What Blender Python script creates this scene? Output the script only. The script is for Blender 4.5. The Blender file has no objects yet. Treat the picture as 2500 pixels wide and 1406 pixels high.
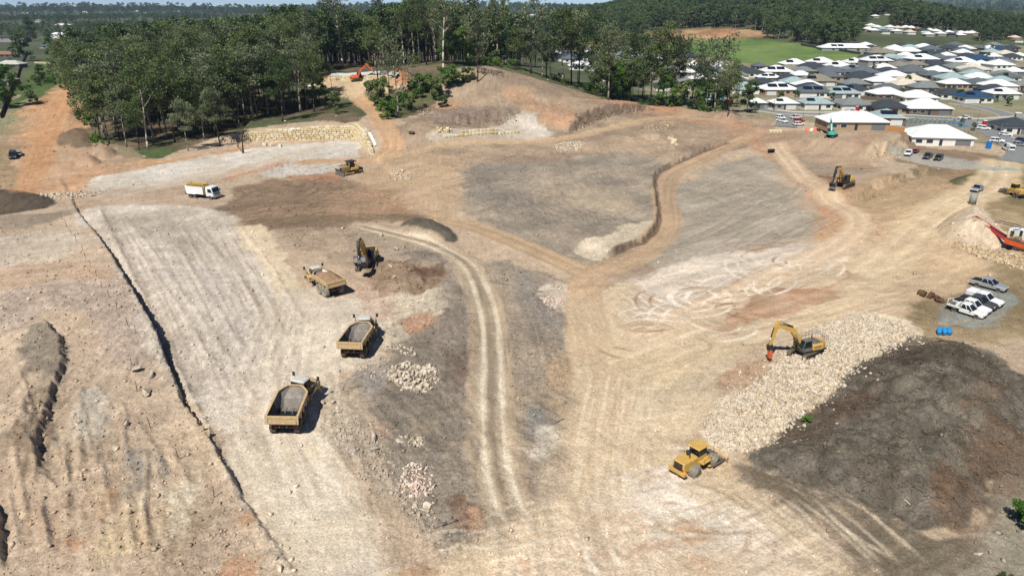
# Earthworks site seen from the air: haul trucks and diggers on bare soil, gum forest and a new housing estate behind.
import bpy, math, random
import numpy as np
from mathutils import Vector, Matrix, Quaternion
random.seed(7); rng = np.random.default_rng(11)
S = bpy.context.scene
C = S.collection
R = math.radians
# ---------------------------------------------------------------- camera, sky, sun, exposure
CAM_Z, PITCH, FPX = 44.0, R(22.4), 1668.0
cam = bpy.data.cameras.new('camera'); cam_ob = bpy.data.objects.new('camera', cam); C.objects.link(cam_ob)
cam.sensor_width = 36; cam.lens = 36*FPX/2500; cam.clip_start = 0.5; cam.clip_end = 40000
cam_ob.location = (0, 0, CAM_Z); cam_ob.rotation_euler = (math.pi/2-PITCH, 0, 0)
S.camera = cam_ob
SUN_EL, SUN_AZ = R(54), R(25)            # shadows run away from the camera and to the right
w = bpy.data.worlds.new('World'); S.world = w; w.use_nodes = True
nt = w.node_tree; bg = nt.nodes['Background']
sky = nt.nodes.new('ShaderNodeTexSky'); sky.sky_type = 'NISHITA'; sky.sun_disc = False
sky.sun_elevation = SUN_EL; sky.sun_rotation = math.pi+SUN_AZ; sky.air_density = 0.6; sky.altitude = 2500; sky.dust_density = 0.1; sky.ozone_density = 3.0
nt.links.new(sky.outputs[0], bg.inputs[0]); bg.inputs[1].default_value = 0.085
sl = bpy.data.lights.new('sun', 'SUN'); sl.energy = 5.0; sl.angle = R(0.5); sl.color = (1, 0.955, 0.88)
so = bpy.data.objects.new('sun', sl); C.objects.link(so); so.location = (0, 0, 300)
SUN_D = Vector((math.sin(SUN_AZ)*math.cos(SUN_EL), math.cos(SUN_AZ)*math.cos(SUN_EL), -math.sin(SUN_EL)))
so.rotation_euler = SUN_D.to_track_quat('-Z', 'Y').to_euler()
S.view_settings.view_transform = 'Standard'; S.view_settings.look = 'None'
S.view_settings.exposure = 0.3; S.view_settings.gamma = 1.0; S.view_settings.use_curve_mapping = False
S.render.engine = 'CYCLES'
ORD = 'first second third fourth fifth sixth seventh eighth ninth tenth eleventh twelfth thirteenth fourteenth fifteenth sixteenth seventeenth eighteenth nineteenth twentieth twenty-first twenty-second twenty-third twenty-fourth twenty-fifth twenty-sixth twenty-seventh twenty-eighth twenty-ninth thirtieth'.split()
# ---------------------------------------------------------------- helpers
def lin(c):
    c = np.asarray(c, float)/255.0
    return np.where(c <= 0.04045, c/12.92, ((c+0.055)/1.055)**2.4)
def hsh(ix, iy, seed):
    n = (ix.astype(np.int64)*374761393 + iy.astype(np.int64)*668265263 + seed*974634533) & 0xffffffff
    n = ((n ^ (n >> 13))*1274126177) & 0xffffffff
    n = ((n ^ (n >> 16))*2246822519) & 0xffffffff
    return ((n ^ (n >> 15)) & 0xffff)/65535.0
def vn(x, y, seed=0):
    x = np.asarray(x, float); y = np.asarray(y, float)
    ix = np.floor(x); iy = np.floor(y); fx = x-ix; fy = y-iy
    fx = fx*fx*(3-2*fx); fy = fy*fy*(3-2*fy)
    a = hsh(ix, iy, seed); b = hsh(ix+1, iy, seed); c = hsh(ix, iy+1, seed); d = hsh(ix+1, iy+1, seed)
    return (a+(b-a)*fx+(c-a)*fy+(a-b-c+d)*fx*fy)*2-1
def fbm(x, y, o=4, seed=0):
    t = 0; a = 0.55
    for i in range(o):
        t = t+a*vn(x*0.88-y*0.47, x*0.47+y*0.88, seed+i*17); x = x*2.03+11.3; y = y*2.03+5.7; a *= 0.5
    return t
def ss(a, b, x):
    t = np.clip((x-a)/(b-a), 0, 1); return t*t*(3-2*t)
def bump2(x, y, cx, cy, h, xl, xr, yn, yf, p=2):
    dx = x-cx; dy = y-cy
    u = np.where(dx < 0, dx/xl, dx/xr); v = np.where(dy < 0, dy/yn, dy/yf)
    return h*np.exp(-(np.abs(u)**p+np.abs(v)**p))
def base0(x, y):
    x = np.asarray(x, float); y = np.asarray(y, float)
    z = bump2(x, y, -19, 332, 17, 62, 48, 42, 120)
    z = z+bump2(x, y, -160, 395, 11, 95, 110, 105, 130)
    z = z+bump2(x, y, 20, 520, 4, 160, 160, 120, 120)
    z = z+bump2(x, y, 400, 1200, 44, 300, 250, 320, 420, 2.4)        # wooded hill
    z = z+bump2(x, y, 300, 820, 9, 140, 160, 190, 250)               # field slope
    z = z+bump2(x, y, 1000, 1900, 22, 320, 300, 400, 400)
    z = z+bump2(x, y, -1500, 3200, 24, 900, 900, 900, 900)
    z = z+bump2(x, y, -100, 4200, 34, 800, 700, 900, 900)
    z = z+bump2(x, y, 3300, 5200, 82, 1300, 1500, 1300, 1300)*(0.75+0.5*vn(x/700., y/900., 5))
    z = z+bump2(x, y, 4700, 5200, 120, 1000, 1500, 1300, 1300)
    z = z+bump2(x, y, 1300, 6500, 66, 1100, 1300, 1300, 1300)*(0.8+0.4*vn(x/600., y/900., 8))
    return z
SP, CP = math.sin(PITCH), math.cos(PITCH)
def ray(px, py):
    a = (px-1250.0)/FPX; b = (703.0-py)/FPX
    return np.array([a, CP+b*SP, -SP+b*CP])
RT = np.concatenate([np.linspace(40, 400, 181), np.linspace(400, 1500, 160)[1:], np.linspace(1500, 9000, 160)[1:]])
def march(hf, px, py, dz=0.0):
    """world point where the line of sight through a photograph point meets the ground (plus dz)"""
    d = ray(px, py); ts = RT; t = RT[-1]
    for it in range(3):
        g = CAM_Z+d[2]*ts-(hf(d[0]*ts, d[1]*ts)+dz); k = np.nonzero(g <= 0)[0]
        k = len(ts)-1 if len(k) == 0 else max(int(k[0]), 1)
        f = g[k-1]/(g[k-1]-g[k]) if g[k-1] > g[k] else 1.0
        t = ts[k-1]+(ts[k]-ts[k-1])*min(max(f, 0), 1); ts = np.linspace(ts[k-1], ts[k], 12)
    return d[0]*t, d[1]*t, CAM_Z+d[2]*t
def sd_line(x, y, P):
    """distance along and signed distance across a polyline (positive on its left)"""
    best = np.full(x.shape, 1e9); u = np.zeros(x.shape); s = np.zeros(x.shape); L = 0
    for i in range(len(P)-1):
        ax, ay = P[i]; bx, by = P[i+1]; ex, ey = bx-ax, by-ay; l = math.hypot(ex, ey)+1e-9
        t = np.clip(((x-ax)*ex+(y-ay)*ey)/(l*l), 0, 1)
        d = (x-ax-t*ex)**2+(y-ay-t*ey)**2; cr = ex*(y-ay)-ey*(x-ax)
        m = d < best
        best = np.where(m, d, best); u = np.where(m, np.sign(cr)*np.sqrt(d), u); s = np.where(m, L+t*l, s); L += l
    return s, u, L
WALL_PX = [(588, 350), (700, 346), (800, 342), (872, 340), (890, 356), (912, 378)]
WALL = np.array([march(base0, *p)[:2] for p in WALL_PX])
def wall_h(q): return np.interp(q, [0, .08, .45, .6, .8, .92, 1.0], [2.6, 3.3, 4.6, 5.0, 5.0, 3.2, 1.2])
def base_h(x, y):
    z = base0(x, y); x = np.asarray(x, float); y = np.asarray(y, float)
    m = (x > -190) & (x < 30) & (y > 190) & (y < 360)
    if m.any():
        s, u, L = sd_line(x[m], y[m], WALL)
        z[m] += wall_h(s/L)*ss(0.3, 1.3, u)*(1-ss(14, 62, u))*np.where(s <= 0.01, 1-ss(0, 14, np.hypot(x[m]-WALL[0, 0], y[m]-WALL[0, 1])), 1)
    return z
def W(px, py):
    p = march(base_h, px, py); return (p[0], p[1])
def WL(pts): return np.array([W(*p) for p in pts])
def spline(P, n=6, closed=False):
    P = np.asarray(P, float); out = []; m = len(P)
    for i in range(m if closed else m-1):
        if closed: p0, p1, p2, p3 = P[i-1], P[i], P[(i+1) % m], P[(i+2) % m]
        else: p0, p1, p2, p3 = P[max(i-1, 0)], P[i], P[i+1], P[min(i+2, m-1)]
        for k in range(n):
            t = k/n
            out.append(0.5*((2*p1)+(p2-p0)*t+(2*p0-5*p1+4*p2-p3)*t*t+(3*p1-p0-3*p2+p3)*t**3))
    if not closed: out.append(P[-1])
    return np.array(out)
def sd_poly(x, y, P):
    """signed distance in metres to a closed outline, positive inside"""
    d = np.full(x.shape, 1e9); ins = np.zeros(x.shape, bool); n = len(P)
    for i in range(n):
        ax, ay = P[i-1]; bx, by = P[i]; ex, ey = bx-ax, by-ay
        t = np.clip(((x-ax)*ex+(y-ay)*ey)/(ex*ex+ey*ey+1e-9), 0, 1)
        d = np.minimum(d, (x-ax-t*ex)**2+(y-ay-t*ey)**2)
        c = ((ay > y) != (by > y)); ins ^= c & (x < (bx-ax)*(y-ay)/(by-ay+1e-12)+ax)
    d = np.sqrt(d); return np.where(ins, d, -d)
# ---------------------------------------------------------------- lie of the land: banks, cuts, heaps, ruts
FEAT = []          # (bounding box, function(x, y) -> dz)
def bbox(P, m): return (P[:, 0].min()-m, P[:, 0].max()+m, P[:, 1].min()-m, P[:, 1].max()+m)
def add_feat(P, m, f): FEAT.append((bbox(P, m), f))
def bank(px, h, wid=0.5, reach=40, rag=0.5, seed=1, taper=8, fall=None):
    """ground steps up by h on the left of the line (walking from first to last point) and runs out over 'reach' metres"""
    P = spline(WL(px), 5)
    def f(x, y):
        s, u, L = sd_line(x, y, P)
        u = u+rag*fbm(s/3.0, u/2.5, 4, seed)+rag*0.5*vn(s/0.9, u/0.9, seed+5)+rag*0.35*vn(s/0.45, u/0.5, seed+6)
        e = ss(0, taper, s)*ss(0, taper, L-s)
        return h*e*ss(-wid/2, wid/2, u)*(1-ss(reach*0.3, reach, u))
    add_feat(P, reach+2, f)
def heap(px, h, soft, rough=0.25, seed=3, p=1.0):
    """a heap over a traced outline; height grows from the edge inwards"""
    P = spline(WL(px), 4, True)
    def f(x, y):
        d = sd_poly(x, y, P)
        d = d+0.12*soft*fbm(x/(soft*0.6), y/(soft*0.6), 3, seed)
        t = np.clip(d/soft, 0, 1); t = t if p == 1 else t**p
        return h*(t*(2-t))*(1+rough*fbm(x/2.6, y/2.6, 4, seed+9)) 
    add_feat(P, 2, f)
def ridge(px, h, wid, rough=0.5, seed=4, off=0):
    P = spline(WL(px), 5)
    def f(x, y):
        s, u, L = sd_line(x, y, P); u = u+off+0.4*wid*fbm(s/4., u/9., 2, seed)
        return h*np.exp(-(u/wid)**2)*ss(0, 3, s)*ss(0, 3, L-s)*(1+rough*fbm(s/1.3, u/1.0, 3, seed+2))
    add_feat(P, wid*4+1, f)
def ruts(px, half, gauge, depth, seed=6):
    P = spline(WL(px), 6)
    def f(x, y):
        s, u, L = sd_line(x, y, P); u = u+0.12*vn(s/6., s*0+3, seed)
        e = ss(0, 4, s)*ss(0, 4, L-s)
        g = -depth*(np.exp(-((u-gauge)/0.45)**2)+np.exp(-((u+gauge)/0.45)**2))
        b = depth*1.3*(np.exp(-((np.abs(u)-half)/0.5)**2))*(0.6+0.6*vn(s/1.5, u, seed+1))
        return e*(g+b)
    add_feat(P, half+2, f)
TRENCH = [(150, 430), (190, 512), (225, 556), (262, 610), (300, 672), (335, 735), (368, 795), (398, 858), (428, 935), (455, 1000), (500, 1060), (560, 1165), (640, 1290), (740, 1420)]
TR = TRENCH[::-1]      # walk towards the far end: the bench lies on the left
def trench_f():
    P = spline(WL(TR), 5)
    kh = np.array([.1, .35, .7, .9, 1.2, 1.6, 2.4, 2.5, 2.2, 1.6, 1.3, 1.1, .9, 0]); Q_ = WL(TR); kp = np.concatenate([[0], np.cumsum(np.hypot(*(Q_[1:]-Q_[:-1]).T))]); kp = kp/kp[-1]
    def f(x, y):
        s, u, L = sd_line(x, y, P); q = np.interp(s/L, kp, kh)
        u = u+0.22*fbm(s/2.2, u/5., 4, 31)+0.10*vn(s/0.45, u/1.5, 33)
        up = q*0.85*ss(-0.15, 0.2, u)*(1-ss(16, 60, u))
        dn = -q*0.3*np.exp(-np.clip(-u-0.1, 0, 99)/1.0)*(u < 0.2)
        lip = 0.18*np.exp(-((u-0.7)/0.6)**2)*(0.5+fbm(s/0.8, u/0.8, 3, 35))
        return (up+dn+lip)*ss(0, 3, L-s)
    add_feat(P, 62, f)
trench_f()
bank([(120, 1180), (95, 1120), (125, 1050), (140, 990), (165, 930), (168, 885), (140, 835), (105, 805)], 1.0, 0.5, 12, 0.5, 41, 5)
bank([(30, 1420), (15, 1360), (5, 1300), (-20, 1240)], 1.0, 0.5, 8, 0.4, 42, 3)
bank([(150, 1230), (95, 1110), (85, 1000)], 0.5, 0.8, 6, 0.5, 43, 4)
for k, (a, b) in enumerate([((240, 505), (585, 1235)), ((300, 520), (640, 1010)), ((395, 560), (600, 870)), ((590, 560), (745, 790)), ((470, 560), (640, 760)), ((330, 600), (560, 960))]):
    ridge([a, ((a[0]+b[0])/2-6, (a[1]+b[1])/2-25), b], 0.15 if k else 0.36, 0.45, 0.9, 50+k)
for k, (x0, y0, x1, y1) in enumerate([(205, 960, 190, 1230), (240, 1100, 250, 1370), (330, 1040, 420, 1200), (60, 1160, 45, 1400), (150, 1180, 170, 1406), (300, 1180, 330, 1400), (100, 1230, 120, 1406), (395, 1080, 470, 1230)]):
    ridge([(x0, y0), ((x0+x1)/2+8, (y0+y1)/2), (x1, y1)], 0.16, 0.35, 0.9, 60+k)
for k in range(22):
    x0 = 20+rng.random()*420; y0 = 930+rng.random()*330
    if x0 < 190+0.55*(y0-600): ridge([(x0, y0), (x0+12+12*rng.normal(), y0+60), (x0+22+20*rng.normal(), y0+130+60*rng.random())], 0.14+0.12*rng.random(), 0.3, 0.9, 160+k)
bank([(1470, 632), (1520, 610), (1575, 588), (1600, 558), (1606, 530), (1603, 495), (1596, 455), (1603, 425), (1640, 402), (1710, 372), (1785, 345)], 1.25, 0.5, 26, 0.5, 71, 5)
bank([(1392, 326), (1420, 300), (1460, 281), (1520, 272), (1600, 268)], 2.4, 3.4, 24, 2.2, 72, 6)
bank([(1065, 300), (1130, 302), (1200, 296), (1250, 298), (1275, 318)], 2.4, 3.6, 30, 2.4, 73, 8)
bank([(2075, 498), (2120, 472), (2180, 448), (2240, 428), (2275, 412)], 1.5, 1.6, 22, 1.6, 74, 5)
bank([(2105, 392), (2140, 382), (2195, 365), (2212, 340), (2205, 320)], 3.6, 6, 40, 3.0, 75, 8)
bank([(600, 366), (700, 362), (800, 358), (868, 354), (893, 356), (905, 366), (922, 374)], 4.4, 1.0, 45, 0.1, 76, 3) if False else None
bank([(985, 655), (1040, 650), (1085, 665), (1070, 700), (1010, 735)], 0.9, 0.8, 9, 0.6, 77, 4)
heap([(1830, 1130), (1900, 1075), (2020, 975), (2080, 900), (2180, 850), (2290, 825), (2400, 855), (2470, 910), (2560, 960), (2560, 1120), (2450, 1180), (2400, 1240), (2330, 1295), (2270, 1300), (2200, 1265), (2080, 1220), (1930, 1175)], 2.9, 12, 0.5, 81)
heap([(1720, 1050), (1770, 985), (1860, 935), (1930, 870), (2040, 790), (2100, 768), (2215, 795), (2160, 845), (2080, 885), (2010, 960), (1940, 1010), (1870, 1075), (1800, 1105), (1740, 1085)], 0.65, 4, 0.5, 82)
heap([(2280, 560), (2320, 530), (2365, 512), (2400, 520), (2440, 560), (2452, 600), (2390, 600), (2320, 594)], 4.2, 7.5, 0.08, 83, 1.0)
heap([(2310, 592), (2380, 606), (2450, 630), (2530, 650), (2530, 625), (2440, 612), (2380, 596)], 1.0, 2.5, 0.6, 84)
heap([(970, 555), (1010, 545), (1060, 548), (1105, 568), (1112, 588), (1070, 590), (1010, 580)], 2.1, 4, 0.3, 85)
heap([(905, 655), (950, 640), (1010, 650), (1045, 680), (1020, 715), (960, 725), (915, 710)], 1.5, 4, 0.5, 86)
heap([(215, 378), (240, 358), (275, 362), (282, 378), (250, 386)], 2.6, 6, 0.08, 87, 0.9)
heap([(182, 398), (215, 380), (246, 390), (235, 400), (205, 402)], 2.2, 4.5, 0.08, 88, 0.9)
heap([(130, 348), (180, 318), (218, 325), (225, 350), (170, 356)], 1.6, 5, 0.4, 89)
heap([(2320, 445), (2350, 432), (2400, 428), (2420, 438), (2400, 450), (2350, 452)], 1.3, 4, 0.3, 90)
heap([(1730, 282), (1760, 274), (1800, 278), (1810, 290), (1770, 292)], 2.2, 6, 0.1, 91)
heap([(1560, 318), (1640, 300), (1690, 305), (1700, 325), (1620, 345), (1560, 340)], 1.6, 6, 0.2, 92)
heap([(960, 195), (975, 172), (995, 188), (985, 205)], 3.0, 6, 0.1, 93)
heap([(0, 470), (60, 468), (135, 488), (100, 505), (0, 512)], 1.2, 4, 0.5, 94)
TRACK_A = [(865, 545), (960, 570), (1050, 596), (1118, 635), (1163, 690), (1190, 760), (1200, 860), (1200, 960), (1206, 1080), (1222, 1180), (1255, 1260), (1300, 1290)]
TRACK_B = [(560, 548), (760, 532), (940, 528), (1060, 535), (1160, 560), (1270, 605), (1400, 655), (1450, 682)]
TRACK_C = [(1860, 318), (1790, 352), (1700, 392), (1640, 425), (1622, 470), (1628, 540), (1602, 590), (1540, 632), (1440, 680), (1430, 760), (1452, 850), (1560, 930)]
TRACK_D = [(1480, 905), (1600, 870), (1740, 815), (1880, 770), (2010, 720), (2100, 670), (2190, 610), (2250, 555), (2330, 500), (2420, 455), (2440, 420), (2440, 390)]
TRACK_E = [(1540, 850), (1640, 790), (1780, 728), (1930, 655), (2040, 600), (2095, 555), (2085, 520), (2030, 490), (1960, 430), (1890, 350)]
TRACK_F = [(700, 400), (860, 392), (930, 382), (962, 355), (945, 315), (905, 265), (868, 232), (868, 205), (900, 195)]
TRACK_G = [(905, 402), (1000, 372), (1120, 352), (1250, 350), (1400, 338), (1500, 312), (1640, 285), (1800, 300)]
TRACK_H = [(250, 480), (420, 445), (560, 425), (690, 388), (820, 352)]
TRACK_I = [(60, 480), (75, 430), (100, 370), (130, 310), (150, 260), (175, 215)]
TRACK_J = [(700, 1060), (715, 1180), (780, 1290), (880, 1420)]
TRACK_K = [(1440, 1300), (1440, 1180), (1450, 1050), (1490, 940), (1470, 830), (1440, 720)]
ruts(TRACK_A, 2.6, 1.15, 0.16, 21); ruts(TRACK_B[2:], 2.6, 1.2, 0.12, 22); ruts(TRACK_C[:9], 2.6, 1.2, 0.08, 23)
ruts(TRACK_F[2:], 3.2, 1.3, 0.12, 24); ruts(TRACK_E, 3.0, 1.3, 0.07, 25); ruts(TRACK_D, 4.0, 1.6, 0.06, 26)
def height(x, y):
    x = np.asarray(x, float); y = np.asarray(y, float); sh = x.shape
    x = x.ravel(); y = y.ravel(); z = base_h(x, y)
    r = np.hypot(x, y); site = 1-ss(330, 420, r)
    k = np.nonzero(r < 430)[0]
    if len(k):
        xx, yy = x[k], y[k]
        z[k] += site[k]*(0.7*vn(xx/34., yy/34., 101)+0.16*vn(xx/9., yy/9., 102)+0.05*vn(xx/2.7, yy/2.7, 103))
    far = r > 900
    if far.any():
        z[far] += ss(900, 2000, r[far])*(6*vn(x[far]/260., y[far]/260., 104)+14*vn(x[far]/800., y[far]/800., 105))
    for (x0, x1, y0, y1), f in FEAT:
        k = np.nonzero((x > x0) & (x < x1) & (y > y0) & (y < y1))[0]
        if len(k): z[k] += f(x[k], y[k])
    return z.reshape(sh)
def at(px, py, dz=0.0):
    p = march(height, px, py, dz); return Vector(p)
def gz(x, y): return float(height(np.array([x]), np.array([y]))[0])
# ---------------------------------------------------------------- ground sheet: one mesh, finest where the site is seen closest
az = np.concatenate([np.linspace(-80, -48, 24)[:-1], np.linspace(-48, 48, 1000), np.linspace(48, 80, 24)[1:]])
dep = np.concatenate([np.linspace(70, 48, 16)[:-1], np.linspace(48, 6.2, 560)[:-1], np.linspace(6.2, 1.2, 130)[:-1], np.linspace(1.2, 0.22, 46)])
rad = CAM_Z/np.tan(np.radians(dep))
A, Q = np.meshgrid(np.radians(az), rad)
GX = Q*np.sin(A); GY = Q*np.cos(A)
gx, gy = GX.ravel(), GY.ravel()
gzv = height(gx, gy)
N = len(gx); GR = np.hypot(gx, gy)
col = np.tile(lin((84, 94, 62)), (N, 1))*(1+0.35*fbm(gx/40., gy/40., 4, 77))[:, None]; rough_a = np.full(N, 0.5)
near = GR < 1200
def shade(k, amp=0.10, sc=3.0, seed=0): return 1+amp*fbm(gx[k]/sc, gy[k]/sc, 4, seed)
_pc = [200]
def patch(px, c, soft=1.0, var=0.12, sc=3.0, op=1.0, warp=1.0, streak=None, rough=None, sm=True, mott=0.0, c2=None):
    """a patch of soil of its own colour; 'streak' = compass angle of dozer or wheel streaks"""
    _pc[0] += 7; sd_ = _pc[0]
    if c[0]-c[2] > 66: c = tuple(a*.86+b*.14 for a, b in zip(c, (176, 152, 122))); mott = max(mott, .42)
    P = WL(px)
    if sm: P = spline(P, 4, True)
    m = soft*3+2; x0, x1, y0, y1 = bbox(P, m)
    k = np.nonzero((gx > x0) & (gx < x1) & (gy > y0) & (gy < y1))[0]
    if not len(k): return
    x, y = gx[k], gy[k]
    d = sd_poly(x, y, P)+warp*((soft*1.7+0.4)*fbm(x/(soft*3+1), y/(soft*3+1), 5, sd_)+0.5*soft*fbm(x/0.9, y/0.9, 3, sd_+6))
    a = ss(-soft*.45, soft*.45, d)*op
    if mott: a = a*np.clip(1-mott*(0.5+1.6*fbm(x/(sc*2.2), y/(sc*2.2), 4, sd_+3)), 0, 1)
    cc = np.tile(lin(c), (len(k), 1))
    if c2 is not None:
        t = ss(-0.35, 0.35, fbm(x/(sc*3), y/(sc*3), 4, sd_+5))[:, None]; cc = cc*(1-t)+lin(c2)*t
    sh = 1+var*1.0*fbm(x/sc, y/sc, 5, sd_+1)
    if streak is not None:
        an = R(streak[0]); cu = x*math.cos(an)-y*math.sin(an); cs = x*math.sin(an)+y*math.cos(an)
        sh = sh*(1+streak[1]*fbm(cu/0.7+0.8*vn(cs/9., cu/9., 9), cs/14., 4, sd_+2)+streak[1]*0.8*vn(cu/2.2, cs/30., sd_+4))
    col[k] = col[k]*(1-a[:, None])+cc*sh[:, None]*a[:, None]
    if rough is not None: rough_a[k] = rough_a[k]*(1-a)+rough*a
def road(px, wid, c, rut=None, gauge=1.2, soft=0.6, op=0.9, var=0.16, rutop=0.7, n=0, rw=0.45, rough=0.25, fade=5):
    _pc[0] += 7; sd_ = _pc[0]
    P = spline(WL(px), 6); x0, x1, y0, y1 = bbox(P, wid*2+3)
    k = np.nonzero((gx > x0) & (gx < x1) & (gy > y0) & (gy < y1))[0]
    x, y = gx[k], gy[k]; s, u, L = sd_line(x, y, P)
    e = ss(0, fade, s)*ss(0, fade, L-s)
    uu = np.abs(u)+0.9*soft*fbm(s/4., u/3., 5, sd_)
    a = (1-ss(wid-soft*.6, wid+soft*.6, uu))*op*e
    sh = 1+var*(fbm(u/0.35, s/22., 3, sd_+1)+0.7*vn(u/1.1, s/40., sd_+2))+0.05*fbm(x/2., y/2., 3, sd_+3)
    col[k] = col[k]*(1-a[:, None])+lin(c)*sh[:, None]*a[:, None]
    rough_a[k] = rough_a[k]*(1-a)+rough*a
    if rut is not None:
        uw = u+0.25*vn(s/11., s*0, sd_+4)
        b = np.exp(-((np.abs(uw)-gauge)/rw)**2)*rutop*e*np.clip(0.75+0.6*vn(s/7., u/3., sd_+5), 0, 1)
        col[k] = col[k]*(1-b[:, None])+lin(rut)*b[:, None]*(1+0.08*fbm(x/1.5, y/1.5, 3, sd_+6))[:, None]
def tracks(px, c, op=0.5, gauge=1.1, rw=0.28, tread=0.0):
    """a pair of wheel or crawler marks"""
    _pc[0] += 7; sd_ = _pc[0]
    P = spline(WL(px), 6); x0, x1, y0, y1 = bbox(P, 4)
    k = np.nonzero((gx > x0) & (gx < x1) & (gy > y0) & (gy < y1))[0]
    s, u, L = sd_line(gx[k], gy[k], P); e = ss(0, 3, s)*ss(0, 3, L-s)
    b = np.exp(-((np.abs(u)-gauge)/rw)**4)*op*e*np.clip(0.7+0.7*vn(s/4., u, sd_), 0, 1)
    if tread: b = b*(1-tread*(0.5+0.5*np.sin(s*2*math.pi/0.42)))
    col[k] = col[k]*(1-b[:, None])+lin(c)*b[:, None]
# ---- far country
patch([(-500, 600), (-120, 400), (-20, 300), (90, 200), (170, 185), (260, 230), (480, 300), (600, 320), (870, 290), (1060, 250), (1150, 163), (1220, 166), (1330, 195), (1500, 243), (1700, 272), (1900, 290), (2200, 322), (2480, 360), (2800, 400), (3400, 1600), (-900, 1600)], (186, 164, 136), 1.5, 0.12, 5, 1, sm=False)
patch([(1640, 140), (1900, 128), (2500, 112), (2900, 130), (2900, 420), (2500, 365), (2200, 325), (1900, 300), (1700, 285), (1560, 235)], (132, 134, 98), 8, 0.3, 14, 1, sm=False, c2=(150, 140, 112))
patch([(1640, 96), (1740, 94), (1900, 102), (2090, 128), (2110, 146), (2060, 156), (1900, 158), (1800, 153), (1690, 133), (1620, 115)], (90, 122, 54), 6, 0.22, 14, 1, 0.6, c2=(112, 134, 66))
patch([(1560, 82), (1700, 72), (1830, 74), (1880, 92), (1760, 98), (1640, 100), (1570, 98)], (190, 150, 105), 6, 0.3, 10, 0.95, c2=(170, 120, 80))
patch([(1180, 95), (1420, 100), (1500, 118), (1300, 128), (1180, 112)], (165, 150, 110), 8, 0.3, 14, 0.7)
patch([(40, 225), (100, 150), (165, 125), (200, 150), (190, 210), (130, 232), (80, 290), (40, 300)], (92, 112, 52), 3, 0.3, 6, 1, c2=(74, 96, 42))
patch([(-60, 330), (60, 245), (85, 250), (75, 290), (20, 330)], (140, 138, 100), 2, 0.2, 6, 0.9)
# ---- forest floor and the scrub islands
patch([(150, 250), (300, 190), (600, 130), (1100, 125), (1100, 180), (1040, 270), (960, 292), (915, 255), (895, 205), (820, 190), (740, 205), (850, 240), (890, 285), (860, 300), (700, 298), (560, 330), (420, 378), (330, 385), (220, 340)], (118, 102, 80), 2.5, 0.35, 5, 1, c2=(84, 88, 56))
patch([(905, 220), (960, 210), (1060, 190), (1120, 175), (1175, 205), (1080, 240), (1030, 275), (950, 290), (905, 255)], (84, 92, 54), 1.5, 0.3, 3, 0.95, c2=(104, 100, 66))
patch([(300, 385), (350, 365), (420, 360), (410, 382), (350, 394), (310, 396)], (80, 98, 54), 1, 0.2, 3, 1)
patch([(1200, 158), (1330, 190), (1480, 232), (1600, 256), (1760, 272), (1860, 290), (1740, 278), (1540, 262), (1420, 240), (1280, 190)], (98, 100, 62), 2.5, 0.3, 5, 1)
# ---- the site, far to near
patch([(1060, 255), (1110, 172), (1160, 162), (1220, 168), (1330, 198), (1500, 250), (1640, 262), (1850, 285), (1880, 330), (1780, 370), (1600, 400), (1300, 400), (1000, 400), (960, 330)], (172, 150, 122), 2.5, 0.2, 5, 1, c2=(150, 130, 108), rough=.8)
patch([(1240, 225), (1290, 220), (1300, 250), (1260, 265)], (190, 145, 105), 3, 0.15, 4, 0.7, mott=.4)
patch([(1290, 255), (1380, 265), (1410, 300), (1370, 320), (1300, 290)], (190, 140, 100), 3, 0.2, 4, 0.75, mott=.4)
patch([(1060, 262), (1140, 252), (1130, 270), (1070, 280)], (190, 130, 88), 2, 0.2, 4, 0.75, mott=.3)
patch([(1390, 255), (1600, 258), (1700, 270), (1640, 280), (1500, 268)], (198, 142, 98), 2, 0.2, 4, 0.8, mott=.3)
patch([(1225, 290), (1300, 300), (1345, 335), (1290, 345), (1230, 330)], (205, 196, 180), 2, 0.15, 4, 0.9, mott=.3)
patch([(1060, 318), (1270, 312), (1290, 348), (1060, 352)], (196, 184, 162), 2, 0.15, 3, 0.8, mott=.3)
patch([(1060, 282), (1150, 276), (1250, 280), (1262, 300), (1160, 304), (1070, 304)], (140, 122, 106), 1.2, 0.35, 1.6, 0.9, rough=1)
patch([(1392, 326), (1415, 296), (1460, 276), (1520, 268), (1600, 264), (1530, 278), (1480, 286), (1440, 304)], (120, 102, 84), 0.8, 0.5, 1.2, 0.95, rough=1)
patch([(1600, 290), (1760, 288), (1900, 330), (1950, 400), (2010, 450), (2090, 470), (2100, 520), (2020, 520), (1920, 440), (1830, 350), (1700, 310)], (190, 132, 92), 3, 0.2, 5, 0.9, streak=(-35, .15), c2=(176, 140, 108), rough=.3)
patch([(1850, 330), (2000, 320), (2190, 325), (2210, 360), (2110, 400), (2160, 440), (2080, 470), (1990, 440), (1900, 385)], (176, 152, 124), 3, 0.18, 5, 0.9, streak=(60, .12), c2=(164, 132, 104))
patch([(1900, 380), (2010, 400), (2160, 430), (2110, 450), (1990, 440), (1930, 420)], (150, 136, 116), 3, 0.15, 4, 0.8, mott=.3)
patch([(1940, 435), (1990, 428), (2040, 445), (2060, 470), (2110, 470), (2080, 520), (2030, 500), (1970, 475)], (136, 96, 66), 2, 0.2, 4, 0.9, c2=(158, 108, 72))
patch([(2110, 388), (2130, 368), (2170, 345), (2205, 325), (2215, 350), (2200, 372), (2140, 392)], (182, 160, 130), 1.2, 0.35, 2, 0.95, rough=1)
patch([(2090, 500), (2140, 465), (2240, 425), (2280, 408), (2290, 420), (2200, 462), (2110, 510)], (124, 108, 80), 1.5, 0.4, 2, 0.9, rough=1)
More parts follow.
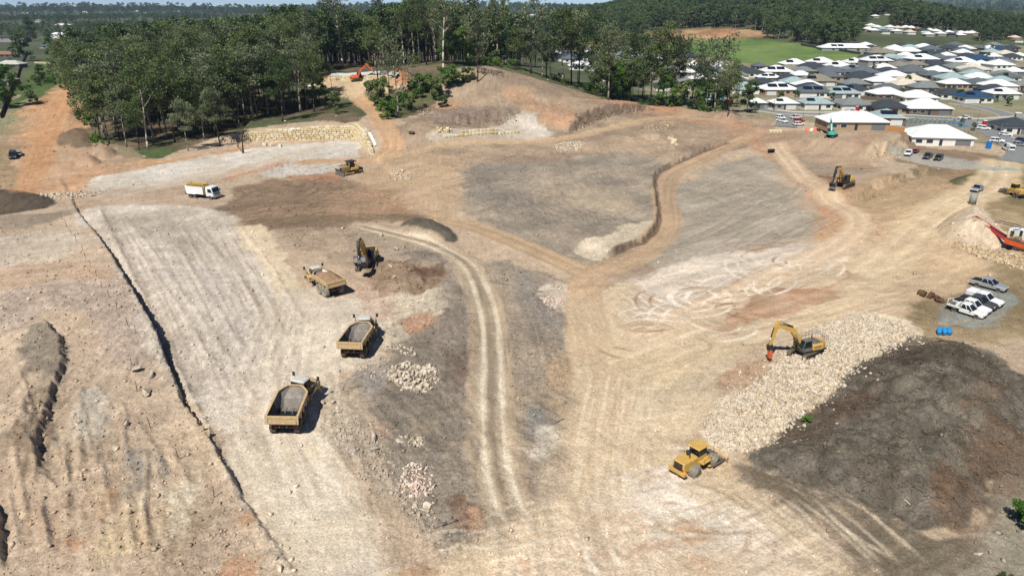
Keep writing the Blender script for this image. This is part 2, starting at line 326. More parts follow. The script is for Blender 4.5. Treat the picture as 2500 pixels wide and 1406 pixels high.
patch([(2260, 380), (2520, 400), (2620, 720), (2460, 830), (2240, 815), (2180, 790), (2330, 690), (2420, 640), (2300, 570), (2420, 490), (2240, 450)], (164, 144, 108), 3, 0.2, 6, 1, c2=(140, 122, 88), streak=(30, .08))
patch([(2110, 470), (2300, 420), (2420, 400), (2440, 470), (2340, 510), (2240, 560), (2120, 540)], (178, 150, 112), 4, 0.15, 5, 0.9, streak=(58, .12))
patch([(2200, 385), (2480, 420), (2540, 450), (2480, 470), (2300, 430), (2200, 400)], (128, 108, 80), 2.5, 0.2, 4, 0.8, mott=.4)
patch([(2320, 447), (2350, 430), (2400, 426), (2424, 438), (2400, 453), (2350, 455)], (92, 92, 60), 1, 0.3, 2, 0.95)
patch([(2450, 420), (2560, 440), (2560, 560), (2480, 520), (2390, 505)], (120, 108, 78), 3, 0.2, 4, 0.9, c2=(150, 130, 90))
patch([(2165, 377), (2200, 368), (2260, 372), (2400, 396), (2400, 412), (2330, 414), (2240, 400)], (164, 160, 148), 1, 0.08, 3, 1, 0.6)
patch([(2180, 330), (2240, 352), (2420, 378), (2400, 395), (2240, 372)], (140, 118, 92), 2, 0.2, 3, 0.9)
patch([(2300, 770), (2335, 730), (2385, 682), (2440, 682), (2478, 720), (2450, 770), (2400, 795), (2340, 785)], (140, 146, 140), 1.2, 0.12, 1, 0.9)
patch([(2290, 760), (2380, 675), (2400, 690), (2330, 760)], (122, 110, 86), 1, 0.3, 2, 0.7, mott=.4)
patch([(1640, 460), (1720, 415), (1860, 375), (1925, 470), (2005, 520), (2005, 580), (1800, 605), (1700, 628), (1600, 650), (1560, 640), (1625, 570)], (170, 159, 140), 4.5, 0.14, 4, 0.92, streak=(50, .18), c2=(156, 146, 128))
patch([(2000, 500), (2060, 530), (2080, 565), (2030, 590), (1990, 570)], (200, 145, 95), 2.5, 0.15, 3, 0.85, mott=.3)
patch([(1120, 450), (1160, 402), (1300, 400), (1450, 380), (1600, 388), (1598, 470), (1606, 560), (1500, 622), (1440, 645), (1300, 598), (1200, 562), (1125, 505)], (160, 146, 126), 4, 0.22, 4, 0.95, c2=(142, 132, 116), streak=(40, .12), rough=.8)
patch([(1150, 420), (1260, 410), (1330, 470), (1400, 540), (1300, 560), (1180, 520)], (132, 124, 112), 4, 0.2, 3, 0.6, mott=.5)
patch([(1270, 450), (1400, 440), (1480, 470), (1540, 530), (1420, 500), (1300, 480)], (178, 160, 132), 4, 0.25, 2.5, 0.65, mott=.5)
patch([(1415, 612), (1470, 585), (1530, 560), (1592, 552), (1575, 585), (1510, 615), (1465, 636)], (212, 196, 168), 1.5, 0.12, 3, 0.9, mott=.15)
patch([(540, 470), (700, 438), (900, 440), (1000, 500), (1010, 535), (870, 545), (700, 560), (560, 560), (440, 510)], (142, 118, 92), 3, 0.18, 4, 0.95, streak=(65, .14), c2=(126, 106, 84))
patch([(800, 470), (900, 460), (1000, 500), (1010, 525), (880, 525), (800, 510)], (168, 132, 100), 3, 0.15, 4, 0.8, streak=(75, .15))
patch([(870, 430), (1000, 370), (1120, 380), (1150, 410), (1110, 500), (1050, 530), (980, 480)], (182, 154, 120), 3, 0.16, 4, 0.85, streak=(40, .10))
# upper left
patch([(-40, 470), (20, 330), (90, 240), (185, 195), (250, 235), (205, 320), (330, 392), (520, 372), (600, 360), (560, 440), (330, 460), (180, 480)], (190, 142, 98), 3, 0.18, 5, 1, c2=(196, 156, 116), streak=(25, .08))
patch([(-60, 380), (30, 320), (50, 400), (30, 480), (-60, 480)], (150, 130, 96), 3, 0.2, 5, 0.8, mott=.3)
patch([(170, 350), (215, 332), (340, 380), (300, 396), (240, 396)], (172, 150, 124), 2, 0.15, 3, 0.6)
patch([(60, 360), (110, 250), (190, 205), (150, 330), (110, 420)], (196, 146, 98), 2, 0.12, 4, 0.9, streak=(20, .15))
patch([(120, 345), (180, 315), (222, 325), (226, 352), (170, 358)], (116, 98, 76), 1.5, 0.3, 2, 0.9)
patch([(212, 440), (400, 400), (600, 366), (850, 345), (880, 360), (760, 400), (620, 400), (520, 440), (330, 472), (230, 470)], (206, 200, 188), 2, 0.12, 4, 0.95, streak=(65, .08), c2=(196, 186, 168))
patch([(590, 425), (650, 395), (740, 385), (840, 365), (870, 385), (830, 415), (700, 432)], (198, 192, 180), 2, 0.15, 2.5, 0.95, mott=.2, rough=.9)
patch([(520, 434), (620, 405), (700, 384), (705, 398), (640, 420), (540, 440)], (184, 130, 92), 1, 0.15, 3, 0.95, streak=(50, .2))
patch([(700, 432), (830, 422), (820, 440), (720, 442)], (168, 116, 80), 1.2, 0.2, 3, 0.8)
patch([(240, 470), (450, 440), (560, 440), (540, 500), (300, 520), (200, 500)], (190, 168, 144), 3, 0.12, 4, 0.9, streak=(60, .1), c2=(176, 152, 126))
patch([(-60, 462), (50, 465), (140, 492), (100, 512), (40, 522), (-60, 530)], (84, 74, 60), 1.2, 0.3, 2, 0.95)
patch([(-60, 540), (100, 520), (190, 520), (160, 570), (60, 600), (-60, 640)], (148, 134, 114), 2, 0.2, 3, 0.85, mott=.2)
# bench on the left
patch([(-300, 600), (60, 560), (195, 525), (250, 612), (330, 742), (395, 860), (430, 950), (500, 1066), (590, 1226), (740, 1440), (-400, 1500)], (196, 174, 146), 1.0, 0.16, 3, 1, 0.4, c2=(186, 164, 138), rough=.75)
patch([(-100, 620), (80, 570), (200, 570), (150, 640), (20, 680), (-100, 700)], (198, 186, 166), 3, 0.1, 4, 0.8, streak=(60, .1), mott=.3)
patch([(-50, 680), (200, 650), (290, 720), (200, 740), (20, 735)], (190, 152, 118), 2, 0.12, 4, 0.6, mott=.5)
patch([(-50, 770), (120, 720), (300, 720), (390, 870), (300, 900), (160, 780), (60, 830), (-50, 850)], (178, 160, 142), 3, 0.16, 2, 0.85, rough=1)
patch([(60, 850), (110, 805), (150, 850), (165, 930), (130, 970), (80, 900)], (132, 122, 106), 1.5, 0.25, 1.5, 0.8, rough=1)
patch([(70, 1030), (115, 1000), (130, 1100), (105, 1180), (70, 1150)], (128, 114, 94), 1.2, 0.3, 1.5, 0.8, rough=1)
patch([(190, 1020), (230, 985), (260, 1030), (240, 1090), (190, 1100)], (174, 168, 154), 1.5, 0.1, 2, 0.8, mott=.3)
patch([(345, 1128), (390, 1132), (398, 1165), (372, 1215), (300, 1250), (262, 1240), (325, 1190)], (152, 144, 132), 0.9, 0.12, 2, 0.9)
patch([(250, 1300), (400, 1200), (470, 1222), (480, 1290), (400, 1340), (280, 1370), (240, 1350)], (216, 206, 178), 1.6, 0.12, 2, 0.85, mott=.35, c2=(204, 182, 140))
patch([(255, 1240), (290, 1225), (270, 1290), (240, 1300)], (196, 150, 100), 0.8, 0.15, 1.5, 0.7, mott=.4)
patch([(565, 1395), (600, 1375), (630, 1390), (630, 1420), (560, 1420)], (190, 130, 85), 0.6, 0.12, 1.5, 0.9)
patch([(590, 1300), (625, 1275), (625, 1310), (600, 1330)], (196, 140, 92), 0.7, 0.15, 1.5, 0.7, mott=.3)
patch([(170, 1350), (200, 1345), (190, 1380), (170, 1380)], (196, 140, 96), 0.6, 0.1, 1.5, 0.7)
# graded strips between the bench and the haul route
patch([(205, 505), (480, 505), (600, 560), (700, 690), (850, 770), (760, 900), (640, 1000), (570, 1120), (500, 1066), (432, 950), (398, 860), (332, 738), (258, 612)], (212, 200, 182), 2.6, 0.12, 3, 0.97, 0.8, streak=(-33, .12), c2=(198, 186, 168), rough=.6)
patch([(255, 515), (430, 520), (560, 560), (600, 620), (520, 640), (420, 610), (330, 580)], (164, 150, 132), 4, 0.16, 3, 0.6, streak=(-35, .15), mott=.45)
patch([(250, 520), (270, 520), (420, 800), (560, 1090), (540, 1100), (400, 840)], (166, 150, 130), 0.9, 0.2, 2, 0.5, mott=.3)
patch([(380, 600), (520, 650), (620, 760), (640, 860), (560, 800), (460, 700)], (190, 182, 172), 3, 0.12, 2, 0.6, mott=.4, streak=(-35, .15))
patch([(580, 552), (640, 556), (700, 640), (770, 720), (720, 740), (650, 660)], (214, 194, 160), 1.2, 0.1, 3, 0.85, streak=(-30, .12))
patch([(700, 560), (850, 560), (880, 620), (860, 660), (780, 630), (730, 610)], (160, 140, 116), 2, 0.2, 2, 0.8, mott=.3, rough=.9)
patch([(640, 760), (760, 700), (880, 730), (960, 840), (900, 900), (820, 930), (780, 1000), (780, 1080), (830, 1190), (900, 1290), (990, 1440), (740, 1440), (610, 1220), (570, 1080), (620, 900)], (216, 202, 178), 2.5, 0.08, 4, 0.95, 0.8, rough=.3, c2=(206, 192, 170), streak=(-25, .06))
patch([(690, 1120), (740, 1090), (760, 1130), (700, 1160)], (222, 190, 130), 1.5, 0.05, 3, 0.7)
patch([(760, 1260), (800, 1290), (900, 1406), (860, 1406), (780, 1320)], (186, 162, 130), 1, 0.15, 2, 0.4, mott=.5)
# grey slope in the middle
patch([(1000, 590), (1120, 660), (1165, 740), (1180, 860), (1172, 1000), (1190, 1180), (1235, 1290), (1110, 1362), (1060, 1330), (1000, 1262), (880, 1160), (795, 1090), (785, 1000), (850, 930), (940, 885), (960, 800), (1000, 720)], (146, 134, 118), 2.2, 0.2, 2.5, 0.96, c2=(130, 120, 106), streak=(-35, .12), rough=.9)
patch([(785, 990), (850, 930), (900, 1000), (960, 1100), (1010, 1220), (1090, 1330), (1060, 1345), (980, 1260), (870, 1160), (795, 1090)], (180, 162, 138), 1.5, 0.15, 2, 0.9, rough=1)
patch([(1110, 1350), (1240, 1290), (1290, 1310), (1180, 1360), (1110, 1380)], (198, 178, 146), 1, 0.1, 2, 0.9)
patch([(880, 720), (960, 690), (1050, 690), (1070, 740), (1030, 790), (970, 830), (900, 830), (930, 780)], (204, 190, 164), 1.5, 0.15, 2, 0.85, mott=.35, rough=1)
patch([(890, 690), (930, 700), (960, 760), (920, 790), (880, 740)], (186, 150, 130), 1.2, 0.15, 2, 0.6, mott=.3)
patch([(985, 790), (1040, 765), (1050, 785), (1000, 810)], (184, 126, 90), 0.8, 0.15, 2, 0.7, mott=.2)
patch([(905, 655), (950, 638), (1010, 648), (1085, 660), (1080, 690), (1030, 715), (960, 725), (915, 712)], (140, 116, 92), 1.2, 0.25, 2, 0.9, rough=1)
patch([(1010, 655), (1080, 650), (1100, 668), (1040, 680)], (96, 70, 54), 0.8, 0.3, 1.2, 0.7)
patch([(860, 560), (990, 590), (1000, 640), (900, 650), (860, 620)], (150, 134, 116), 1.5, 0.2, 2, 0.85, mott=.2)
patch([(880, 905), (930, 890), (950, 930), (900, 960)], (158, 150, 142), 1, 0.1, 1.5, 0.7)
patch([(960, 570), (1010, 542), (1060, 545), (1108, 566), (1114, 592), (1070, 592), (1010, 584)], (92, 86, 74), 0.8, 0.22, 1.2, 1)
patch([(1105, 880), (1140, 860), (1150, 900), (1130, 960), (1105, 1000)], (116, 92, 76), 1, 0.3, 1.2, 0.55, mott=.4)
patch([(1120, 1210), (1150, 1230), (1165, 1290), (1130, 1300), (1115, 1250)], (122, 82, 58), 0.7, 0.25, 1, 0.75, mott=.3)
patch([(1150, 1250), (1175, 1280), (1170, 1315), (1150, 1310)], (200, 160, 124), 0.5, 0.15, 1, 0.7)
for px_, py_, r_, c_ in [(1060, 850, 16, (170, 150, 120)), (930, 1050, 18, (168, 138, 112)), (1040, 1040, 16, (165, 150, 120)), (1140, 980, 14, (176, 150, 118)), (1100, 1080, 14, (170, 150, 124)), (880, 1130, 20, (176, 156, 132)), (1080, 1200, 12, (160, 146, 124)), (1150, 1120, 12, (172, 130, 100))]:
    patch([(px_-r_, py_), (px_, py_-r_*.8), (px_+r_, py_), (px_, py_+r_)], c_, 1.2, 0.2, 1.5, 0.6, mott=.4)
# right of track A
patch([(1180, 650), (1300, 660), (1395, 700), (1400, 800), (1395, 900), (1390, 1050), (1360, 1200), (1300, 1270), (1250, 1200), (1240, 1000), (1240, 850), (1220, 740)], (160, 144, 122), 1.4, 0.18, 2.5, 1, c2=(146, 134, 118), rough=.9)
patch([(1250, 660), (1330, 680), (1390, 740), (1390, 820), (1300, 780), (1250, 720)], (138, 130, 120), 2, 0.16, 2, 0.8, mott=.25)
patch([(1290, 1000), (1330, 990), (1345, 1030), (1320, 1060), (1285, 1040)], (134, 132, 124), 1, 0.1, 2, 0.85)
patch([(1300, 1060), (1345, 1040), (1365, 1090), (1330, 1120), (1295, 1100)], (188, 178, 160), 0.9, 0.1, 2, 0.85)
patch([(1300, 1160), (1370, 1120), (1380, 1180), (1320, 1230), (1300, 1200)], (160, 146, 132), 1.2, 0.12, 2, 0.8, mott=.2)
patch([(1320, 900), (1395, 880), (1395, 1000), (1340, 990)], (190, 160, 124), 1.5, 0.15, 2, 0.7, mott=.35)
patch([(1320, 700), (1400, 690), (1405, 760), (1340, 750)], (206, 190, 168), 1.2, 0.15, 2, 0.8, mott=.3)
# pale striped area and the haul fan on the right
patch([(1480, 690), (1640, 645), (1800, 612), (2000, 588), (2090, 560), (2110, 620), (1960, 700), (1780, 780), (1560, 860), (1500, 780)], (214, 200, 180), 2, 0.08, 4, 0.95, streak=(57, .2), c2=(204, 188, 168), rough=.3)
patch([(2080, 560), (2260, 520), (2420, 620), (2330, 690), (2200, 780), (2000, 780), (1860, 830), (1700, 870), (1900, 760), (2060, 690), (2130, 640)], (206, 178, 138), 3, 0.08, 4, 0.95, streak=(50, .12), c2=(198, 168, 130), rough=.3)
patch([(1740, 790), (1800, 745), (1880, 705), (1990, 690), (2080, 655), (2070, 690), (1960, 745), (1840, 785), (1760, 810)], (172, 126, 92), 1.5, 0.15, 3, 0.85, streak=(52, .25), mott=.15)
patch([(1560, 850), (1640, 810), (1740, 780), (1730, 810), (1640, 850), (1570, 868)], (178, 140, 104), 1.5, 0.15, 3, 0.75, streak=(55, .2))
patch([(1390, 690), (1550, 690), (1560, 860), (1700, 868), (1850, 835), (1745, 950), (1700, 1045), (1640, 1090), (1800, 1180), (2000, 1320), (2120, 1440), (980, 1440), (1110, 1375), (1260, 1300), (1360, 1235), (1398, 1100), (1400, 930), (1392, 800)], (208, 186, 150), 1.6, 0.08, 4, 0.96, 0.7, c2=(200, 180, 148), rough=.35)
patch([(1440, 640), (1560, 640), (1600, 660), (1500, 700), (1420, 690)], (150, 128, 104), 2.5, 0.15, 3, 0.75, streak=(60, .2), mott=.2)
patch([(1450, 860), (1540, 850), (1560, 930), (1500, 950), (1450, 900)], (150, 126, 98), 1.5, 0.2, 2, 0.55, mott=.4)
patch([(1470, 1010), (1520, 960), (1540, 1020), (1550, 1110), (1500, 1060)], (196, 154, 112), 1.6, 0.12, 2.5, 0.6, mott=.2)
patch([(1300, 1310), (1420, 1220), (1560, 1175), (1720, 1195), (1850, 1260), (2000, 1380), (2010, 1440), (1250, 1440)], (230, 216, 196), 2.2, 0.08, 3, 0.9, 1.0, c2=(214, 192, 162), mott=.2)
patch([(1640, 1300), (1680, 1285), (1710, 1320), (1690, 1350), (1655, 1335)], (216, 166, 112), 1.2, 0.1, 2, 0.8, mott=.1)
for px_, py_, rx_, ry_ in [(1435, 1275, 14, 22), (1545, 1265, 20, 26), (1410, 1235, 25, 14), (1600, 1330, 40, 18), (1720, 1390, 50, 18), (1560, 1370, 26, 14), (1285, 1395, 20, 10), (1330, 1295, 18, 10), (1580, 1170, 16, 10), (1480, 1350, 30, 12)]:
    patch([(px_-rx_, py_), (px_, py_-ry_), (px_+rx_, py_), (px_, py_+ry_)], random.choice([(196, 160, 124), (186, 160, 126), (190, 146, 112)]), 1.0, 0.2, 1.2, 0.75, mott=.35)
patch([(960, 1400), (985, 1388), (1050, 1392), (1080, 1412), (1000, 1430)], (168, 128, 92), 0.5, 0.15, 1, 0.9)
patch([(1690, 1050), (1770, 975), (1850, 928), (1925, 862), (2040, 775), (2105, 755), (2235, 792), (2170, 850), (2090, 892), (2020, 968), (1950, 1018), (1880, 1088), (1800, 1120), (1735, 1098)], (214, 198, 168), 1.2, 0.15, 1.5, 0.95, rough=1)
patch([(1740, 925), (1850, 880), (1900, 880), (1860, 930), (1760, 960)], (176, 142, 110), 1, 0.2, 1.5, 0.8, mott=.2, rough=1)
patch([(1740, 1120), (1880, 1085), (2025, 968), (2090, 895), (2060, 960), (1900, 1105), (1800, 1150)], (194, 168, 132), 1, 0.12, 2, 0.95)
patch([(1800, 1140), (1920, 1165), (2080, 1220), (2290, 1310), (2400, 1250), (2480, 1160), (2700, 1120), (2700, 1500), (2180, 1440), (1980, 1300)], (136, 122, 102), 1.6, 0.14, 3, 1, c2=(122, 110, 90), streak=(-52, .08))
patch([(1800, 1150), (1900, 1180), (2050, 1280), (2160, 1400), (2200, 1440), (2120, 1440), (1960, 1300)], (116, 100, 80), 1.2, 0.2, 2, 0.6, mott=.4)
patch([(2300, 1400), (2380, 1290), (2470, 1180), (2700, 1110), (2700, 1500), (2360, 1450)], (150, 142, 122), 1.6, 0.08, 3, 0.9)
patch([(1815, 1138), (1890, 1078), (2020, 962), (2080, 892), (2180, 838), (2290, 815), (2420, 850), (2490, 900), (2600, 940), (2600, 1130), (2450, 1185), (2405, 1245), (2335, 1302), (2275, 1310), (2200, 1275), (2080, 1225), (1920, 1182)], (98, 90, 77), 1.0, 0.4, 1.0, 1, c2=(112, 105, 92), rough=1)
for pts in ([(2340, 1000), (2370, 965), (2410, 980), (2420, 1020), (2390, 1050), (2350, 1030)], [(2370, 1080), (2420, 1060), (2500, 1100), (2490, 1150), (2430, 1190), (2360, 1170)], [(2300, 1170), (2350, 1190), (2400, 1240), (2340, 1290), (2300, 1240)]):
    patch(pts, (116, 88, 64), 1.6, 0.3, 1, 0.6, mott=.4)
patch([(1920, 1070), (2040, 1000), (2120, 1000), (2040, 1060), (1960, 1100)], (98, 76, 58), 1.5, 0.25, 1.2, 0.6, mott=.3)
patch([(2200, 890), (2290, 850), (2420, 880), (2470, 930), (2360, 920), (2260, 920)], (74, 62, 48), 2, 0.25, 1.2, 0.6, mott=.2)
patch([(2280, 565), (2320, 528), (2368, 505), (2402, 515), (2445, 555), (2465, 600), (2400, 612), (2320, 594)], (204, 184, 156), 0.8, 0.2, 0.8, 1, rough=1)
patch([(2300, 590), (2400, 610), (2480, 600), (2480, 625), (2400, 622), (2320, 605)], (206, 180, 150), 1, 0.08, 2, 0.9)
patch([(2305, 590), (2380, 602), (2460, 622), (2560, 640), (2560, 662), (2440, 640), (2360, 618)], (178, 156, 124), 1, 0.25, 1.2, 0.9, rough=1)
# roads and wheel tracks
road(TRACK_J, 4.5, (218, 202, 174), None, 1.3, 1.5, 0.6, 0.06)
road(TRACK_A, 2.8, (170, 150, 122), (214, 200, 172), 1.15, 1.0, 0.9, 0.2, 0.95, rw=0.55)
road(TRACK_A, 0.5, (138, 122, 102), None, 1, 0.7, 0.6, 0.3)
for i in range(5): tracks([(a+4*rng.normal(), b) for a, b in TRACK_A], random.choice([(222, 208, 182), (196, 178, 148)]), .4, 1.15, .16, .3)
road(TRACK_B, 2.6, (176, 148, 112), (192, 166, 128), 1.2, 0.8, 0.85, 0.16, 0.5)
road(TRACK_B[:4], 2.4, (116, 98, 76), None, 1.2, 1.0, 0.8, 0.2)
road(TRACK_C, 3.2, (184, 154, 118), (192, 164, 128), 1.2, 1.0, 0.8, 0.2, 0.4)
road([(1470, 634), (1520, 612), (1575, 590), (1603, 558), (1609, 530), (1606, 495), (1599, 455), (1606, 427), (1642, 404), (1712, 374), (1787, 347)], 0.55, (104, 84, 66), None, 1, 0.5, 0.8, 0.3)  # bank's shade line painted into the ground colour, along with dark exposed soil
road(TRACK_E, 3.6, (196, 164, 126), (206, 178, 140), 1.4, 1.2, 0.6, 0.16, 0.5)
road(TRACK_D, 5.5, (206, 182, 140), (212, 190, 150), 1.8, 2.0, 0.7, 0.12, 0.4)
road(TRACK_F, 3.8, (198, 158, 116), (208, 172, 130), 1.4, 0.8, 0.92, 0.14, 0.6)
road(TRACK_G, 3.4, (194, 164, 124), (200, 172, 136), 1.4, 1.2, 0.75, 0.14, 0.5)
road(TRACK_H, 3.0, (196, 180, 156), None, 1.4, 1.2, 0.6, 0.14)
road(TRACK_I, 3.4, (192, 144, 96), (180, 130, 86), 1.3, 1.2, 0.7, 0.16, 0.5)
road(TRACK_K, 4.5, (204, 182, 146), (190, 168, 134), 1.5, 2.0, 0.5, 0.16, 0.4)
for i in range(40):
    t = rng.random(); x0 = 1560+40*rng.normal(); y0 = 850+25*rng.normal()
    x1 = 1900+rng.random()*350; y1 = 590+rng.random()*150
    tracks([(x0, y0), ((x0+x1)/2+20*rng.normal(), (y0+y1)/2+18*rng.normal()+10), (x1, y1)], random.choice([(216, 196, 164), (176, 146, 112), (222, 204, 176)]), 0.6, 1.0+0.3*rng.random(), 0.2)
for i in range(34):
    x0 = 1500+60*rng.random(); y0 = 700+rng.random()*60
    tracks([(x0, y0), (x0+150, y0+40+rng.random()*60), (x0+330, y0+20+rng.random()*60)], random.choice([(220, 204, 178), (172, 148, 120)]), 0.6, 1.1, 0.2)
for i in range(24):
    x0 = 1420+150*rng.random()
    tracks([(x0-40*rng.random(), 1240-40*rng.random()), (x0+10*rng.normal(), 1080), (x0+40+20*rng.normal(), 900)], random.choice([(222, 204, 174), (186, 160, 126), (214, 196, 166)]), 0.55, 1.1, 0.2, 0.4)
for i in range(40):
    x0 = 2080+30*rng.normal(); y0 = 540+12*rng.normal()
    a_ = rng.random()*1.2-0.2
    tracks([(x0, y0), (x0+80*math.cos(a_), y0+50*math.sin(a_)+10), (x0+260*math.cos(a_), y0+150*math.sin(a_)+20)], random.choice([(212, 180, 142), (176, 140, 104)]), 0.6, 1.2, 0.22)
for i in range(40):
    x0 = 250+rng.random()*330; y0 = 520+rng.random()*60
    tracks([(x0, y0), (x0+95, y0+170), (x0+190+20*rng.random(), y0+420)], random.choice([(206, 194, 178), (164, 148, 128)]), 0.5, 1.1, 0.22, 0.3)
for i in range(60):
    x0 = 10+rng.random()*480; y0 = 980+rng.random()*300
    if x0 > 200+0.6*(y0-600): continue
    tracks([(x0, y0), (x0+10+18*rng.normal(), y0+80), (x0+20+24*rng.normal(), y0+170)], random.choice([(204, 180, 146), (160, 134, 106)]), 0.6, 1.2, 0.33, 0.8)
for i in range(14):
    x0 = 1880+rng.random()*300
    tracks([(x0-160, 1180+rng.random()*40), (x0-60, 1270+20*rng.normal()), (x0+90, 1400)], random.choice([(226, 208, 178), (176, 150, 118)]), 0.45, 1.1, 0.25)
for i in range(12):
    y0 = 740+rng.random()*70
    tracks([(2180+rng.random()*40, y0+30), (2330, y0+50+10*rng.normal()), (2480, y0+50+20*rng.normal())], random.choice([(176, 156, 118), (126, 110, 82)]), 0.35, 1.0, 0.25)
for i in range(34):
    y0 = 455+rng.random()*80
    tracks([(560, y0), (740, y0-15+8*rng.normal()), (960, y0+8*rng.normal())], random.choice([(158, 132, 104), (112, 92, 70), (172, 146, 116)]), 0.5, 1.1, 0.25)
tracks([(1690, 640), (1800, 590), (1940, 515)], (196, 184, 164), 0.6, 1.5, 0.3); tracks([(1690, 630), (1790, 585), (1900, 530)], (190, 178, 158), 0.5, 1.5, 0.3)
for i in range(30):
    x0 = 640+rng.random()*160; y0 = 720+rng.random()*120
    tracks([(x0, y0), (x0-20+25*rng.normal(), y0+220), (x0+60+25*rng.normal(), y0+480)], random.choice([(226, 212, 188), (186, 168, 144), (230, 218, 196)]), 0.4, 1.25, 0.3, 0.2)
for i in range(24):
    x0 = 1180+rng.random()*360; y0 = 420+rng.random()*140
    tracks([(x0, y0), (x0+40+20*rng.normal(), y0+30+10*rng.normal()), (x0+100, y0+50+15*rng.normal())], random.choice([(178, 162, 138), (118, 108, 96)]), 0.5, 1.1, 0.25, 0.3)
for i in range(24):
    x0 = 1660+rng.random()*260; y0 = 440+rng.random()*120
    tracks([(x0, y0+40), (x0+60, y0+10*rng.normal()+15), (x0+130, y0-20)], random.choice([(188, 176, 156), (138, 128, 112)]), 0.5, 1.2, 0.25)
for i in range(30):
    x0 = 830+rng.random()*300; y0 = 760+rng.random()*480
    tracks([(x0, y0), (x0+25+20*rng.normal(), y0+50), (x0+40+30*rng.normal(), y0+110)], random.choice([(168, 154, 132), (112, 102, 90)]), 0.4, 1.1, 0.25, 0.4)
for i in range(26):
    x0 = 1000+rng.random()*700; y0 = 1290+rng.random()*100
    tracks([(x0, y0), (x0+90, y0-40+15*rng.normal()), (x0+240, y0-60+25*rng.normal())], random.choice([(232, 218, 192), (190, 164, 130)]), 0.45, 1.1, 0.22, 0.3)
road(TRACK_E, 3.0, (210, 184, 148), (228, 208, 178), 1.4, 1.0, 0.6, 0.14, 0.5)
road(TRACK_D, 4.6, (208, 184, 146), (230, 212, 180), 1.8, 1.8, 0.6, 0.12, 0.5)
patch([(1745, 792), (1800, 750), (1880, 712), (1990, 694), (2075, 662), (2065, 690), (1960, 745), (1840, 782), (1765, 808)], (164, 116, 82), 1.5, 0.2, 3, 0.85, streak=(52, .3), mott=.2)
patch([(745, 206), (800, 193), (900, 190), (975, 204), (990, 224), (900, 224), (862, 240), (800, 222)], (200, 174, 136), 2, 0.15, 4, 0.9)
patch([(760, 200), (800, 186), (850, 184), (850, 190), (800, 194)], (186, 124, 82), 1.5, .2, 3, .8)
patch([(940, 200), (962, 172), (996, 180), (998, 206), (970, 210)], (192, 126, 80), 1.5, .2, 3, .9)
for i in range(44):
    cx_ = 1560+rng.random()*420; cy_ = 800-(cx_-1560)*.42+40*rng.normal(); w_ = 50+70*rng.random(); h_ = 14+22*rng.random(); a0 = rng.random()*6
    tracks([(cx_+w_*math.cos(a0+t), cy_+h_*math.sin(a0+t)) for t in np.linspace(0, 1.9, 6)], random.choice([(240, 226, 202), (240, 228, 208), (146, 116, 86)]), .75, 1.15, .3)
for i in range(16):
    cx_ = 1480+rng.random()*300; cy_ = 1150+rng.random()*180; w_ = 70+90*rng.random(); h_ = 40+50*rng.random(); a0 = rng.random()*6
    tracks([(cx_+w_*math.cos(a0+t), cy_+h_*math.sin(a0+t)) for t in np.linspace(0, 1.7, 6)], random.choice([(244, 232, 212), (164, 136, 104)]), .65, 1.15, .28, .3)
# streaks left by blades and wheels, turning slowly over the site
k = np.nonzero((GR < 420) & (GR > 30))[0]; x, y = gx[k], gy[k]; acc = np.zeros(len(k)); wsum = np.zeros(len(k))
for i, an in enumerate((-38, -5, 32, 62, 85)):
    m = np.clip(vn(x/22., y/22., 700+i)+.35, 0, 1)**2; an = R(an); cu = x*math.cos(an)-y*math.sin(an); cs_ = x*math.sin(an)+y*math.cos(an)
    acc += m*fbm(cu/0.5+0.6*vn(cs_/8., cu/8., 720+i), cs_/7., 4, 740+i); wsum += m
col[k] *= (1+0.30*acc/np.maximum(wsum, .6))[:, None]
# fine grain shared by the whole sheet
k = np.nonzero(near)[0]
g = 1+(0.06+0.16*rough_a[k])*fbm(gx[k]/0.6, gy[k]/0.8, 4, 901)+0.10*fbm(gx[k]/6., gy[k]/6., 4, 902)+0.10*fbm(gx[k]/25., gy[k]/25., 4, 904)
sp = hsh(np.floor(gx[k]/0.22), np.floor(gy[k]/0.22), 903)
g = g+rough_a[k]*np.where(sp > 0.965, 0.28, np.where(sp < 0.03, -0.30, 0.0))*(1-ss(90, 260, GR[k]))
col[k] *= g[:, None]
# clods and dozer tread raised in the mesh itself
lo = 0.04+0.15*rough_a
gzv += np.where(GR < 300, lo*(fbm(gx/0.55, gy/0.55, 3, 951)+0.8*fbm(gx/1.7, gy/1.7, 3, 952)), 0)
ALB = 0.80
lum_ = (col @ np.array([.3, .55, .15]))[:, None]; col = lum_+(col-lum_)*0.86
col = np.clip(col*ALB*np.array([1.0, .982, .97]), 0.005, 0.8)
nr, nc = GX.shape
idx = np.arange(N).reshape(nr, nc)
quads = np.stack([idx[:-1, :-1], idx[:-1, 1:], idx[1:, 1:], idx[1:, :-1]], -1).reshape(-1, 4)
me = bpy.data.meshes.new('ground')
me.vertices.add(N); me.vertices.foreach_set('co', np.stack([gx, gy, gzv], 1).ravel())
me.loops.add(quads.size); me.loops.foreach_set('vertex_index', quads.ravel())
me.polygons.add(len(quads)); me.polygons.foreach_set('loop_start', np.arange(0, quads.size, 4))
me.polygons.foreach_set('use_smooth', np.ones(len(quads), bool))
me.update(calc_edges=True)
ca = me.color_attributes.new('soil', 'FLOAT_COLOR', 'POINT')
ca.data.foreach_set('color', np.concatenate([col, rough_a[:, None]], 1).astype(np.float32).ravel())
me.validate()
def new_mat(name):
    m = bpy.data.materials.new(name); m.use_nodes = True
    return m, m.node_tree, m.node_tree.nodes['Principled BSDF']
gm, nt, bs = new_mat('soil')
at_ = nt.nodes.new('ShaderNodeAttribute'); at_.attribute_name = 'soil'
tc = nt.nodes.new('ShaderNodeTexCoord')
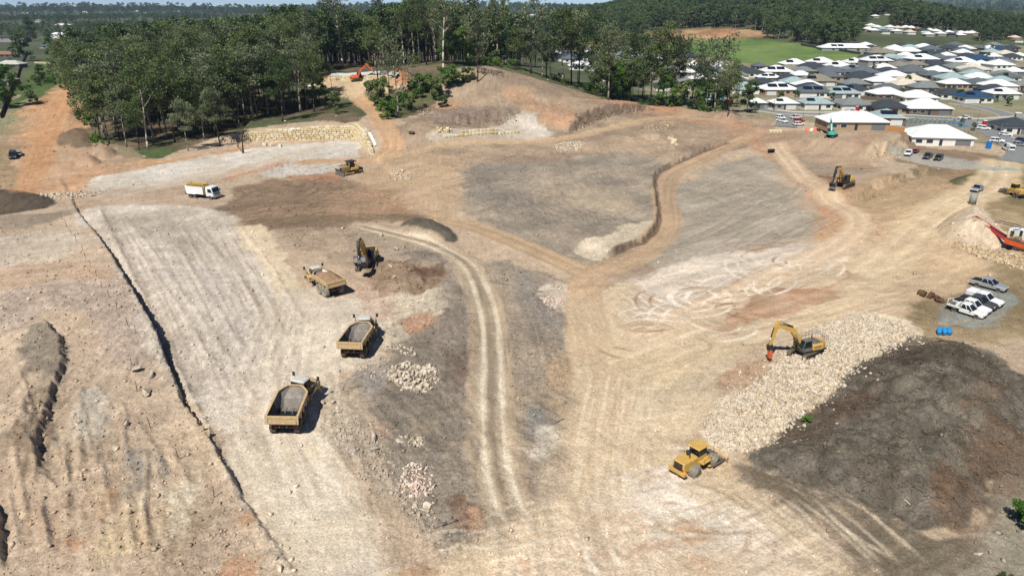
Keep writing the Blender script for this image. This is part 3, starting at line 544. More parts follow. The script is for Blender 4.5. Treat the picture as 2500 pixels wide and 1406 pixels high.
n1 = nt.nodes.new('ShaderNodeTexNoise'); n1.inputs['Scale'].default_value = 4.2; n1.inputs['Detail'].default_value = 6; n1.inputs['Roughness'].default_value = 0.7
n2 = nt.nodes.new('ShaderNodeTexNoise'); n2.inputs['Scale'].default_value = 0.35; n2.inputs['Detail'].default_value = 5
nt.links.new(tc.outputs['Object'], n1.inputs['Vector']); nt.links.new(tc.outputs['Object'], n2.inputs['Vector'])
mr = nt.nodes.new('ShaderNodeMapRange'); mr.inputs[1].default_value = 0.3; mr.inputs[2].default_value = 0.7; mr.inputs[3].default_value = 0.62; mr.inputs[4].default_value = 1.36
nt.links.new(n1.outputs['Fac'], mr.inputs[0])
mr2 = nt.nodes.new('ShaderNodeMapRange'); mr2.inputs[1].default_value = 0.3; mr2.inputs[2].default_value = 0.7; mr2.inputs[3].default_value = 0.92; mr2.inputs[4].default_value = 1.08
nt.links.new(n2.outputs['Fac'], mr2.inputs[0])
mm = nt.nodes.new('ShaderNodeMath'); mm.operation = 'MULTIPLY'; nt.links.new(mr.outputs[0], mm.inputs[0]); nt.links.new(mr2.outputs[0], mm.inputs[1])
vm = nt.nodes.new('ShaderNodeVectorMath'); vm.operation = 'SCALE'; nt.links.new(at_.outputs['Color'], vm.inputs[0]); nt.links.new(mm.outputs[0], vm.inputs['Scale'])
vo = nt.nodes.new('ShaderNodeTexVoronoi'); vo.inputs['Scale'].default_value = 2.1; vo.inputs['Randomness'].default_value = 1.0
nt.links.new(tc.outputs['Object'], vo.inputs['Vector'])
mv = nt.nodes.new('ShaderNodeMapRange'); mv.inputs[1].default_value = 0.10; mv.inputs[2].default_value = 0.22; mv.inputs[3].default_value = 1.0; mv.inputs[4].default_value = 0.0     # pebbles
nt.links.new(vo.outputs['Distance'], mv.inputs[0])
sx = nt.nodes.new('ShaderNodeSeparateColor'); nt.links.new(vo.outputs['Color'], sx.inputs[0])
ma = nt.nodes.new('ShaderNodeMath'); ma.operation = 'MULTIPLY'; nt.links.new(mv.outputs[0], ma.inputs[0]); nt.links.new(at_.outputs['Alpha'], ma.inputs[1])
rp = nt.nodes.new('ShaderNodeMapRange'); rp.inputs[3].default_value = 0.55; rp.inputs[4].default_value = 1.5; nt.links.new(sx.outputs[0], rp.inputs[0])
mxv = nt.nodes.new('ShaderNodeMix'); nt.links.new(ma.outputs[0], mxv.inputs['Factor']); mxv.inputs['A'].default_value = 1.0; nt.links.new(rp.outputs[0], mxv.inputs['B'])
vm2 = nt.nodes.new('ShaderNodeVectorMath'); vm2.operation = 'SCALE'; nt.links.new(vm.outputs[0], vm2.inputs[0]); nt.links.new(mxv.outputs['Result'], vm2.inputs['Scale'])
nt.links.new(vm2.outputs[0], bs.inputs['Base Color']); bs.inputs['Roughness'].default_value = 0.95
bs.inputs['Specular IOR Level'].default_value = 0.15
bp = nt.nodes.new('ShaderNodeBump'); bp.inputs['Strength'].default_value = 0.8; bp.inputs['Distance'].default_value = 0.15
nt.links.new(n1.outputs['Fac'], bp.inputs['Height']); nt.links.new(bp.outputs[0], bs.inputs['Normal'])
me.materials.append(gm)
ground = bpy.data.objects.new('ground', me); C.objects.link(ground); ground['kind'] = 'structure'
ground['label'] = 'bare graded soil of the earthworks site with tracks, strips and stockpiles'
# from here on heights are read off the finished sheet
GZ = gzv.reshape(nr, nc); AZI = np.arange(nc); DPI = np.arange(nr)
def height(x, y):
    x = np.asarray(x, float); y = np.asarray(y, float)
    fi = np.interp(np.degrees(np.arctan2(x, y)), az, AZI); fj = np.interp(-np.degrees(np.arctan2(CAM_Z, np.hypot(x, y))), -dep, DPI)
    i = np.clip(fi.astype(int), 0, nc-2); j = np.clip(fj.astype(int), 0, nr-2); u = fi-i; v = fj-j
    return (GZ[j, i]*(1-u)+GZ[j, i+1]*u)*(1-v)+(GZ[j+1, i]*(1-u)+GZ[j+1, i+1]*u)*v
# ---------------------------------------------------------------- materials for things
MATS = {}
def mat(name, c, rough=0.6, metal=0.0, noise=0.12, scale=6.0, bump=0.0, spec=0.3, dirt=None, dirt_amt=0.5, coat=0.0):
    """procedural surface: base colour broken up by noise, optional dust or dirt blotches"""
    if name in MATS: return MATS[name]
    m, nt, bs = new_mat(name)
    c = lin(c)*0.86
    tc = nt.nodes.new('ShaderNodeTexCoord'); n = nt.nodes.new('ShaderNodeTexNoise')
    n.inputs['Scale'].default_value = scale; n.inputs['Detail'].default_value = 5
    nt.links.new(tc.outputs['Object'], n.inputs['Vector'])
    cr = nt.nodes.new('ShaderNodeValToRGB'); e = cr.color_ramp.elements
    e[0].position = 0.3; e[1].position = 0.7
    e[0].color = (*np.clip(c*(1-noise), 0, 1), 1); e[1].color = (*np.clip(c*(1+noise), 0, 1), 1)
    nt.links.new(n.outputs['Fac'], cr.inputs['Fac']); out = cr.outputs['Color']
    if dirt is not None:
        n2 = nt.nodes.new('ShaderNodeTexNoise'); n2.inputs['Scale'].default_value = scale*0.35; n2.inputs['Detail'].default_value = 7; n2.inputs['Roughness'].default_value = 0.7
        nt.links.new(tc.outputs['Object'], n2.inputs['Vector'])
        mp = nt.nodes.new('ShaderNodeMapRange'); mp.inputs[1].default_value = 0.42; mp.inputs[2].default_value = 0.68; mp.inputs[4].default_value = dirt_amt
        nt.links.new(n2.outputs['Fac'], mp.inputs[0])
        mx = nt.nodes.new('ShaderNodeMix'); mx.data_type = 'RGBA'
        nt.links.new(mp.outputs[0], mx.inputs['Factor']); nt.links.new(out, mx.inputs['A']); mx.inputs['B'].default_value = (*lin(dirt)*0.86, 1)
        out = mx.outputs['Result']
    nt.links.new(out, bs.inputs['Base Color'])
    bs.inputs['Roughness'].default_value = rough; bs.inputs['Metallic'].default_value = metal; bs.inputs['Specular IOR Level'].default_value = spec
    if coat: bs.inputs['Coat Weight'].default_value = coat; bs.inputs['Coat Roughness'].default_value = 0.15
    if bump:
        b = nt.nodes.new('ShaderNodeBump'); b.inputs['Strength'].default_value = bump; b.inputs['Distance'].default_value = 0.05
        nt.links.new(n.outputs['Fac'], b.inputs['Height']); nt.links.new(b.outputs[0], bs.inputs['Normal'])
    MATS[name] = m; return m
DUST = (190, 168, 138)
M_YEL = mat('machine yellow', (204, 164, 76), 0.55, noise=0.2, dirt=(176, 150, 112), dirt_amt=0.75, scale=4)
M_TAN = mat('dusty yellow body', (198, 172, 128), 0.65, noise=0.18, dirt=(168, 146, 116), dirt_amt=0.8, scale=4)
M_BED = mat('worn steel body', (28, 32, 38), 0.45, 0.2, dirt=(62, 60, 58), dirt_amt=0.4, scale=3)
M_BEDF = mat('polished steel plate', (150, 144, 136), 0.4, 0.3, dirt=(104, 88, 74), dirt_amt=0.7, scale=2)
M_BLK = mat('black steel', (40, 40, 42), 0.6, dirt=(110, 98, 84), dirt_amt=0.4)
M_TYR = mat('dusty rubber', (52, 50, 48), 0.9, dirt=(150, 134, 112), dirt_amt=0.65, scale=5)
M_TYRL = mat('clay coated rubber', (150, 146, 138), 0.95, dirt=(90, 84, 76), dirt_amt=0.6, scale=5)
M_TRK = mat('track steel', (108, 100, 90), 0.6, 0.3, dirt=(160, 140, 114), dirt_amt=0.7, scale=8)
M_GLS = mat('tinted glass', (24, 30, 34), 0.08, noise=0.05, spec=0.6)
M_ROOF = mat('pale cab roof', (196, 196, 190), 0.5, dirt=DUST, dirt_amt=0.35)
M_GRY = mat('grey cab paint', (84, 88, 90), 0.5, dirt=DUST, dirt_amt=0.35)
M_CHR = mat('bright steel rod', (200, 200, 200), 0.25, 0.8, noise=0.03)
M_BKT = mat('bare bucket steel', (130, 126, 122), 0.45, 0.5, dirt=(110, 92, 76), dirt_amt=0.6)
M_ORG = mat('orange paint', (216, 92, 40), 0.45, dirt=DUST, dirt_amt=0.25)
M_TEAL = mat('teal paint', (52, 180, 164), 0.4, dirt=DUST, dirt_amt=0.15)
M_WHT = mat('white paint', (232, 234, 234), 0.35, noise=0.03, dirt=DUST, dirt_amt=0.12, coat=0.3)
M_OFFW = mat('dusty white paint', (226, 226, 222), 0.45, noise=0.04, dirt=DUST, dirt_amt=0.3)
M_RED = mat('red paint', (178, 44, 52), 0.4, dirt=DUST, dirt_amt=0.2)
M_SIL = mat('silver paint', (176, 182, 184), 0.3, 0.4, noise=0.04, dirt=DUST, dirt_amt=0.15, coat=0.3)
M_DGR = mat('dark grey paint', (66, 68, 72), 0.3, 0.2, noise=0.04, dirt=DUST, dirt_amt=0.15, coat=0.3)
M_BLP = mat('black paint', (34, 38, 42), 0.25, noise=0.04, dirt=DUST, dirt_amt=0.12, coat=0.4)
M_PLA = mat('black plastic', (36, 36, 38), 0.7)
M_MAR = mat('maroon paint', (120, 44, 74), 0.3, noise=0.04, coat=0.3)
M_RCAR = mat('bright red paint', (176, 36, 48), 0.3, noise=0.04, coat=0.3)
M_BLUEC = mat('dark blue paint', (44, 66, 110), 0.3, noise=0.04, coat=0.3)
M_YRL = mat('yellow rail', (226, 188, 62), 0.5, dirt=(160, 110, 60), dirt_amt=0.3)
M_LAMP = mat('lamp lens', (220, 216, 200), 0.15, noise=0.02, spec=0.6)
M_RLMP = mat('red lamp lens', (170, 30, 26), 0.2, noise=0.02)
M_SOIL = mat('loaded soil', (150, 122, 94), 0.95, noise=0.25, scale=3, bump=0.6)
M_RUST = mat('rusty steel', (96, 74, 58), 0.8, 0.2, noise=0.3, dirt=(130, 96, 66), dirt_amt=0.6)
# ---------------------------------------------------------------- mesh building
class MB:
    """collects shapes into one mesh"""
    def __init__(s): s.v = []; s.f = []; s.sm = []
    def add(s, vs, fs, smooth=False, M=None):
        o = len(s.v)
        if M is not None: vs = [tuple(M @ Vector(v)) for v in vs]
        s.v += [tuple(v) for v in vs]; s.f += [tuple(i+o for i in f) for f in fs]; s.sm += [smooth]*len(fs)
        return s
    def box(s, x0, x1, y0, y1, z0, z1, M=None, tx=0, ty=0, dx=0):
        """box; tx/ty draw the top in, dx shifts it forward"""
        vs = [(x0, y0, z0), (x1, y0, z0), (x1, y1, z0), (x0, y1, z0), (x0+tx+dx, y0+ty, z1), (x1-tx+dx, y0+ty, z1), (x1-tx+dx, y1-ty, z1), (x0+tx+dx, y1-ty, z1)]
        return s.add(vs, [(3, 2, 1, 0), (4, 5, 6, 7), (0, 1, 5, 4), (1, 2, 6, 5), (2, 3, 7, 6), (3, 0, 4, 7)], M=M)
    def rbox(s, x0, x1, y0, y1, z0, z1, b=0.08, M=None):
        """box with chamfered upright and top edges"""
        def ring(i, z): return [(x0+b+i, y0+i, z), (x1-b-i, y0+i, z), (x1-i, y0+b+i, z), (x1-i, y1-b-i, z), (x1-b-i, y1-i, z), (x0+b+i, y1-i, z), (x0+i, y1-b-i, z), (x0+i, y0+b+i, z)]
        return s.loft([ring(0, z0), ring(0, z1-b), ring(b*0.8, z1)], M=M)
    def prism(s, prof, y0, y1, M=None, in0=0, smooth=False):
        """side profile (x, z) extruded across y"""
        n = len(prof); vs = [(p[0], y0, p[1]) for p in prof]+[(p[0], y1, p[1]) for p in prof]
        fs = [tuple(range(n)), tuple(range(2*n-1, n-1, -1))]+[(i, i+n, (i+1) % n+n, (i+1) % n) for i in range(n)]
        return s.add(vs, fs, smooth, M)
    def loft(s, rings, M=None, caps=True, smooth=False, wrap=True):
        n = len(rings[0]); vs = [p for r in rings for p in r]; fs = []
        for k in range(len(rings)-1):
            for i in range(n if wrap else n-1): fs.append((k*n+i, k*n+(i+1) % n, (k+1)*n+(i+1) % n, (k+1)*n+i))
        if caps: fs += [tuple(range(n-1, -1, -1)), tuple(range((len(rings)-1)*n, len(rings)*n))]
        return s.add(vs, fs, smooth, M)
    def cyl(s, a, b, r, n=10, r2=None, smooth=True):
        a = Vector(a); b = Vector(b); d = (b-a).normalized(); r2 = r if r2 is None else r2
        u = d.orthogonal().normalized(); v = d.cross(u)
        ring = lambda p, q: [tuple(p+(u*math.cos(t)+v*math.sin(t))*q) for t in [2*math.pi*i/n for i in range(n)]]
        return s.loft([ring(a, r), ring(b, r2)], smooth=smooth)
    def tube(s, pts, r, n=6):
        for a, b in zip(pts, pts[1:]): s.cyl(a, b, r, n)
        return s
    def lathe(s, prof, n=20, M=None, smooth=True):
        """profile (radius, y) turned about the y axis"""
        rings = [[(q[0]*math.cos(t), q[1], q[0]*math.sin(t)) for t in [2*math.pi*i/n for i in range(n)]] for q in prof]
        return s.loft(rings, M=M, smooth=smooth)
    def mesh(s, name, m):
        me = bpy.data.meshes.new(name); me.from_pydata(s.v, [], s.f)
        me.polygons.foreach_set('use_smooth', s.sm); me.materials.append(m)
        fix_normals(me); return me
    def groups(s):
        """pieces of this mesh that do not touch each other"""
        n = len(s.v); up = list(range(n))
        def find(i):
            while up[i] != i: up[i] = up[up[i]]; i = up[i]
            return i
        for f in s.f:
            a = find(f[0])
            for j in f[1:]: up[find(j)] = a
        comp = {}
        for k, f in enumerate(s.f): comp.setdefault(find(f[0]), []).append(k)
        L = []
        for fs in comp.values():
            v = np.array([s.v[i] for k in fs for i in s.f[k]]); L.append([v.min(0)-0.02, v.max(0)+0.02, fs])
        go = True
        while go and len(L) > 1:
            go = False
            for i in range(len(L)):
                j = i+1
                while j < len(L):
                    if (L[i][0] <= L[j][1]).all() and (L[j][0] <= L[i][1]).all():
                        L[i] = [np.minimum(L[i][0], L[j][0]), np.maximum(L[i][1], L[j][1]), L[i][2]+L[j][2]]; L.pop(j); go = True
                    else: j += 1
        return [g[2] for g in L]
    def build(s, name, m, parent=None, loc=None, rot=None, label=None):
        G = s.groups() if parent is not None and len(s.f) < 3000 else [0]
        if len(G) < 2: return obj(name, s.mesh(name, m), parent, loc, rot, label)
        out = []
        for fs in G:
            b = MB(); mp = {}
            for k in fs:
                for i in s.f[k]:
                    if i not in mp: mp[i] = len(b.v); b.v.append(s.v[i])
                b.f.append(tuple(mp[i] for i in s.f[k])); b.sm.append(s.sm[k])
            out.append(obj(name, b.mesh(name, m), parent, loc, rot, label))
        SIB[out[0].name] = out[1:]
        return out[0]
SIB = {}
import bmesh
def fix_normals(me):
    bm = bmesh.new(); bm.from_mesh(me); bmesh.ops.recalc_face_normals(bm, faces=bm.faces); bm.to_mesh(me); bm.free()
def obj(name, me, parent=None, loc=None, rot=None, label=None):
    o = bpy.data.objects.new(name, me); C.objects.link(o)
    if parent is not None: o.parent = parent
    if loc is not None: o.location = loc
    if rot is not None: o.rotation_euler = rot
    if label: o['label'] = label
    return o
def tag(o, label, cat, group=None, kind=None):
    if label: o['label'] = label
    if cat: o['category'] = cat
    if group: o['group'] = group
    if kind: o['kind'] = kind
    return o
def thing(name, label, cat, loc=(0, 0, 0), rotz=0, group=None, rot=None, scale=None):
    o = bpy.data.objects.new(name, None); C.objects.link(o); o.empty_display_size = 0.5
    o.location = loc; o.rotation_euler = rot if rot is not None else (0, 0, rotz)
    if scale: o.scale = (scale,)*3
    return tag(o, label, cat, group)
KIDS = {}
def copy_tree(o, parent=None):
    c = o.copy(); C.objects.link(c); c.parent = parent
    for ch in [k for k in KIDS.get(o.name) or list(o.children)]: copy_tree(ch, c)
    return c
def ground_rot(x, y, rz, L=4.0):
    """rotation that sets a machine on the slope under it"""
    f = Vector((math.cos(rz), math.sin(rz), 0)); s = Vector((-math.sin(rz), math.cos(rz), 0)); p = Vector((x, y, 0))
    q = [p+f*L/2, p-f*L/2, p+s*L/4, p-s*L/4]
    z = height(np.array([a.x for a in q]), np.array([a.y for a in q]))
    X = Vector((f.x*L, f.y*L, z[0]-z[1])).normalized(); Y = Vector((s.x*L/2, s.y*L/2, z[2]-z[3])).normalized()
    Z = X.cross(Y).normalized(); Y = Z.cross(X)
    return Matrix((X, Y, Z)).transposed().to_euler(), float(z.mean())
def heading(p, q):
    """compass heading (about z) from one photograph point to another on the ground"""
    a = at(*p); b = at(*q); return math.atan2(b.y-a.y, b.x-a.x)
def text_mesh(s, size, m, ext=0.01):
    cu = bpy.data.curves.new('lettering', 'FONT'); cu.body = s; cu.size = size; cu.extrude = ext; cu.align_x = 'CENTER'; cu.align_y = 'CENTER'
    o = bpy.data.objects.new('tmp_text', cu); C.objects.link(o)
    dg = bpy.context.evaluated_depsgraph_get(); me = bpy.data.meshes.new_from_object(o.evaluated_get(dg))
    bpy.data.objects.remove(o); bpy.data.curves.remove(cu); me.materials.clear(); me.materials.append(m); me.name = 'lettering'
    return me
# ---------------------------------------------------------------- machines
WH = {}
def wheel(parent, x, y, r, wd, z=None, tyre=None, rimm=None, n=22):
    """tyre with tread blocks and a dished rim; the rim faces outwards"""
    tyre = tyre or M_TYR; rimm = rimm or M_YEL; key = (round(r, 2), round(wd, 2), tyre.name, rimm.name)
    if key not in WH:
        b = MB(); h = wd/2
        b.lathe([(r*0.56, -h*0.8), (r*0.62, -h), (r*0.93, -h), (r, -h*0.75), (r, h*0.75), (r*0.93, h), (r*0.62, h), (r*0.56, h*0.8)], n)
        if r > 0.6:
            for i in range(n):
                a = 2*math.pi*(i+0.5)/n
                for sg in (-1, 1):
                    Mx = Matrix.Rotation(-a, 4, 'Y') @ Matrix.Translation((r, sg*h*0.42, 0))
                    b.box(-0.02, 0.05, -h*0.40, h*0.40, -0.06, 0.06, Mx)
        rm = MB(); rm.lathe([(0.001, h*0.45), (r*0.2, h*0.5), (r*0.28, h*0.62), (r*0.45, h*0.55), (r*0.57, h*0.86), (r*0.6, h*0.88), (r*0.6, -h*0.88), (0.001, -h*0.8)], n)
        for i in range(8):
            a = 2*math.pi*i/8; rm.cyl((r*0.34*math.cos(a), h*0.55, r*0.34*math.sin(a)), (r*0.34*math.cos(a), h*0.66, r*0.34*math.sin(a)), r*0.035, 5)
        WH[key] = (b.mesh('tyre', tyre), rm.mesh('rim', rimm))
    t, rm = WH[key]
    wo = bpy.data.objects.new('wheel', t); C.objects.link(wo); wo.parent = parent
    wo.location = (x, y, r-0.04 if z is None else z); wo.rotation_euler = (0, random.random()*3, 0) if y >= 0 else (0, 0, math.pi)
    obj('rim', rm, wo); return wo
def sheet(name, rings, m, parent, smooth=False):
    return MB().loft(rings, caps=False, smooth=smooth).build(name, m, parent)
def haul_truck(label, p_tail, p_hitch, steer, loaded=False, tyre=None):
    a = at(*p_tail); b = at(*p_hitch); rz = math.atan2(b.y-a.y, b.x-a.x)
    c = a+(b-a).normalized()*6.75
    rot, z = ground_rot((a.x+c.x)/2, (a.y+c.y)/2, rz, 6)
    T = thing('haul_truck', label, 'dump truck', (c.x, c.y, gz(c.x, c.y)), 0, 'articulated haul trucks on the pale haul route', rot=rot, scale=0.95)
    ty = tyre or M_TYR
    # dump body: (x, half width at top, half width of floor, floor z, top z)
    st = [(-6.75, 1.72, 1.25, 1.95, 3.02), (-5.2, 1.72, 1.2, 1.72, 3.06), (-3.4, 1.72, 1.15, 1.55, 3.1), (-2.9, 1.72, 0.8, 1.6, 3.1), (-1.55, 1.70, 1.05, 2.2, 3.14), (-0.85, 1.25, 0.85, 2.65, 3.22), (-0.25, 0.74, 0.6, 3.0, 3.28)]
    def sec(s, o):
        x, wt, wf, zf, zt = s
        return [(x, -wt-o, zt), (x, -wt-o, zf+0.55*(zt-zf)), (x, -wf-o, zf-o), (x, wf+o, zf-o), (x, wt+o, zf+0.55*(zt-zf)), (x, wt+o, zt)]
    b = MB(); b.loft([sec(s, 0.09) for s in st], caps=False, wrap=False)
    b.add(sec(st[-1], 0.09), [(0, 1, 2, 3, 4, 5)])
    body = b.build('dump_body', M_TAN, T)
    MB().loft([sec((s[0], s[1], s[2], s[3], s[4]), -0.03) for s in st[:3]], caps=False, wrap=False).build('body_liner', M_BED, body)
    MB().loft([sec((s[0], s[1], s[2], s[3], s[4]), -0.035) for s in st[2:]], caps=False, wrap=False).build('front_plate', M_BEDF, body)
    rl = MB()
    for sg in (-1, 1):
        for s, t in zip(st, st[1:]):
            rl.loft([[(q[0], sg*(q[1]-0.10), q[4]-0.05), (q[0], sg*(q[1]+0.14), q[4]-0.05), (q[0], sg*(q[1]+0.14), q[4]+0.06), (q[0], sg*(q[1]-0.10), q[4]+0.06)] for q in (s, t)])
    rl.box(-0.36, -0.16, -0.84, 0.84, 3.22, 3.36); rl.build('top_rail', M_TAN, body)
    rb = MB()
    for xx in (-5.6, -4.3, -3.0, -1.9):
        for sg in (-1, 1): rb.box(xx-0.09, xx+0.09, sg*1.86-0.06, sg*1.86+0.06, 2.1, 2.98)
    rb.build('side_rib', M_TAN, body)
    fl = MB()
    for yy in (-0.42, 0.42): fl.box(-6.6, -2.3, yy-0.05, yy+0.05, 1.76, 1.84, Matrix.Rotation(R(-3.2), 4, 'Y') @ Matrix.Translation((0.05, 0, 0.02)))
    fl.build('floor_rail', M_BEDF, body)
    tg = MB(); tg.box(-6.98, -6.78, -1.86, 1.86, 2.02, 3.06); tg.build('tailgate', M_TAN, T)
    tf = MB(); tf.box(-7.04, -6.975, -1.62, 1.62, 2.86, 2.95); tf.box(-7.04, -6.975, -1.62, 1.62, 2.14, 2.22); tf.box(-7.04, -6.975, -1.62, -1.54, 2.221, 2.859); tf.box(-7.04, -6.975, 1.54, 1.62, 2.221, 2.859)
    tf.build('tailgate_frame', M_TAN, T)
    fr = MB(); fr.box(-6.0, 0.5, -0.5, 0.5, 0.85, 1.4); fr.box(-5.6, -2.4, -1.1, 1.1, 0.78, 0.98); fr.cyl((0, 0, 0.7), (0, 0, 1.5), 0.42); fr.cyl((-3.2, -1.2, 0.9), (-3.2, 1.2, 0.9), 0.22); fr.cyl((-5.15, -1.2, 0.9), (-5.15, 1.2, 0.9), 0.22)
    fr.build('rear_frame', M_BLK, T)
    lb = MB(); lb.box(-6.35, -6.2, -1.0, 1.0, 1.15, 1.4); lb.build('rear_bumper', M_BLK, T)
    for yy in (-0.85, 0.85): MB().box(-6.4, -6.35, yy-0.13, yy+0.13, 1.2, 1.34).build('tail_light', M_RLMP, T)
    for xx in (-3.2, -5.15):
        for sg in (-1, 1): wheel(T, xx, sg*1.36, 0.93, 0.72, None, ty)
    # tractor, turned at the hitch
    ca, sa = math.cos(steer), math.sin(steer)
    def tr(o):
        for q in [o]+SIB.get(o.name, []): q.matrix_local = Matrix.Rotation(steer, 4, 'Z') @ q.matrix_local
        return o
    tb = MB(); tb.box(0.3, 3.9, -0.55, 0.55, 0.8, 1.35); tb.cyl((1.75, -1.2, 0.9), (1.75, 1.2, 0.9), 0.25)
    tr(tb.build('tractor_frame', M_BLK, T))
    hd = MB()
    hd.loft([[(x, -w, zb), (x, -w, zt-0.25), (x, -w+0.3, zt), (x, w-0.3, zt), (x, w, zt-0.25), (x, w, zb)] for x, w, zb, zt in ((1.7, 1.18, 1.3, 2.52), (3.1, 1.15, 1.15, 2.40), (3.9, 1.02, 1.0, 2.15), (4.15, 0.85, 1.05, 1.85))])
    tr(hd.build('hood', M_TAN, T))
    tr(MB().box(4.0, 4.22, -1.25, 1.25, 0.72, 1.05).build('front_bumper', M_TAN, T))
    tr(MB().box(4.08, 4.2, -0.55, 0.55, 1.15, 1.7).build('grille', M_BLK, T))
    for sg in (-1, 1):
        fd = MB(); n = 7
        arc = [(1.75+1.2*math.cos(t), 0.95+1.12*math.sin(t)) for t in [math.pi*(0.02+0.9*i/n) for i in range(n+1)]]
        arc2 = [(1.75+1.1*math.cos(t), 0.95+1.02*math.sin(t)) for t in [math.pi*(0.02+0.9*i/n) for i in range(n+1)]]
        fd.prism(arc+arc2[::-1], sg*1.02, sg*1.74); tr(fd.build('fender', M_TAN, T))
        tr(wheel(T, 1.75, sg*1.36, 0.93, 0.72, None, ty))
        MBm = MB(); MBm.tube([(2.2, sg*1.35, 1.95), (2.25, sg*1.5, 2.7), (2.3, sg*1.62, 3.35)], 0.04); MBm.tube([(2.25, sg*1.5, 2.7), (1.7, sg*1.5, 2.7), (1.2, sg*1.5, 2.1)], 0.03)
        tr(MBm.build('mirror_arm', M_BLK, T))
        tr(MB().box(2.24, 2.34, sg*1.72-0.16, sg*1.72+0.16, 2.95, 3.5).build('mirror', M_BLK, T))
        tr(MB().box(4.2, 4.24, sg*0.95-0.14, sg*0.95+0.14, 0.8, 0.98).build('headlight', M_LAMP, T))
        sp = MB()
        for kk in range(3): sp.box(0.62-0.02*kk, 1.0, sg*1.3, sg*1.72, 0.75+0.33*kk, 0.80+0.33*kk)
        sp.box(0.55, 1.3, sg*1.2, sg*1.72, 1.80, 1.86); tr(sp.build('step', M_TAN, T))
    sd = MB(); sd.box(0.35, 1.75, -1.62, -1.5, 1.88, 2.6); sd.tube([(0.5, -1.66, 1.9), (0.5, -1.66, 2.75), (1.9, -1.66, 2.75), (2.1, -1.6, 1.95)], 0.03)
    tr(sd.build('engine_side_panel', M_BLK, T))
    tx = obj('lettering', TXT_CAT, T, (1.05, -1.635, 2.28), (R(90), 0, 0)); tr(tx)
    # cab
    cb = MB(); cb.loft([[(0.35, -w, z), (0.35, w, z), (x1, w, z), (x1, -w, z)] for w, x1, z in ((0.95, 2.1, 1.35), (0.95, 2.15, 2.3))])
    cab = tr(cb.build('cab', M_TAN, T))
    inv = cab.matrix_local.inverted()
    def cp(b, nm, m): o = b.build(nm, m, cab); return o
    g = MB(); g.loft([[(x0, -w, z), (x0, w, z), (x1, w, z), (x1, -w, z)] for w, x0, x1, z in ((0.93, 0.38, 2.12, 2.301), (0.84, 0.44, 1.75, 3.3))]); cp(g, 'cab_window', M_GLS)
    rf = MB(); rf.loft([[(x0+b_, -w, z), (x0, -w+b_, z), (x0, w-b_, z), (x0+b_, w, z), (x1-b_, w, z), (x1, w-b_, z), (x1, -w+b_, z), (x1-b_, -w, z)] for w, x0, x1, z, b_ in ((0.92, 0.34, 1.9, 3.301, 0.12), (0.92, 0.34, 1.9, 3.42, 0.12), (0.72, 0.5, 1.65, 3.54, 0.12))]); cp(rf, 'cab_roof', M_ROOF)
    pl = MB()
    for sg in (-1, 1):
        for (xa, xb) in ((0.38, 0.44), (2.12, 1.76), (1.2, 1.1)): pl.cyl((xa, sg*0.94, 2.28), (xb, sg*0.85, 3.32), 0.05, 5)
    cp(pl, 'cab_pillar', M_GRY)
    rk = MB(); rk.box(0.3, 0.345, -0.8, 0.8, 2.55, 3.2); rk.tube([(0.25, -0.75, 2.4), (0.25, -0.75, 3.3), (0.25, 0.75, 3.3), (0.25, 0.75, 2.4)], 0.04); cp(rk, 'rear_guard', M_BLK)
    if loaded:
        ld = MB(); nx, ny = 16, 10; vs = []; fs = []
        for i in range(nx+1):
            t = i/nx; x = -6.7+6.1*t; wdt = 1.66 if x < -1.5 else 1.66-0.95*(x+1.5)/0.9
            for j in range(ny+1):
                u = j/ny*2-1; vs.append((x, u*wdt, 2.78+0.55*(1-abs(u)**2)*(1-abs(2*t-1)**3)+0.10*random.uniform(-1, 1)))
        for i in range(nx):
            for j in range(ny): q = i*(ny+1)+j; fs.append((q, q+1, q+ny+2, q+ny+1))
        o = MB().add(vs, fs, False).build('soil_load', M_SOIL); o.location = T.location; o.rotation_euler = T.rotation_euler; o.scale = T.scale
        tag(o, 'heaped brown soil filling the bed of the truck beside the digger', 'soil load')
    return T
M_LET = mat('white lettering', (226, 222, 210), 0.5, noise=0.03)
M_LETB = mat('black lettering', (30, 30, 32), 0.5, noise=0.03)
TXT_CAT = text_mesh('CAT', 0.5, M_LET)
def beam(pts, hs, y0, y1):
    """box beam through side-view points with a depth at each point"""
    b = MB(); up = []; dn = []; n = len(pts)
    for i in range(n):
        d = Vector(pts[min(i+1, n-1)])-Vector(pts[max(i-1, 0)]); d.normalize(); nn = Vector((-d.y, d.x)); p = Vector(pts[i])
        up.append(p+nn*hs[i]/2); dn.append(p-nn*hs[i]/2)
    b.loft([[(u.x, y0, u.y), (u.x, y1, u.y), (d.x, y1, d.y), (d.x, y0, d.y)] for u, d in zip(up, dn)])
    return b
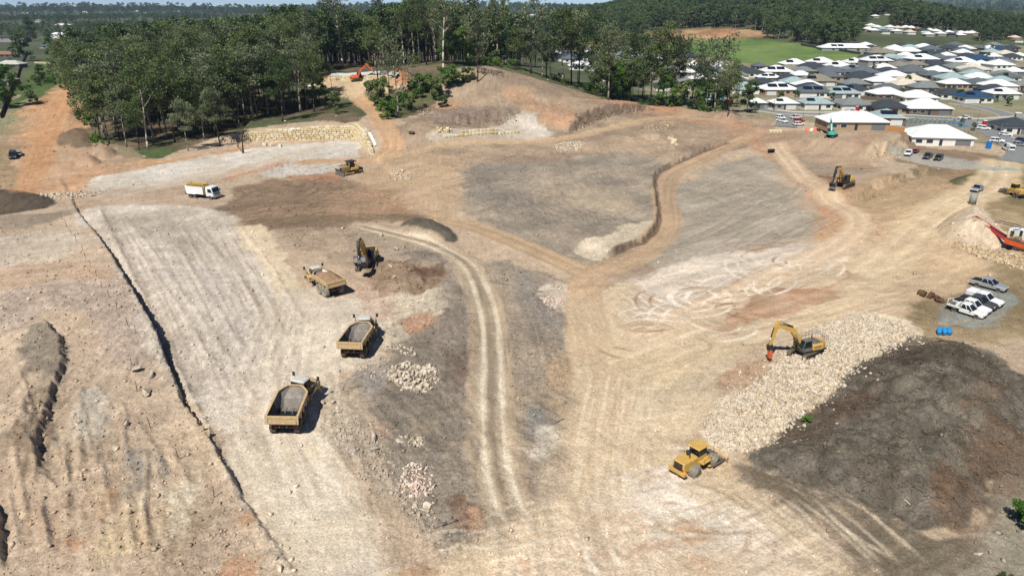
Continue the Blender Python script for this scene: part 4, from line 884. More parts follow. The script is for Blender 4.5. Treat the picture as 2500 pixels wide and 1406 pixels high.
def crawler(T, L, gauge, wd, h, yaw=0, m=None):
    """two crawler tracks: shoe belt, sprockets and side frame"""
    for sg in (-1, 1):
        r = h/2; prof = []
        for i in range(9): a = -math.pi/2+math.pi*i/8; prof.append((L/2-r+r*math.cos(a), r+r*math.sin(a)))
        for i in range(9): a = math.pi/2+math.pi*i/8; prof.append((-L/2+r+r*math.cos(a), r+r*math.sin(a)))
        y0, y1 = sg*gauge-wd/2, sg*gauge+wd/2
        belt = MB(); inner = [((p[0])*0.965, r+(p[1]-r)*0.78) for p in prof]
        n = len(prof)
        vs = [(p[0], y0, p[1]) for p in prof]+[(p[0], y1, p[1]) for p in prof]+[(p[0], y0, p[1]) for p in inner]+[(p[0], y1, p[1]) for p in inner]
        fs = []
        for i in range(n):
            j = (i+1) % n; fs += [(i, j, n+j, n+i), (2*n+i, 3*n+i, 3*n+j, 2*n+j), (i, 2*n+i, 2*n+j, j), (n+i, n+j, 3*n+j, 3*n+i)]
        belt.add(vs, fs)
        per = 0.19*h; x = -L/2+r
        while x < L/2-r:
            for zz in (h, 0): belt.box(x-0.035*h, x+0.035*h, y0-0.01, y1+0.01, zz-0.02*h, zz+0.05*h)
            x += per
        for i in range(5):
            for xc, s0 in ((L/2-r, -1), (-L/2+r, 1)):
                a = (math.pi/2-math.pi*(i+0.5)/5) if s0 < 0 else (math.pi/2+math.pi*(i+0.5)/5)
                Mx = Matrix.Translation((xc, 0, r)) @ Matrix.Rotation(-a, 4, 'Y') @ Matrix.Translation((r, 0, 0))
                belt.box(-0.01, 0.05*h, y0-0.01, y1+0.01, -0.035*h, 0.035*h, Mx)
        Mz = Matrix.Rotation(yaw, 4, 'Z')
        t = belt.build('track', m or M_TRK, T); t.matrix_local = Mz
        sp = MB()
        for xc in (-L/2+r, L/2-r): sp.lathe([(0.001, y0+0.02), (r*0.7, y0+0.02), (r*0.7, y1-0.02), (0.001, y1-0.02)], 14, Matrix.Translation((xc, 0, r)))
        sp.build('sprocket', M_BLK, t)
        fr = MB(); fr.box(-L/2+r, L/2-r, y0+0.06, y1-0.06, h*0.22, h*0.72); fr.build('track_frame', M_BLK, t)
    u = MB(); u.box(-L*0.2, L*0.2, -gauge, gauge, h*0.45, h*0.85); u.cyl((0, 0, h*0.8), (0, 0, h*1.12), gauge*0.62, 16)
    o = u.build('undercarriage', M_BLK, T); o.matrix_local = Matrix.Rotation(yaw, 4, 'Z')
def bucket_mesh(w, k, m):
    prof = [(0, 0.5), (-0.42, 0.42), (-0.62, 0.1), (-0.6, -0.25), (-0.35, -0.55), (0.1, -0.72), (0.55, -0.72)]
    inn = [(0.02, 0.42), (-0.37, 0.35), (-0.54, 0.08), (-0.52, -0.22), (-0.31, -0.47), (0.1, -0.64), (0.55, -0.68)]
    b = MB(); pr = [(p[0]*k, p[1]*k) for p in prof]; ir = [(p[0]*k, p[1]*k) for p in inn]
    b.prism(pr+ir[::-1], -w/2, w/2)
    for sg in (-1, 1): b.prism(pr, sg*w/2-0.03*k, sg*w/2+0.03*k)
    for i in range(5):
        y = -w/2+w*(i+0.5)/5; b.box(0.5*k, 0.82*k, y-0.07*k, y+0.07*k, -0.75*k, -0.66*k, tx=0)
    b.box(-0.25*k, 0.1*k, -0.2*k, 0.2*k, 0.4*k, 0.62*k)
    return b
def excavator(label, loc, house, track, k, paint, boom, tool='bucket', cabm=None, hoodm=None, rails=None, brand=None, tool_yaw=0, boommat=None, stickmat=None, trk=None):
    """crawler excavator; boom = side-view points root, knee, tip, stick end in metres before scaling; tool hangs at the stick end"""
    rot, z = ground_rot(loc.x, loc.y, house, 4*k)
    T = thing('excavator', label, 'excavator', (loc.x, loc.y, gz(loc.x, loc.y)), rot=rot, scale=k)
    cabm = cabm or M_BLK; hoodm = hoodm or paint; boommat = boommat or paint; stickmat = stickmat or boommat
    crawler(T, 4.7, 1.3, 0.62, 1.0, track-house, trk)
    dk = MB(); dk.box(-2.6, 1.5, -1.42, 1.42, 1.12, 1.36); dk.build('deck', M_BLK, T)
    hs = MB(); hs.rbox(-2.1, 1.3, -1.42, -0.45, 1.361, 2.25, 0.12); hs.rbox(-2.1, -0.2, -0.45, 1.42, 1.361, 2.2, 0.12); hs.build('engine_house', paint, T)
    hd = MB(); hd.rbox(-2.0, -0.4, -0.95, 0.95, 2.2, 2.45, 0.12); hd.build('engine_hood', hoodm, T)
    cw = MB(); n = 8; arc = [(-2.1-1.0*math.sin(math.pi*i/n)**0.6, -1.42+2.84*i/n) for i in range(n+1)]
    cw.loft([[(x, y, zz) for x, y in arc] for zz in (1.2, 2.15)]); cw.loft([[(x, y, 2.15) for x, y in arc], [(-2.1+(x+2.1)*0.85, y*0.94, 2.3) for x, y in arc]])
    cw.build('counterweight', paint, T)
    pp = MB(); pp.cyl((-1.5, -0.6, 2.4), (-1.5, -0.6, 2.95), 0.08, 8); pp.build('exhaust', M_BLK, T)
    cb = MB(); cb.prism([(0.0, 1.36), (1.5, 1.36), (1.62, 1.9), (1.2, 3.02), (0.0, 3.02)], 0.42, 1.4); cab = cb.build('cab', cabm, T)
    cr = MB(); cr.rbox(-0.06, 1.3, 0.38, 1.44, 3.021, 3.14, 0.06); cr.build('cab_roof', hoodm if cabm is M_GRY else cabm, cab)
    for yy in (0.405, 1.405):
        gw = MB(); gw.prism([(0.12, 1.95), (1.5, 1.95), (1.16, 2.92), (0.12, 2.92)], yy-0.012, yy+0.012); gw.build('side_window', M_GLS, cab)
    fw = MB(); fw.add([(1.635, 0.52, 1.95), (1.635, 1.3, 1.95), (1.23, 1.3, 2.98), (1.23, 0.52, 2.98)], [(0, 1, 2, 3)]); fw.add([(1.66, 0.52, 1.95), (1.66, 1.3, 1.95), (1.25, 1.3, 2.98), (1.25, 0.52, 2.98)], [(0, 1, 2, 3)]); fw.build('windscreen', M_GLS, cab)
    Pr, Pk, Pt, Pe = [Vector(q) for q in boom]
    y0, y1 = -0.32, 0.22
    mid1 = Pr.lerp(Pk, 0.5)
    bm = beam([Pr, mid1, Pk, Pk.lerp(Pt, 0.5), Pt], [0.5, 0.72, 0.82, 0.62, 0.4], y0, y1); bo = bm.build('boom', boommat, T)
    sk = beam([Pt+(Pt-Pe).normalized()*0.75, Pt, Pt.lerp(Pe, 0.35), Pe], [0.32, 0.62, 0.5, 0.3], y0+0.06, y1-0.06); so_ = sk.build('stick', stickmat, T)
    def ram(nm, a, b, f=0.55, r=0.09, yy=(-0.05,), par=None):
        for y in yy:
            A_ = Vector((a[0], y, a[1])); B_ = Vector((b[0], y, b[1])); m_ = A_.lerp(B_, f)
            o = MB().cyl(A_, m_, r, 8).build(nm, M_BLK, par or T); MB().cyl(m_, B_, r*0.6, 8).build('ram_rod', M_CHR, o)
    ram('boom_ram', (1.25, 1.35), Pk.lerp(mid1, 0.25)-Vector((0, 0.1)), 0.6, 0.1, (-0.5, 0.4))
    d1 = (Pt-Pk).normalized(); nn = Vector((-d1.y, d1.x)); nn = nn if nn.y > 0 else -nn
    ram('stick_ram', Pk.lerp(Pt, 0.05)+nn*0.5, Pt+(Pt-Pe).normalized()*0.65+nn*0.05, 0.65, 0.1)
    ds = (Pe-Pt).normalized(); ns = Vector((-ds.y, ds.x)); ns = ns if ns.x > 0 else -ns
    ram('tool_ram', Pt.lerp(Pe, 0.12)+ns*0.42, Pe-ds*0.25+ns*0.3, 0.6, 0.09)
    ho = MB(); ho.tube([(p.x, -0.2, p.y+0.45) for p in (mid1, Pk, Pk.lerp(Pt, .5))]+[(Pt.x, -0.2, Pt.y+0.3)], 0.03, 5); ho.tube([(p.x, 0.1, p.y+0.45) for p in (mid1, Pk, Pk.lerp(Pt, .5))]+[(Pt.x, 0.1, Pt.y+0.3)], 0.03, 5); ho.build('hose', M_PLA, bo)
    Mt = Matrix.Translation((Pe.x, -0.05, Pe.y)) @ Matrix.Rotation(-tool_yaw, 4, 'Y')
    if 'bucket' in tool:
        o = bucket_mesh(*((1.7, 1.45) if tool == 'bigbucket' else (1.5, 1.0)), M_BKT).build('bucket', M_BKT, T); o.matrix_local = Mt @ Matrix.Translation((0, 0, -0.55))
    elif tool == 'hammer':
        h1 = MB(); h1.box(-0.32, 0.32, -0.32, 0.32, -0.7, 0.15); h1.cyl((-0.45, 0, -0.1), (0.45, 0, -0.1), 0.25, 8); hh = h1.build('hitch', M_BLK, T); hh.matrix_local = Mt
        h2 = MB(); h2.rbox(-0.27, 0.27, -0.3, 0.3, -2.0, -0.7, 0.05); o = h2.build('hammer_body', M_ORG, T); o.matrix_local = Mt
        h3 = MB(); h3.cyl((0, 0, -2.0), (0, 0, -2.55), 0.1, 8); h3.cyl((0, 0, -2.55), (0, 0, -2.75), 0.1, 8, 0.03); o = h3.build('chisel', M_BKT, T); o.matrix_local = Mt
    elif tool == 'grab':
        h1 = MB(); h1.box(-0.2, 0.2, -0.2, 0.2, -0.3, 0.1); h1.box(-0.5, 0.5, -0.15, 0.15, -0.45, -0.3)
        for sg in (-1, 1): h1.box(sg*0.5-0.06, sg*0.5+0.06, -0.15, 0.15, -0.9, -0.45)
        o = h1.build('block_grab', M_BKT, T); o.matrix_local = Mt
    if rails:
        r_ = MB(); zz = 2.35; pts = [(-2.9, -1.35), (-2.9, 1.35), (-0.3, 1.35)]; pts2 = [(-2.9, -1.35), (1.1, -1.35)]
        for pl in (pts, pts2):
            for hz in (0.45, 0.9): r_.tube([(x, y, zz+hz) for x, y in pl], 0.022, 4)
        n_ = 6
        for i in range(n_+1): r_.cyl((-2.9, -1.35+2.7*i/n_, zz-0.15), (-2.9, -1.35+2.7*i/n_, zz+0.95), 0.022, 4); r_.cyl((-2.9+4.0*i/n_, -1.35, zz-0.15), (-2.9+4.0*i/n_, -1.35, zz+0.95), 0.022, 4)
        r_.build('guard_rail', rails, T)
    if brand:
        o = obj('lettering', text_mesh(brand, 0.42, M_LETB), T, (-1.0, 1.432, 1.75), (R(90), 0, R(180)))
    return T
def placed(ob, pts_track=None): return ob
# three articulated haul trucks
haul_truck('dusty yellow haul truck with empty bed, nearest to the camera', (690, 1076), (724, 996), R(-20))
haul_truck('dusty yellow haul truck with empty bed, between the loaded and the nearest truck', (856, 887), (886, 842), R(10))
haul_truck('dusty yellow haul truck with its bed full of soil beside the large digger', (826, 728), (786, 703), R(-4), True, M_TYRL)
# big yellow digger loading the truck
pL = at(900, 650)
excavator('large yellow excavator with raised toothed bucket loading the soil-filled haul truck', pL, heading((905, 632), (878, 700)), heading((905, 632), (880, 690)), 1.2, M_YEL,
          [(0.6, 1.7), (2.6, 5.0), (5.0, 5.2), (5.9, 3.0)], 'bigbucket', M_BLK, M_BLK, tool_yaw=R(-75), stickmat=M_BLK)
# breaker on the rock windrow
pX = at(1966, 868)
excavator('yellow and grey excavator with orange rock breaker working on the pale rubble windrow', pX, heading((1962, 866), (1884, 880)), heading((1985, 860), (1938, 880)), 0.88, M_YEL,
          [(0.5, 1.7), (2.6, 4.7), (5.35, 5.9), (6.5, 2.9)], 'hammer', M_GRY, M_GRY, M_GRY, 'XCMG', R(-4))
# mid size yellow digger in the red cut
pS = at(2060, 456)
excavator('yellow excavator digging in the red soil cut with its bucket on the ground', pS, heading((2060, 456), (2031, 468)), heading((2080, 454), (2048, 464)), 1.02, M_YEL,
          [(0.5, 1.7), (2.3, 4.9), (4.5, 5.0), (5.7, 1.9)], 'bucket', M_BLK, M_YEL, tool_yaw=R(-35), stickmat=M_BLK)
pK = at(2029, 336)
excavator('teal excavator parked with its back to the camera before the timber fence', pK, R(72), heading((2022, 338), (2044, 331)), 0.92, M_TEAL,
          [(0.5, 1.7), (2.2, 4.3), (4.9, 5.6), (5.1, 2.4)], 'bucket', M_BLK, M_BLK, tool_yaw=R(-60))
pH = at(874, 198)
excavator('orange excavator setting blocks at the small upper wall in the trees', pH, R(-12), R(-6), 1.12, M_ORG,
          [(0.5, 1.7), (2.5, 4.5), (5.4, 5.9), (7.6, 3.2)], 'grab', M_BLK, M_ORG, tool_yaw=0)
# ---- bulldozer
def bulldozer():
    p = at(855, 424); rz = heading((875, 420), (828, 428)); rot, z = ground_rot(p.x, p.y, rz)
    T = thing('bulldozer', 'yellow bulldozer with dark canopy beside the pale gravel patch', 'bulldozer', p, rot=rot, scale=1.12)
    crawler(T, 4.0, 1.05, 0.6, 1.1)
    b = MB(); b.rbox(0.2, 2.5, -0.6, 0.6, 0.8, 2.0, 0.1); b.build('engine_hood', M_YEL, T)
    MB().box(2.5, 2.56, -0.5, 0.5, 0.9, 1.9).build('grille', M_BLK, T)
    b = MB(); b.rbox(-1.9, 0.2, -1.35, 1.35, 1.15, 1.6, 0.08); b.rbox(-1.9, -1.1, -1.1, 1.1, 1.6, 2.1, 0.1); b.build('platform', M_YEL, T)
    c = MB(); c.box(-1.1, 0.5, -0.8, 0.8, 1.6, 2.2); cab = c.build('cab', M_BLK, T)
    MB().box(-1.02, 0.42, -0.75, 0.75, 2.2, 3.0).build('cab_window', M_GLS, cab)
    MB().rbox(-1.5, 0.7, -1.05, 1.05, 3.05, 3.22, 0.06).build('canopy', M_BLK, cab)
    pl = MB()
    for x, y in ((-1.4, -0.95), (-1.4, 0.95), (0.6, -0.95), (0.6, 0.95)): pl.cyl((x, y, 1.5), (x, y, 3.1), 0.07, 6)
    pl.build('canopy_post', M_YEL, cab)
    s = MB()
    for x in np.linspace(1.0, 2.6, 5): s.tube([(x, -0.9, 1.2), (x, -0.9, 2.4), (x, 0.9, 2.4), (x, 0.9, 1.2)], 0.04, 5)
    s.build('sweep_bar', M_BLK, T)
    bl = MB(); pr = [(2.9+0.35*(2*t-1)**2, 0.05+1.55*t) for t in np.linspace(0, 1, 7)]
    bl.prism([(x, z_) for x, z_ in pr]+[(x-0.1, z_) for x, z_ in pr[::-1]], -2.0, 2.0); bl.build('blade', M_BKT, T)
    ar = MB()
    for sg in (-1, 1): ar.box(-0.3, 3.0, sg*1.55-0.1, sg*1.55+0.1, 0.4, 0.62); ar.cyl((1.9, sg*0.5, 1.7), (2.85, sg*0.6, 0.9), 0.07, 6)
    ar.build('push_arm', M_YEL, T)
    rp = MB(); rp.box(-2.9, -1.9, -0.8, 0.8, 0.7, 1.0); rp.box(-3.1, -2.9, -1.0, 1.0, 0.6, 1.2)
    for y in (-0.8, 0, 0.8): rp.box(-3.3, -3.1, y-0.06, y+0.06, 0.05, 1.3)
    rp.build('ripper', M_BLK, T)
bulldozer()
# ---- soil compactor
def compactor():
    a = at(1662, 1160); b = at(1738, 1116); rz = math.atan2(b.y-a.y, b.x-a.x); p = (a+b)/2; p.z = gz(p.x, p.y)
    rot, z = ground_rot(p.x, p.y, rz)
    T = thing('soil_compactor', 'yellow soil compactor with four padded steel drums and a front blade', 'compactor', p, rot=rot, scale=0.84)
    M_DRM = mat('clay coated drum steel', (158, 150, 136), 0.7, 0.2, dirt=(110, 100, 88), dirt_amt=0.5, scale=8)
    for x in (-1.85, 1.85):
        for sg in (-1, 1):
            d = MB(); d.lathe([(0.001, -0.48), (0.62, -0.48), (0.68, -0.44), (0.68, 0.44), (0.62, 0.48), (0.001, 0.48)], 24)
            for row in range(5):
                for i in range(14):
                    an = 2*math.pi*(i+0.5*(row % 2))/14
                    Mx = Matrix.Rotation(-an, 4, 'Y') @ Matrix.Translation((0.68, -0.38+0.19*row, 0)); d.box(-0.02, 0.11, -0.07, 0.07, -0.08, 0.08, Mx)
            o = d.build('drum', M_DRM, T); o.location = (x, sg*1.05, 0.74)
            MB().lathe([(0.001, 0.49*sg), (0.5, 0.49*sg), (0.5, 0.5*sg), (0.001, 0.5*sg)], 16).build('drum_hub', M_DRM, o)
    b = MB(); b.rbox(-3.6, -0.9, -0.82, 0.82, 0.95, 2.25, 0.12); b.build('engine_hood', M_YEL, T)
    b = MB(); b.box(-3.95, -3.4, -1.2, 1.2, 0.8, 1.15); b.build('rear_bumper', M_YEL, T)
    MB().box(-3.66, -3.6, -0.6, 0.6, 1.15, 2.1).build('radiator_grille', M_BLK, T)
    b = MB(); b.cyl((-1.5, 0.25, 2.25), (-1.5, 0.25, 2.6), 0.26, 10); b.cyl((-1.5, 0.25, 2.6), (-1.5, 0.25, 2.7), 0.3, 10); b.build('air_cleaner', M_BLK, T)
    b = MB(); b.cyl((-2.0, -0.35, 2.2), (-2.0, -0.35, 2.9), 0.07, 8); b.build('exhaust', M_BLK, T)
    b = MB(); b.box(-0.9, 1.1, -0.9, 0.9, 0.8, 1.4); b.box(-0.8, 0.9, -1.5, -0.9, 1.3, 1.4); b.box(-0.8, 0.9, 0.9, 1.5, 1.3, 1.4); b.build('main_frame', M_YEL, T)
    c = MB(); c.box(-0.8, 0.8, -0.75, 0.75, 1.4, 1.95); cab = c.build('cab', M_YEL, T)
    MB().box(-0.77, 0.85, -0.72, 0.72, 1.95, 3.0, tx=0.06, ty=0.05).build('cab_window', M_GLS, cab)
    MB().rbox(-0.95, 0.95, -0.9, 0.9, 3.001, 3.16, 0.08).build('cab_roof', M_YEL, cab)
    s = MB()
    for sg in (-1, 1):
        s.tube([(-0.6, sg*1.45, 1.4), (-0.6, sg*1.45, 2.3), (0.7, sg*1.45, 2.3), (0.7, sg*1.45, 1.4)], 0.035, 5); s.tube([(0.9, sg*1.4, 0.5), (0.9, sg*1.4, 1.4)], 0.05, 5); s.box(0.5, 1.0, sg*1.3-0.2, sg*1.3+0.2, 0.45, 0.5)
    s.build('handrail', M_YEL, T)
    f = MB(); f.box(1.0, 2.9, -0.45, 0.45, 0.75, 1.1)
    for sg in (-1, 1): f.box(0.9, 3.3, sg*1.72-0.07, sg*1.72+0.07, 0.45, 0.65); f.cyl((2.2, sg*0.4, 1.2), (3.3, sg*0.5, 0.8), 0.06, 6)
    f.box(2.75, 2.9, -1.72, 1.72, 0.5, 0.68); f.build('front_frame', M_BKT, T)
    bl = MB(); pr = [(3.35+0.25*(2*t-1)**2, 0.1+1.0*t) for t in np.linspace(0, 1, 6)]; bl.prism(pr+[(x-0.08, z_) for x, z_ in pr[::-1]], -2.0, 2.0); bl.build('blade', M_TAN, T)
    an = MB(); an.cyl((1.9, -0.9, 1.1), (1.95, -0.9, 3.2), 0.025, 5); an.build('aerial', M_BLK, T)
    for y in (-0.65, 0.65): MB().box(-3.68, -3.6, y-0.1, y+0.1, 1.2, 1.45).build('tail_light', M_RLMP, T)
compactor()
# ---- water cart
def water_truck():
    a = at(470, 479); b = at(530, 485); rz = math.atan2(b.y-a.y, b.x-a.x); p = (a+b)/2
    rot, z = ground_rot(p.x, p.y, rz)
    T = thing('water_truck', 'white water truck with yellow railed tank top', 'truck', (p.x, p.y, z), rot=rot, scale=1.08)
    b = MB(); b.box(-4.2, 3.6, -0.45, 0.45, 0.6, 0.95); b.build('chassis', M_BLK, T)
    b = MB(); b.loft([[(x0, -1.2, z_), (x0, 1.2, z_), (x1, 1.2, z_), (x1, -1.2, z_)] for x0, x1, z_ in ((-4.0, 1.0, 1.05), (-4.2, 1.05, 2.75))]); b.build('tank', M_WHT, T)
    b = MB(); b.box(-4.0, 0.9, -1.0, 1.0, 2.751, 2.8); b.build('tank_top', M_RUST, T)
    r = MB()
    for zz in (2.95, 3.3):
        r.tube([(-3.8, -0.8, zz), (0.9, -0.8, zz), (0.9, 0.8, zz), (-3.8, 0.8, zz), (-3.8, -0.8, zz)], 0.045, 5)
    for x in np.linspace(-3.8, 0.9, 6):
        for y in (-0.8, 0.8): r.cyl((x, y, 2.75), (x, y, 3.3), 0.04, 5)
        r.tube([(x, -0.8, 2.95), (x, 0.8, 2.95)], 0.06, 5)
    r.build('top_rail', M_YRL, T)
    l = MB()
    for y in (-1.0, -0.45): l.cyl((1.25, y, 0.8), (1.25, y, 3.1), 0.05, 5)
    for i in range(7): l.box(1.2, 1.34, -1.0, -0.45, 0.95+0.3*i, 1.02+0.3*i)
    l.build('ladder', M_YRL, T)
    b = MB(); b.box(-4.5, -4.2, -1.1, 1.1, 0.7, 1.0); b.cyl((-4.5, -0.9, 1.0), (-4.7, -1.3, 1.3), 0.06, 6); b.cyl((-4.5, 0.9, 1.0), (-4.7, 1.3, 1.3), 0.06, 6); b.build('spray_bar', M_BLK, T)
    c = MB(); c.loft([[(1.75, -w, z_), (1.75, w, z_), (x1, w, z_), (x1, -w, z_)] for w, x1, z_ in ((1.15, 3.75, 0.75), (1.18, 3.8, 1.65), (1.05, 3.45, 2.75))]); cab = c.build('cab', M_WHT, T)
    MB().rbox(1.75, 3.35, -0.95, 0.95, 2.751, 2.9, 0.1).build('cab_roof', M_WHT, cab)
    MB().add([(3.815, -1.05, 1.68), (3.815, 1.05, 1.68), (3.49, 0.97, 2.68), (3.49, -0.97, 2.68)], [(0, 1, 2, 3)]).build('windscreen', M_GLS, cab)
    for sg in (-1, 1):
        MB().add([(2.3, sg*1.19, 1.65), (3.55, sg*1.19, 1.65), (3.3, sg*1.10, 2.45), (2.3, sg*1.10, 2.45)], [(0, 1, 2, 3)]).build('side_window', M_GLS, cab)
        MB().box(3.5, 3.56, sg*1.4-0.1, sg*1.4+0.1, 1.7, 2.2).build('mirror', M_BLK, cab)
        MB().box(3.78, 3.83, sg*0.9-0.18, sg*0.9+0.18, 0.85, 1.05).build('headlight', M_LAMP, cab)
    MB().box(3.76, 3.82, -0.7, 0.7, 1.1, 1.5).build('grille', M_GRY, cab)
    bb = MB(); bb.box(3.85, 4.0, -1.15, 1.15, 0.55, 0.85); bb.tube([(3.95, -1.05, 0.85), (3.95, -1.05, 1.15), (3.95, 1.05, 1.15), (3.95, 1.05, 0.85)], 0.05, 6); bb.build('bull_bar', M_CHR, T)
    for x in (-3.1, -1.85):
        for sg in (-1, 1): wheel(T, x, sg*0.95, 0.5, 0.5, None, M_TYR, M_SIL, 16)
    for sg in (-1, 1): wheel(T, 2.75, sg*1.02, 0.5, 0.32, None, M_TYR, M_SIL, 16)
    for sg in (-1, 1): MB().box(-3.8, -1.2, sg*1.2-0.25, sg*1.2+0.05, 1.03, 1.07).build('mudguard', M_WHT, T)
water_truck()
# ---- tracked crusher, half out of frame
def crusher():
    a = at(2440, 590); b = at(2560, 640); rz = math.atan2(b.y-a.y, b.x-a.x); p = (a*0.4+b*0.6)
    T = thing('tracked_crusher', 'orange, white and red tracked rock crusher feeding the crushed stone heap', 'crusher', (p.x, p.y, gz(p.x, p.y)), rz)
    crawler(T, 4.6, 1.1, 0.5, 0.9)
    b = MB(); b.rbox(-4.2, 4.5, -1.3, 1.3, 1.1, 2.2, 0.08); b.build('main_frame', M_ORG, T)
    b = MB(); b.rbox(-3.9, 0.4, 0.1, 1.5, 2.3, 4.3, 0.2); b.rbox(-4.6, -3.9, -0.4, 1.2, 2.0, 4.0, 0.15); b.build('engine_house', M_WHT, T)
    MB().box(-4.0, -3.3, -0.46, -0.40, 2.6, 3.6).build('engine_door', M_BLK, T)
    MB().box(-2.6, -2.1, 0.06, 0.1, 2.5, 4.0).build('vent', M_BLK, T)
    b = MB(); b.loft([[(1.0, -1.2, 2.9), (4.6, -1.2, 2.9), (4.6, 1.2, 2.9), (1.0, 1.2, 2.9)], [(0.6, -1.8, 4.2), (5.2, -1.8, 4.2), (5.2, 1.8, 4.2), (0.6, 1.8, 4.2)]], caps=False); b.box(1.2, 4.4, -1.0, 1.0, 2.2, 2.9); b.build('hopper', M_RED, T)
    cv = MB(); an = R(17); Mx = Matrix.Translation((-4.0, 0.2, 1.4)) @ Matrix.Rotation(an, 4, 'Y')
    cv.box(-8.6, 0.2, -0.62, -0.5, -0.25, 0.3, Mx); cv.box(-8.6, 0.2, 0.5, 0.62, -0.25, 0.3, Mx)
    for x in np.linspace(-8.4, 0, 9): cv.box(x-0.06, x+0.06, -0.5, 0.5, -0.2, -0.1, Mx)
    cv.build('conveyor', M_RED, T)
    bt = MB(); bt.box(-8.6, 0.2, -0.48, 0.48, 0.02, 0.08, Mx); bt.build('conveyor_belt', M_BLK, T)
    sc = MB(); sc.tube([(-7.5, -0.5, 4.4), (-4.3, -0.6, 4.6), (-2.5, 0, 4.5)], 0.08, 6); sc.tube([(-7.5, 0.9, 4.4), (-4.3, 1.0, 4.6), (-2.5, 0.8, 4.5)], 0.08, 6); sc.build('support_strut', M_BLK, T)
    r = MB()
    for zz in (2.75, 3.25): r.tube([(-3.8, -1.35, zz), (0.6, -1.35, zz), (4.4, -1.35, zz)], 0.035, 5); r.tube([(-3.8, -1.35, zz), (-3.8, 0, zz)], 0.035, 5)
    for x in np.linspace(-3.8, 4.4, 8): r.cyl((x, -1.35, 2.2), (x, -1.35, 3.25), 0.035, 5)
    r.build('walkway_rail', M_YRL, T)
    w_ = MB(); w_.box(-3.8, 4.4, -1.4, -0.5, 2.201, 2.24); w_.build('walkway', M_GRY, T)
    MB().rbox(-2.9, -1.6, -1.1, -0.3, 2.25, 2.8, 0.1).build('fuel_tank', M_GRY, T)
crusher()
# ---- small yellow loader at the right edge
def loader():
    a = at(2474, 478); rz = R(100); T = thing('wheel_loader', 'small yellow wheel loader seen from behind at the right edge', 'loader', (a.x, a.y, gz(a.x, a.y)), rz, scale=1.1)
    b = MB(); b.rbox(-2.4, -0.5, -0.75, 0.75, 0.8, 1.9, 0.12); b.build('engine_hood', M_YEL, T)
    MB().box(-2.75, -2.4, -0.95, 0.95, 0.5, 0.95).build('counterweight', M_BLK, T)
    b = MB(); b.box(-0.5, 1.5, -0.6, 0.6, 0.7, 1.3); b.build('main_frame', M_YEL, T)
    c = MB(); c.box(-0.5, 0.8, -0.68, 0.68, 1.3, 1.8); cab = c.build('cab', M_YEL, T)
    MB().box(-0.47, 0.77, -0.65, 0.65, 1.8, 2.75, tx=0.05, ty=0.04).build('cab_window', M_GLS, cab); MB().rbox(-0.55, 0.85, -0.75, 0.75, 2.751, 2.88, 0.06).build('cab_roof', M_YEL, cab)
    ar = MB()
    for y in (-0.45, 0.45): ar.cyl((0.9, y, 1.6), (2.6, y, 0.6), 0.1, 6)
    ar.build('lift_arm', M_YEL, T)
    o = bucket_mesh(2.2, 0.8, M_BKT).build('bucket', M_BKT, T); o.location = (2.9, 0, 0.65)
    for x in (-1.4, 1.3):
        for sg in (-1, 1): wheel(T, x, sg*0.95, 0.62, 0.45, None, M_TYR, M_YEL, 16)
loader()
# ---------------------------------------------------------------- rocks, blocks and loose things on the ground
def rock_mesh(name, seed, m, flat=0.75):
    r_ = random.Random(seed); bm = bmesh.new()
    for i in range(11):
        v = Vector((r_.gauss(0, 1), r_.gauss(0, 1), r_.gauss(0, 1))).normalized()*r_.uniform(0.8, 1.1); bm.verts.new((v.x, v.y*r_.uniform(.8, 1), v.z*flat))
    bmesh.ops.convex_hull(bm, input=bm.verts); me = bpy.data.meshes.new(name); bm.to_mesh(me); bm.free(); me.materials.append(m); return me
def rock_mat(name, c1, c2, c3, sc=0.9):
    m, nt, bs = new_mat(name); ge = nt.nodes.new('ShaderNodeNewGeometry'); n = nt.nodes.new('ShaderNodeTexNoise'); n.inputs['Scale'].default_value = sc; n.inputs['Detail'].default_value = 8; n.inputs['Roughness'].default_value = 0.75
    nt.links.new(ge.outputs['Position'], n.inputs['Vector']); cr = nt.nodes.new('ShaderNodeValToRGB'); cr.color_ramp.elements.new(0.5)
    for e, p, c in zip(cr.color_ramp.elements, (0.34, 0.5, 0.66), (c1, c2, c3)): e.position = p; e.color = (*lin(c)*0.82, 1)
    nt.links.new(n.outputs['Fac'], cr.inputs['Fac']); nt.links.new(cr.outputs['Color'], bs.inputs['Base Color']); bs.inputs['Roughness'].default_value = 0.9; bs.inputs['Specular IOR Level'].default_value = 0.2
    return m
MR_PALE = rock_mat('pale broken rock', (150, 128, 102), (200, 186, 164), (228, 220, 206), 1.5)
MR_PINK = rock_mat('pink streaked rock', (206, 150, 136), (214, 196, 178), (232, 224, 212), 1.6)
MR_GREY = rock_mat('grey boulder rock', (150, 142, 130), (180, 170, 154), (200, 190, 172))
MR_TAN = rock_mat('mixed rubble rock', (150, 126, 96), (196, 174, 138), (226, 212, 184), 1.4)
RK = {m.name: [rock_mesh('rock', 40+i, m) for i in range(7)] for m in (MR_PALE, MR_PINK, MR_GREY, MR_TAN)}
def rnd_rot(n): q = rng.normal(size=(n, 4)); return q/np.linalg.norm(q, axis=1)[:, None]
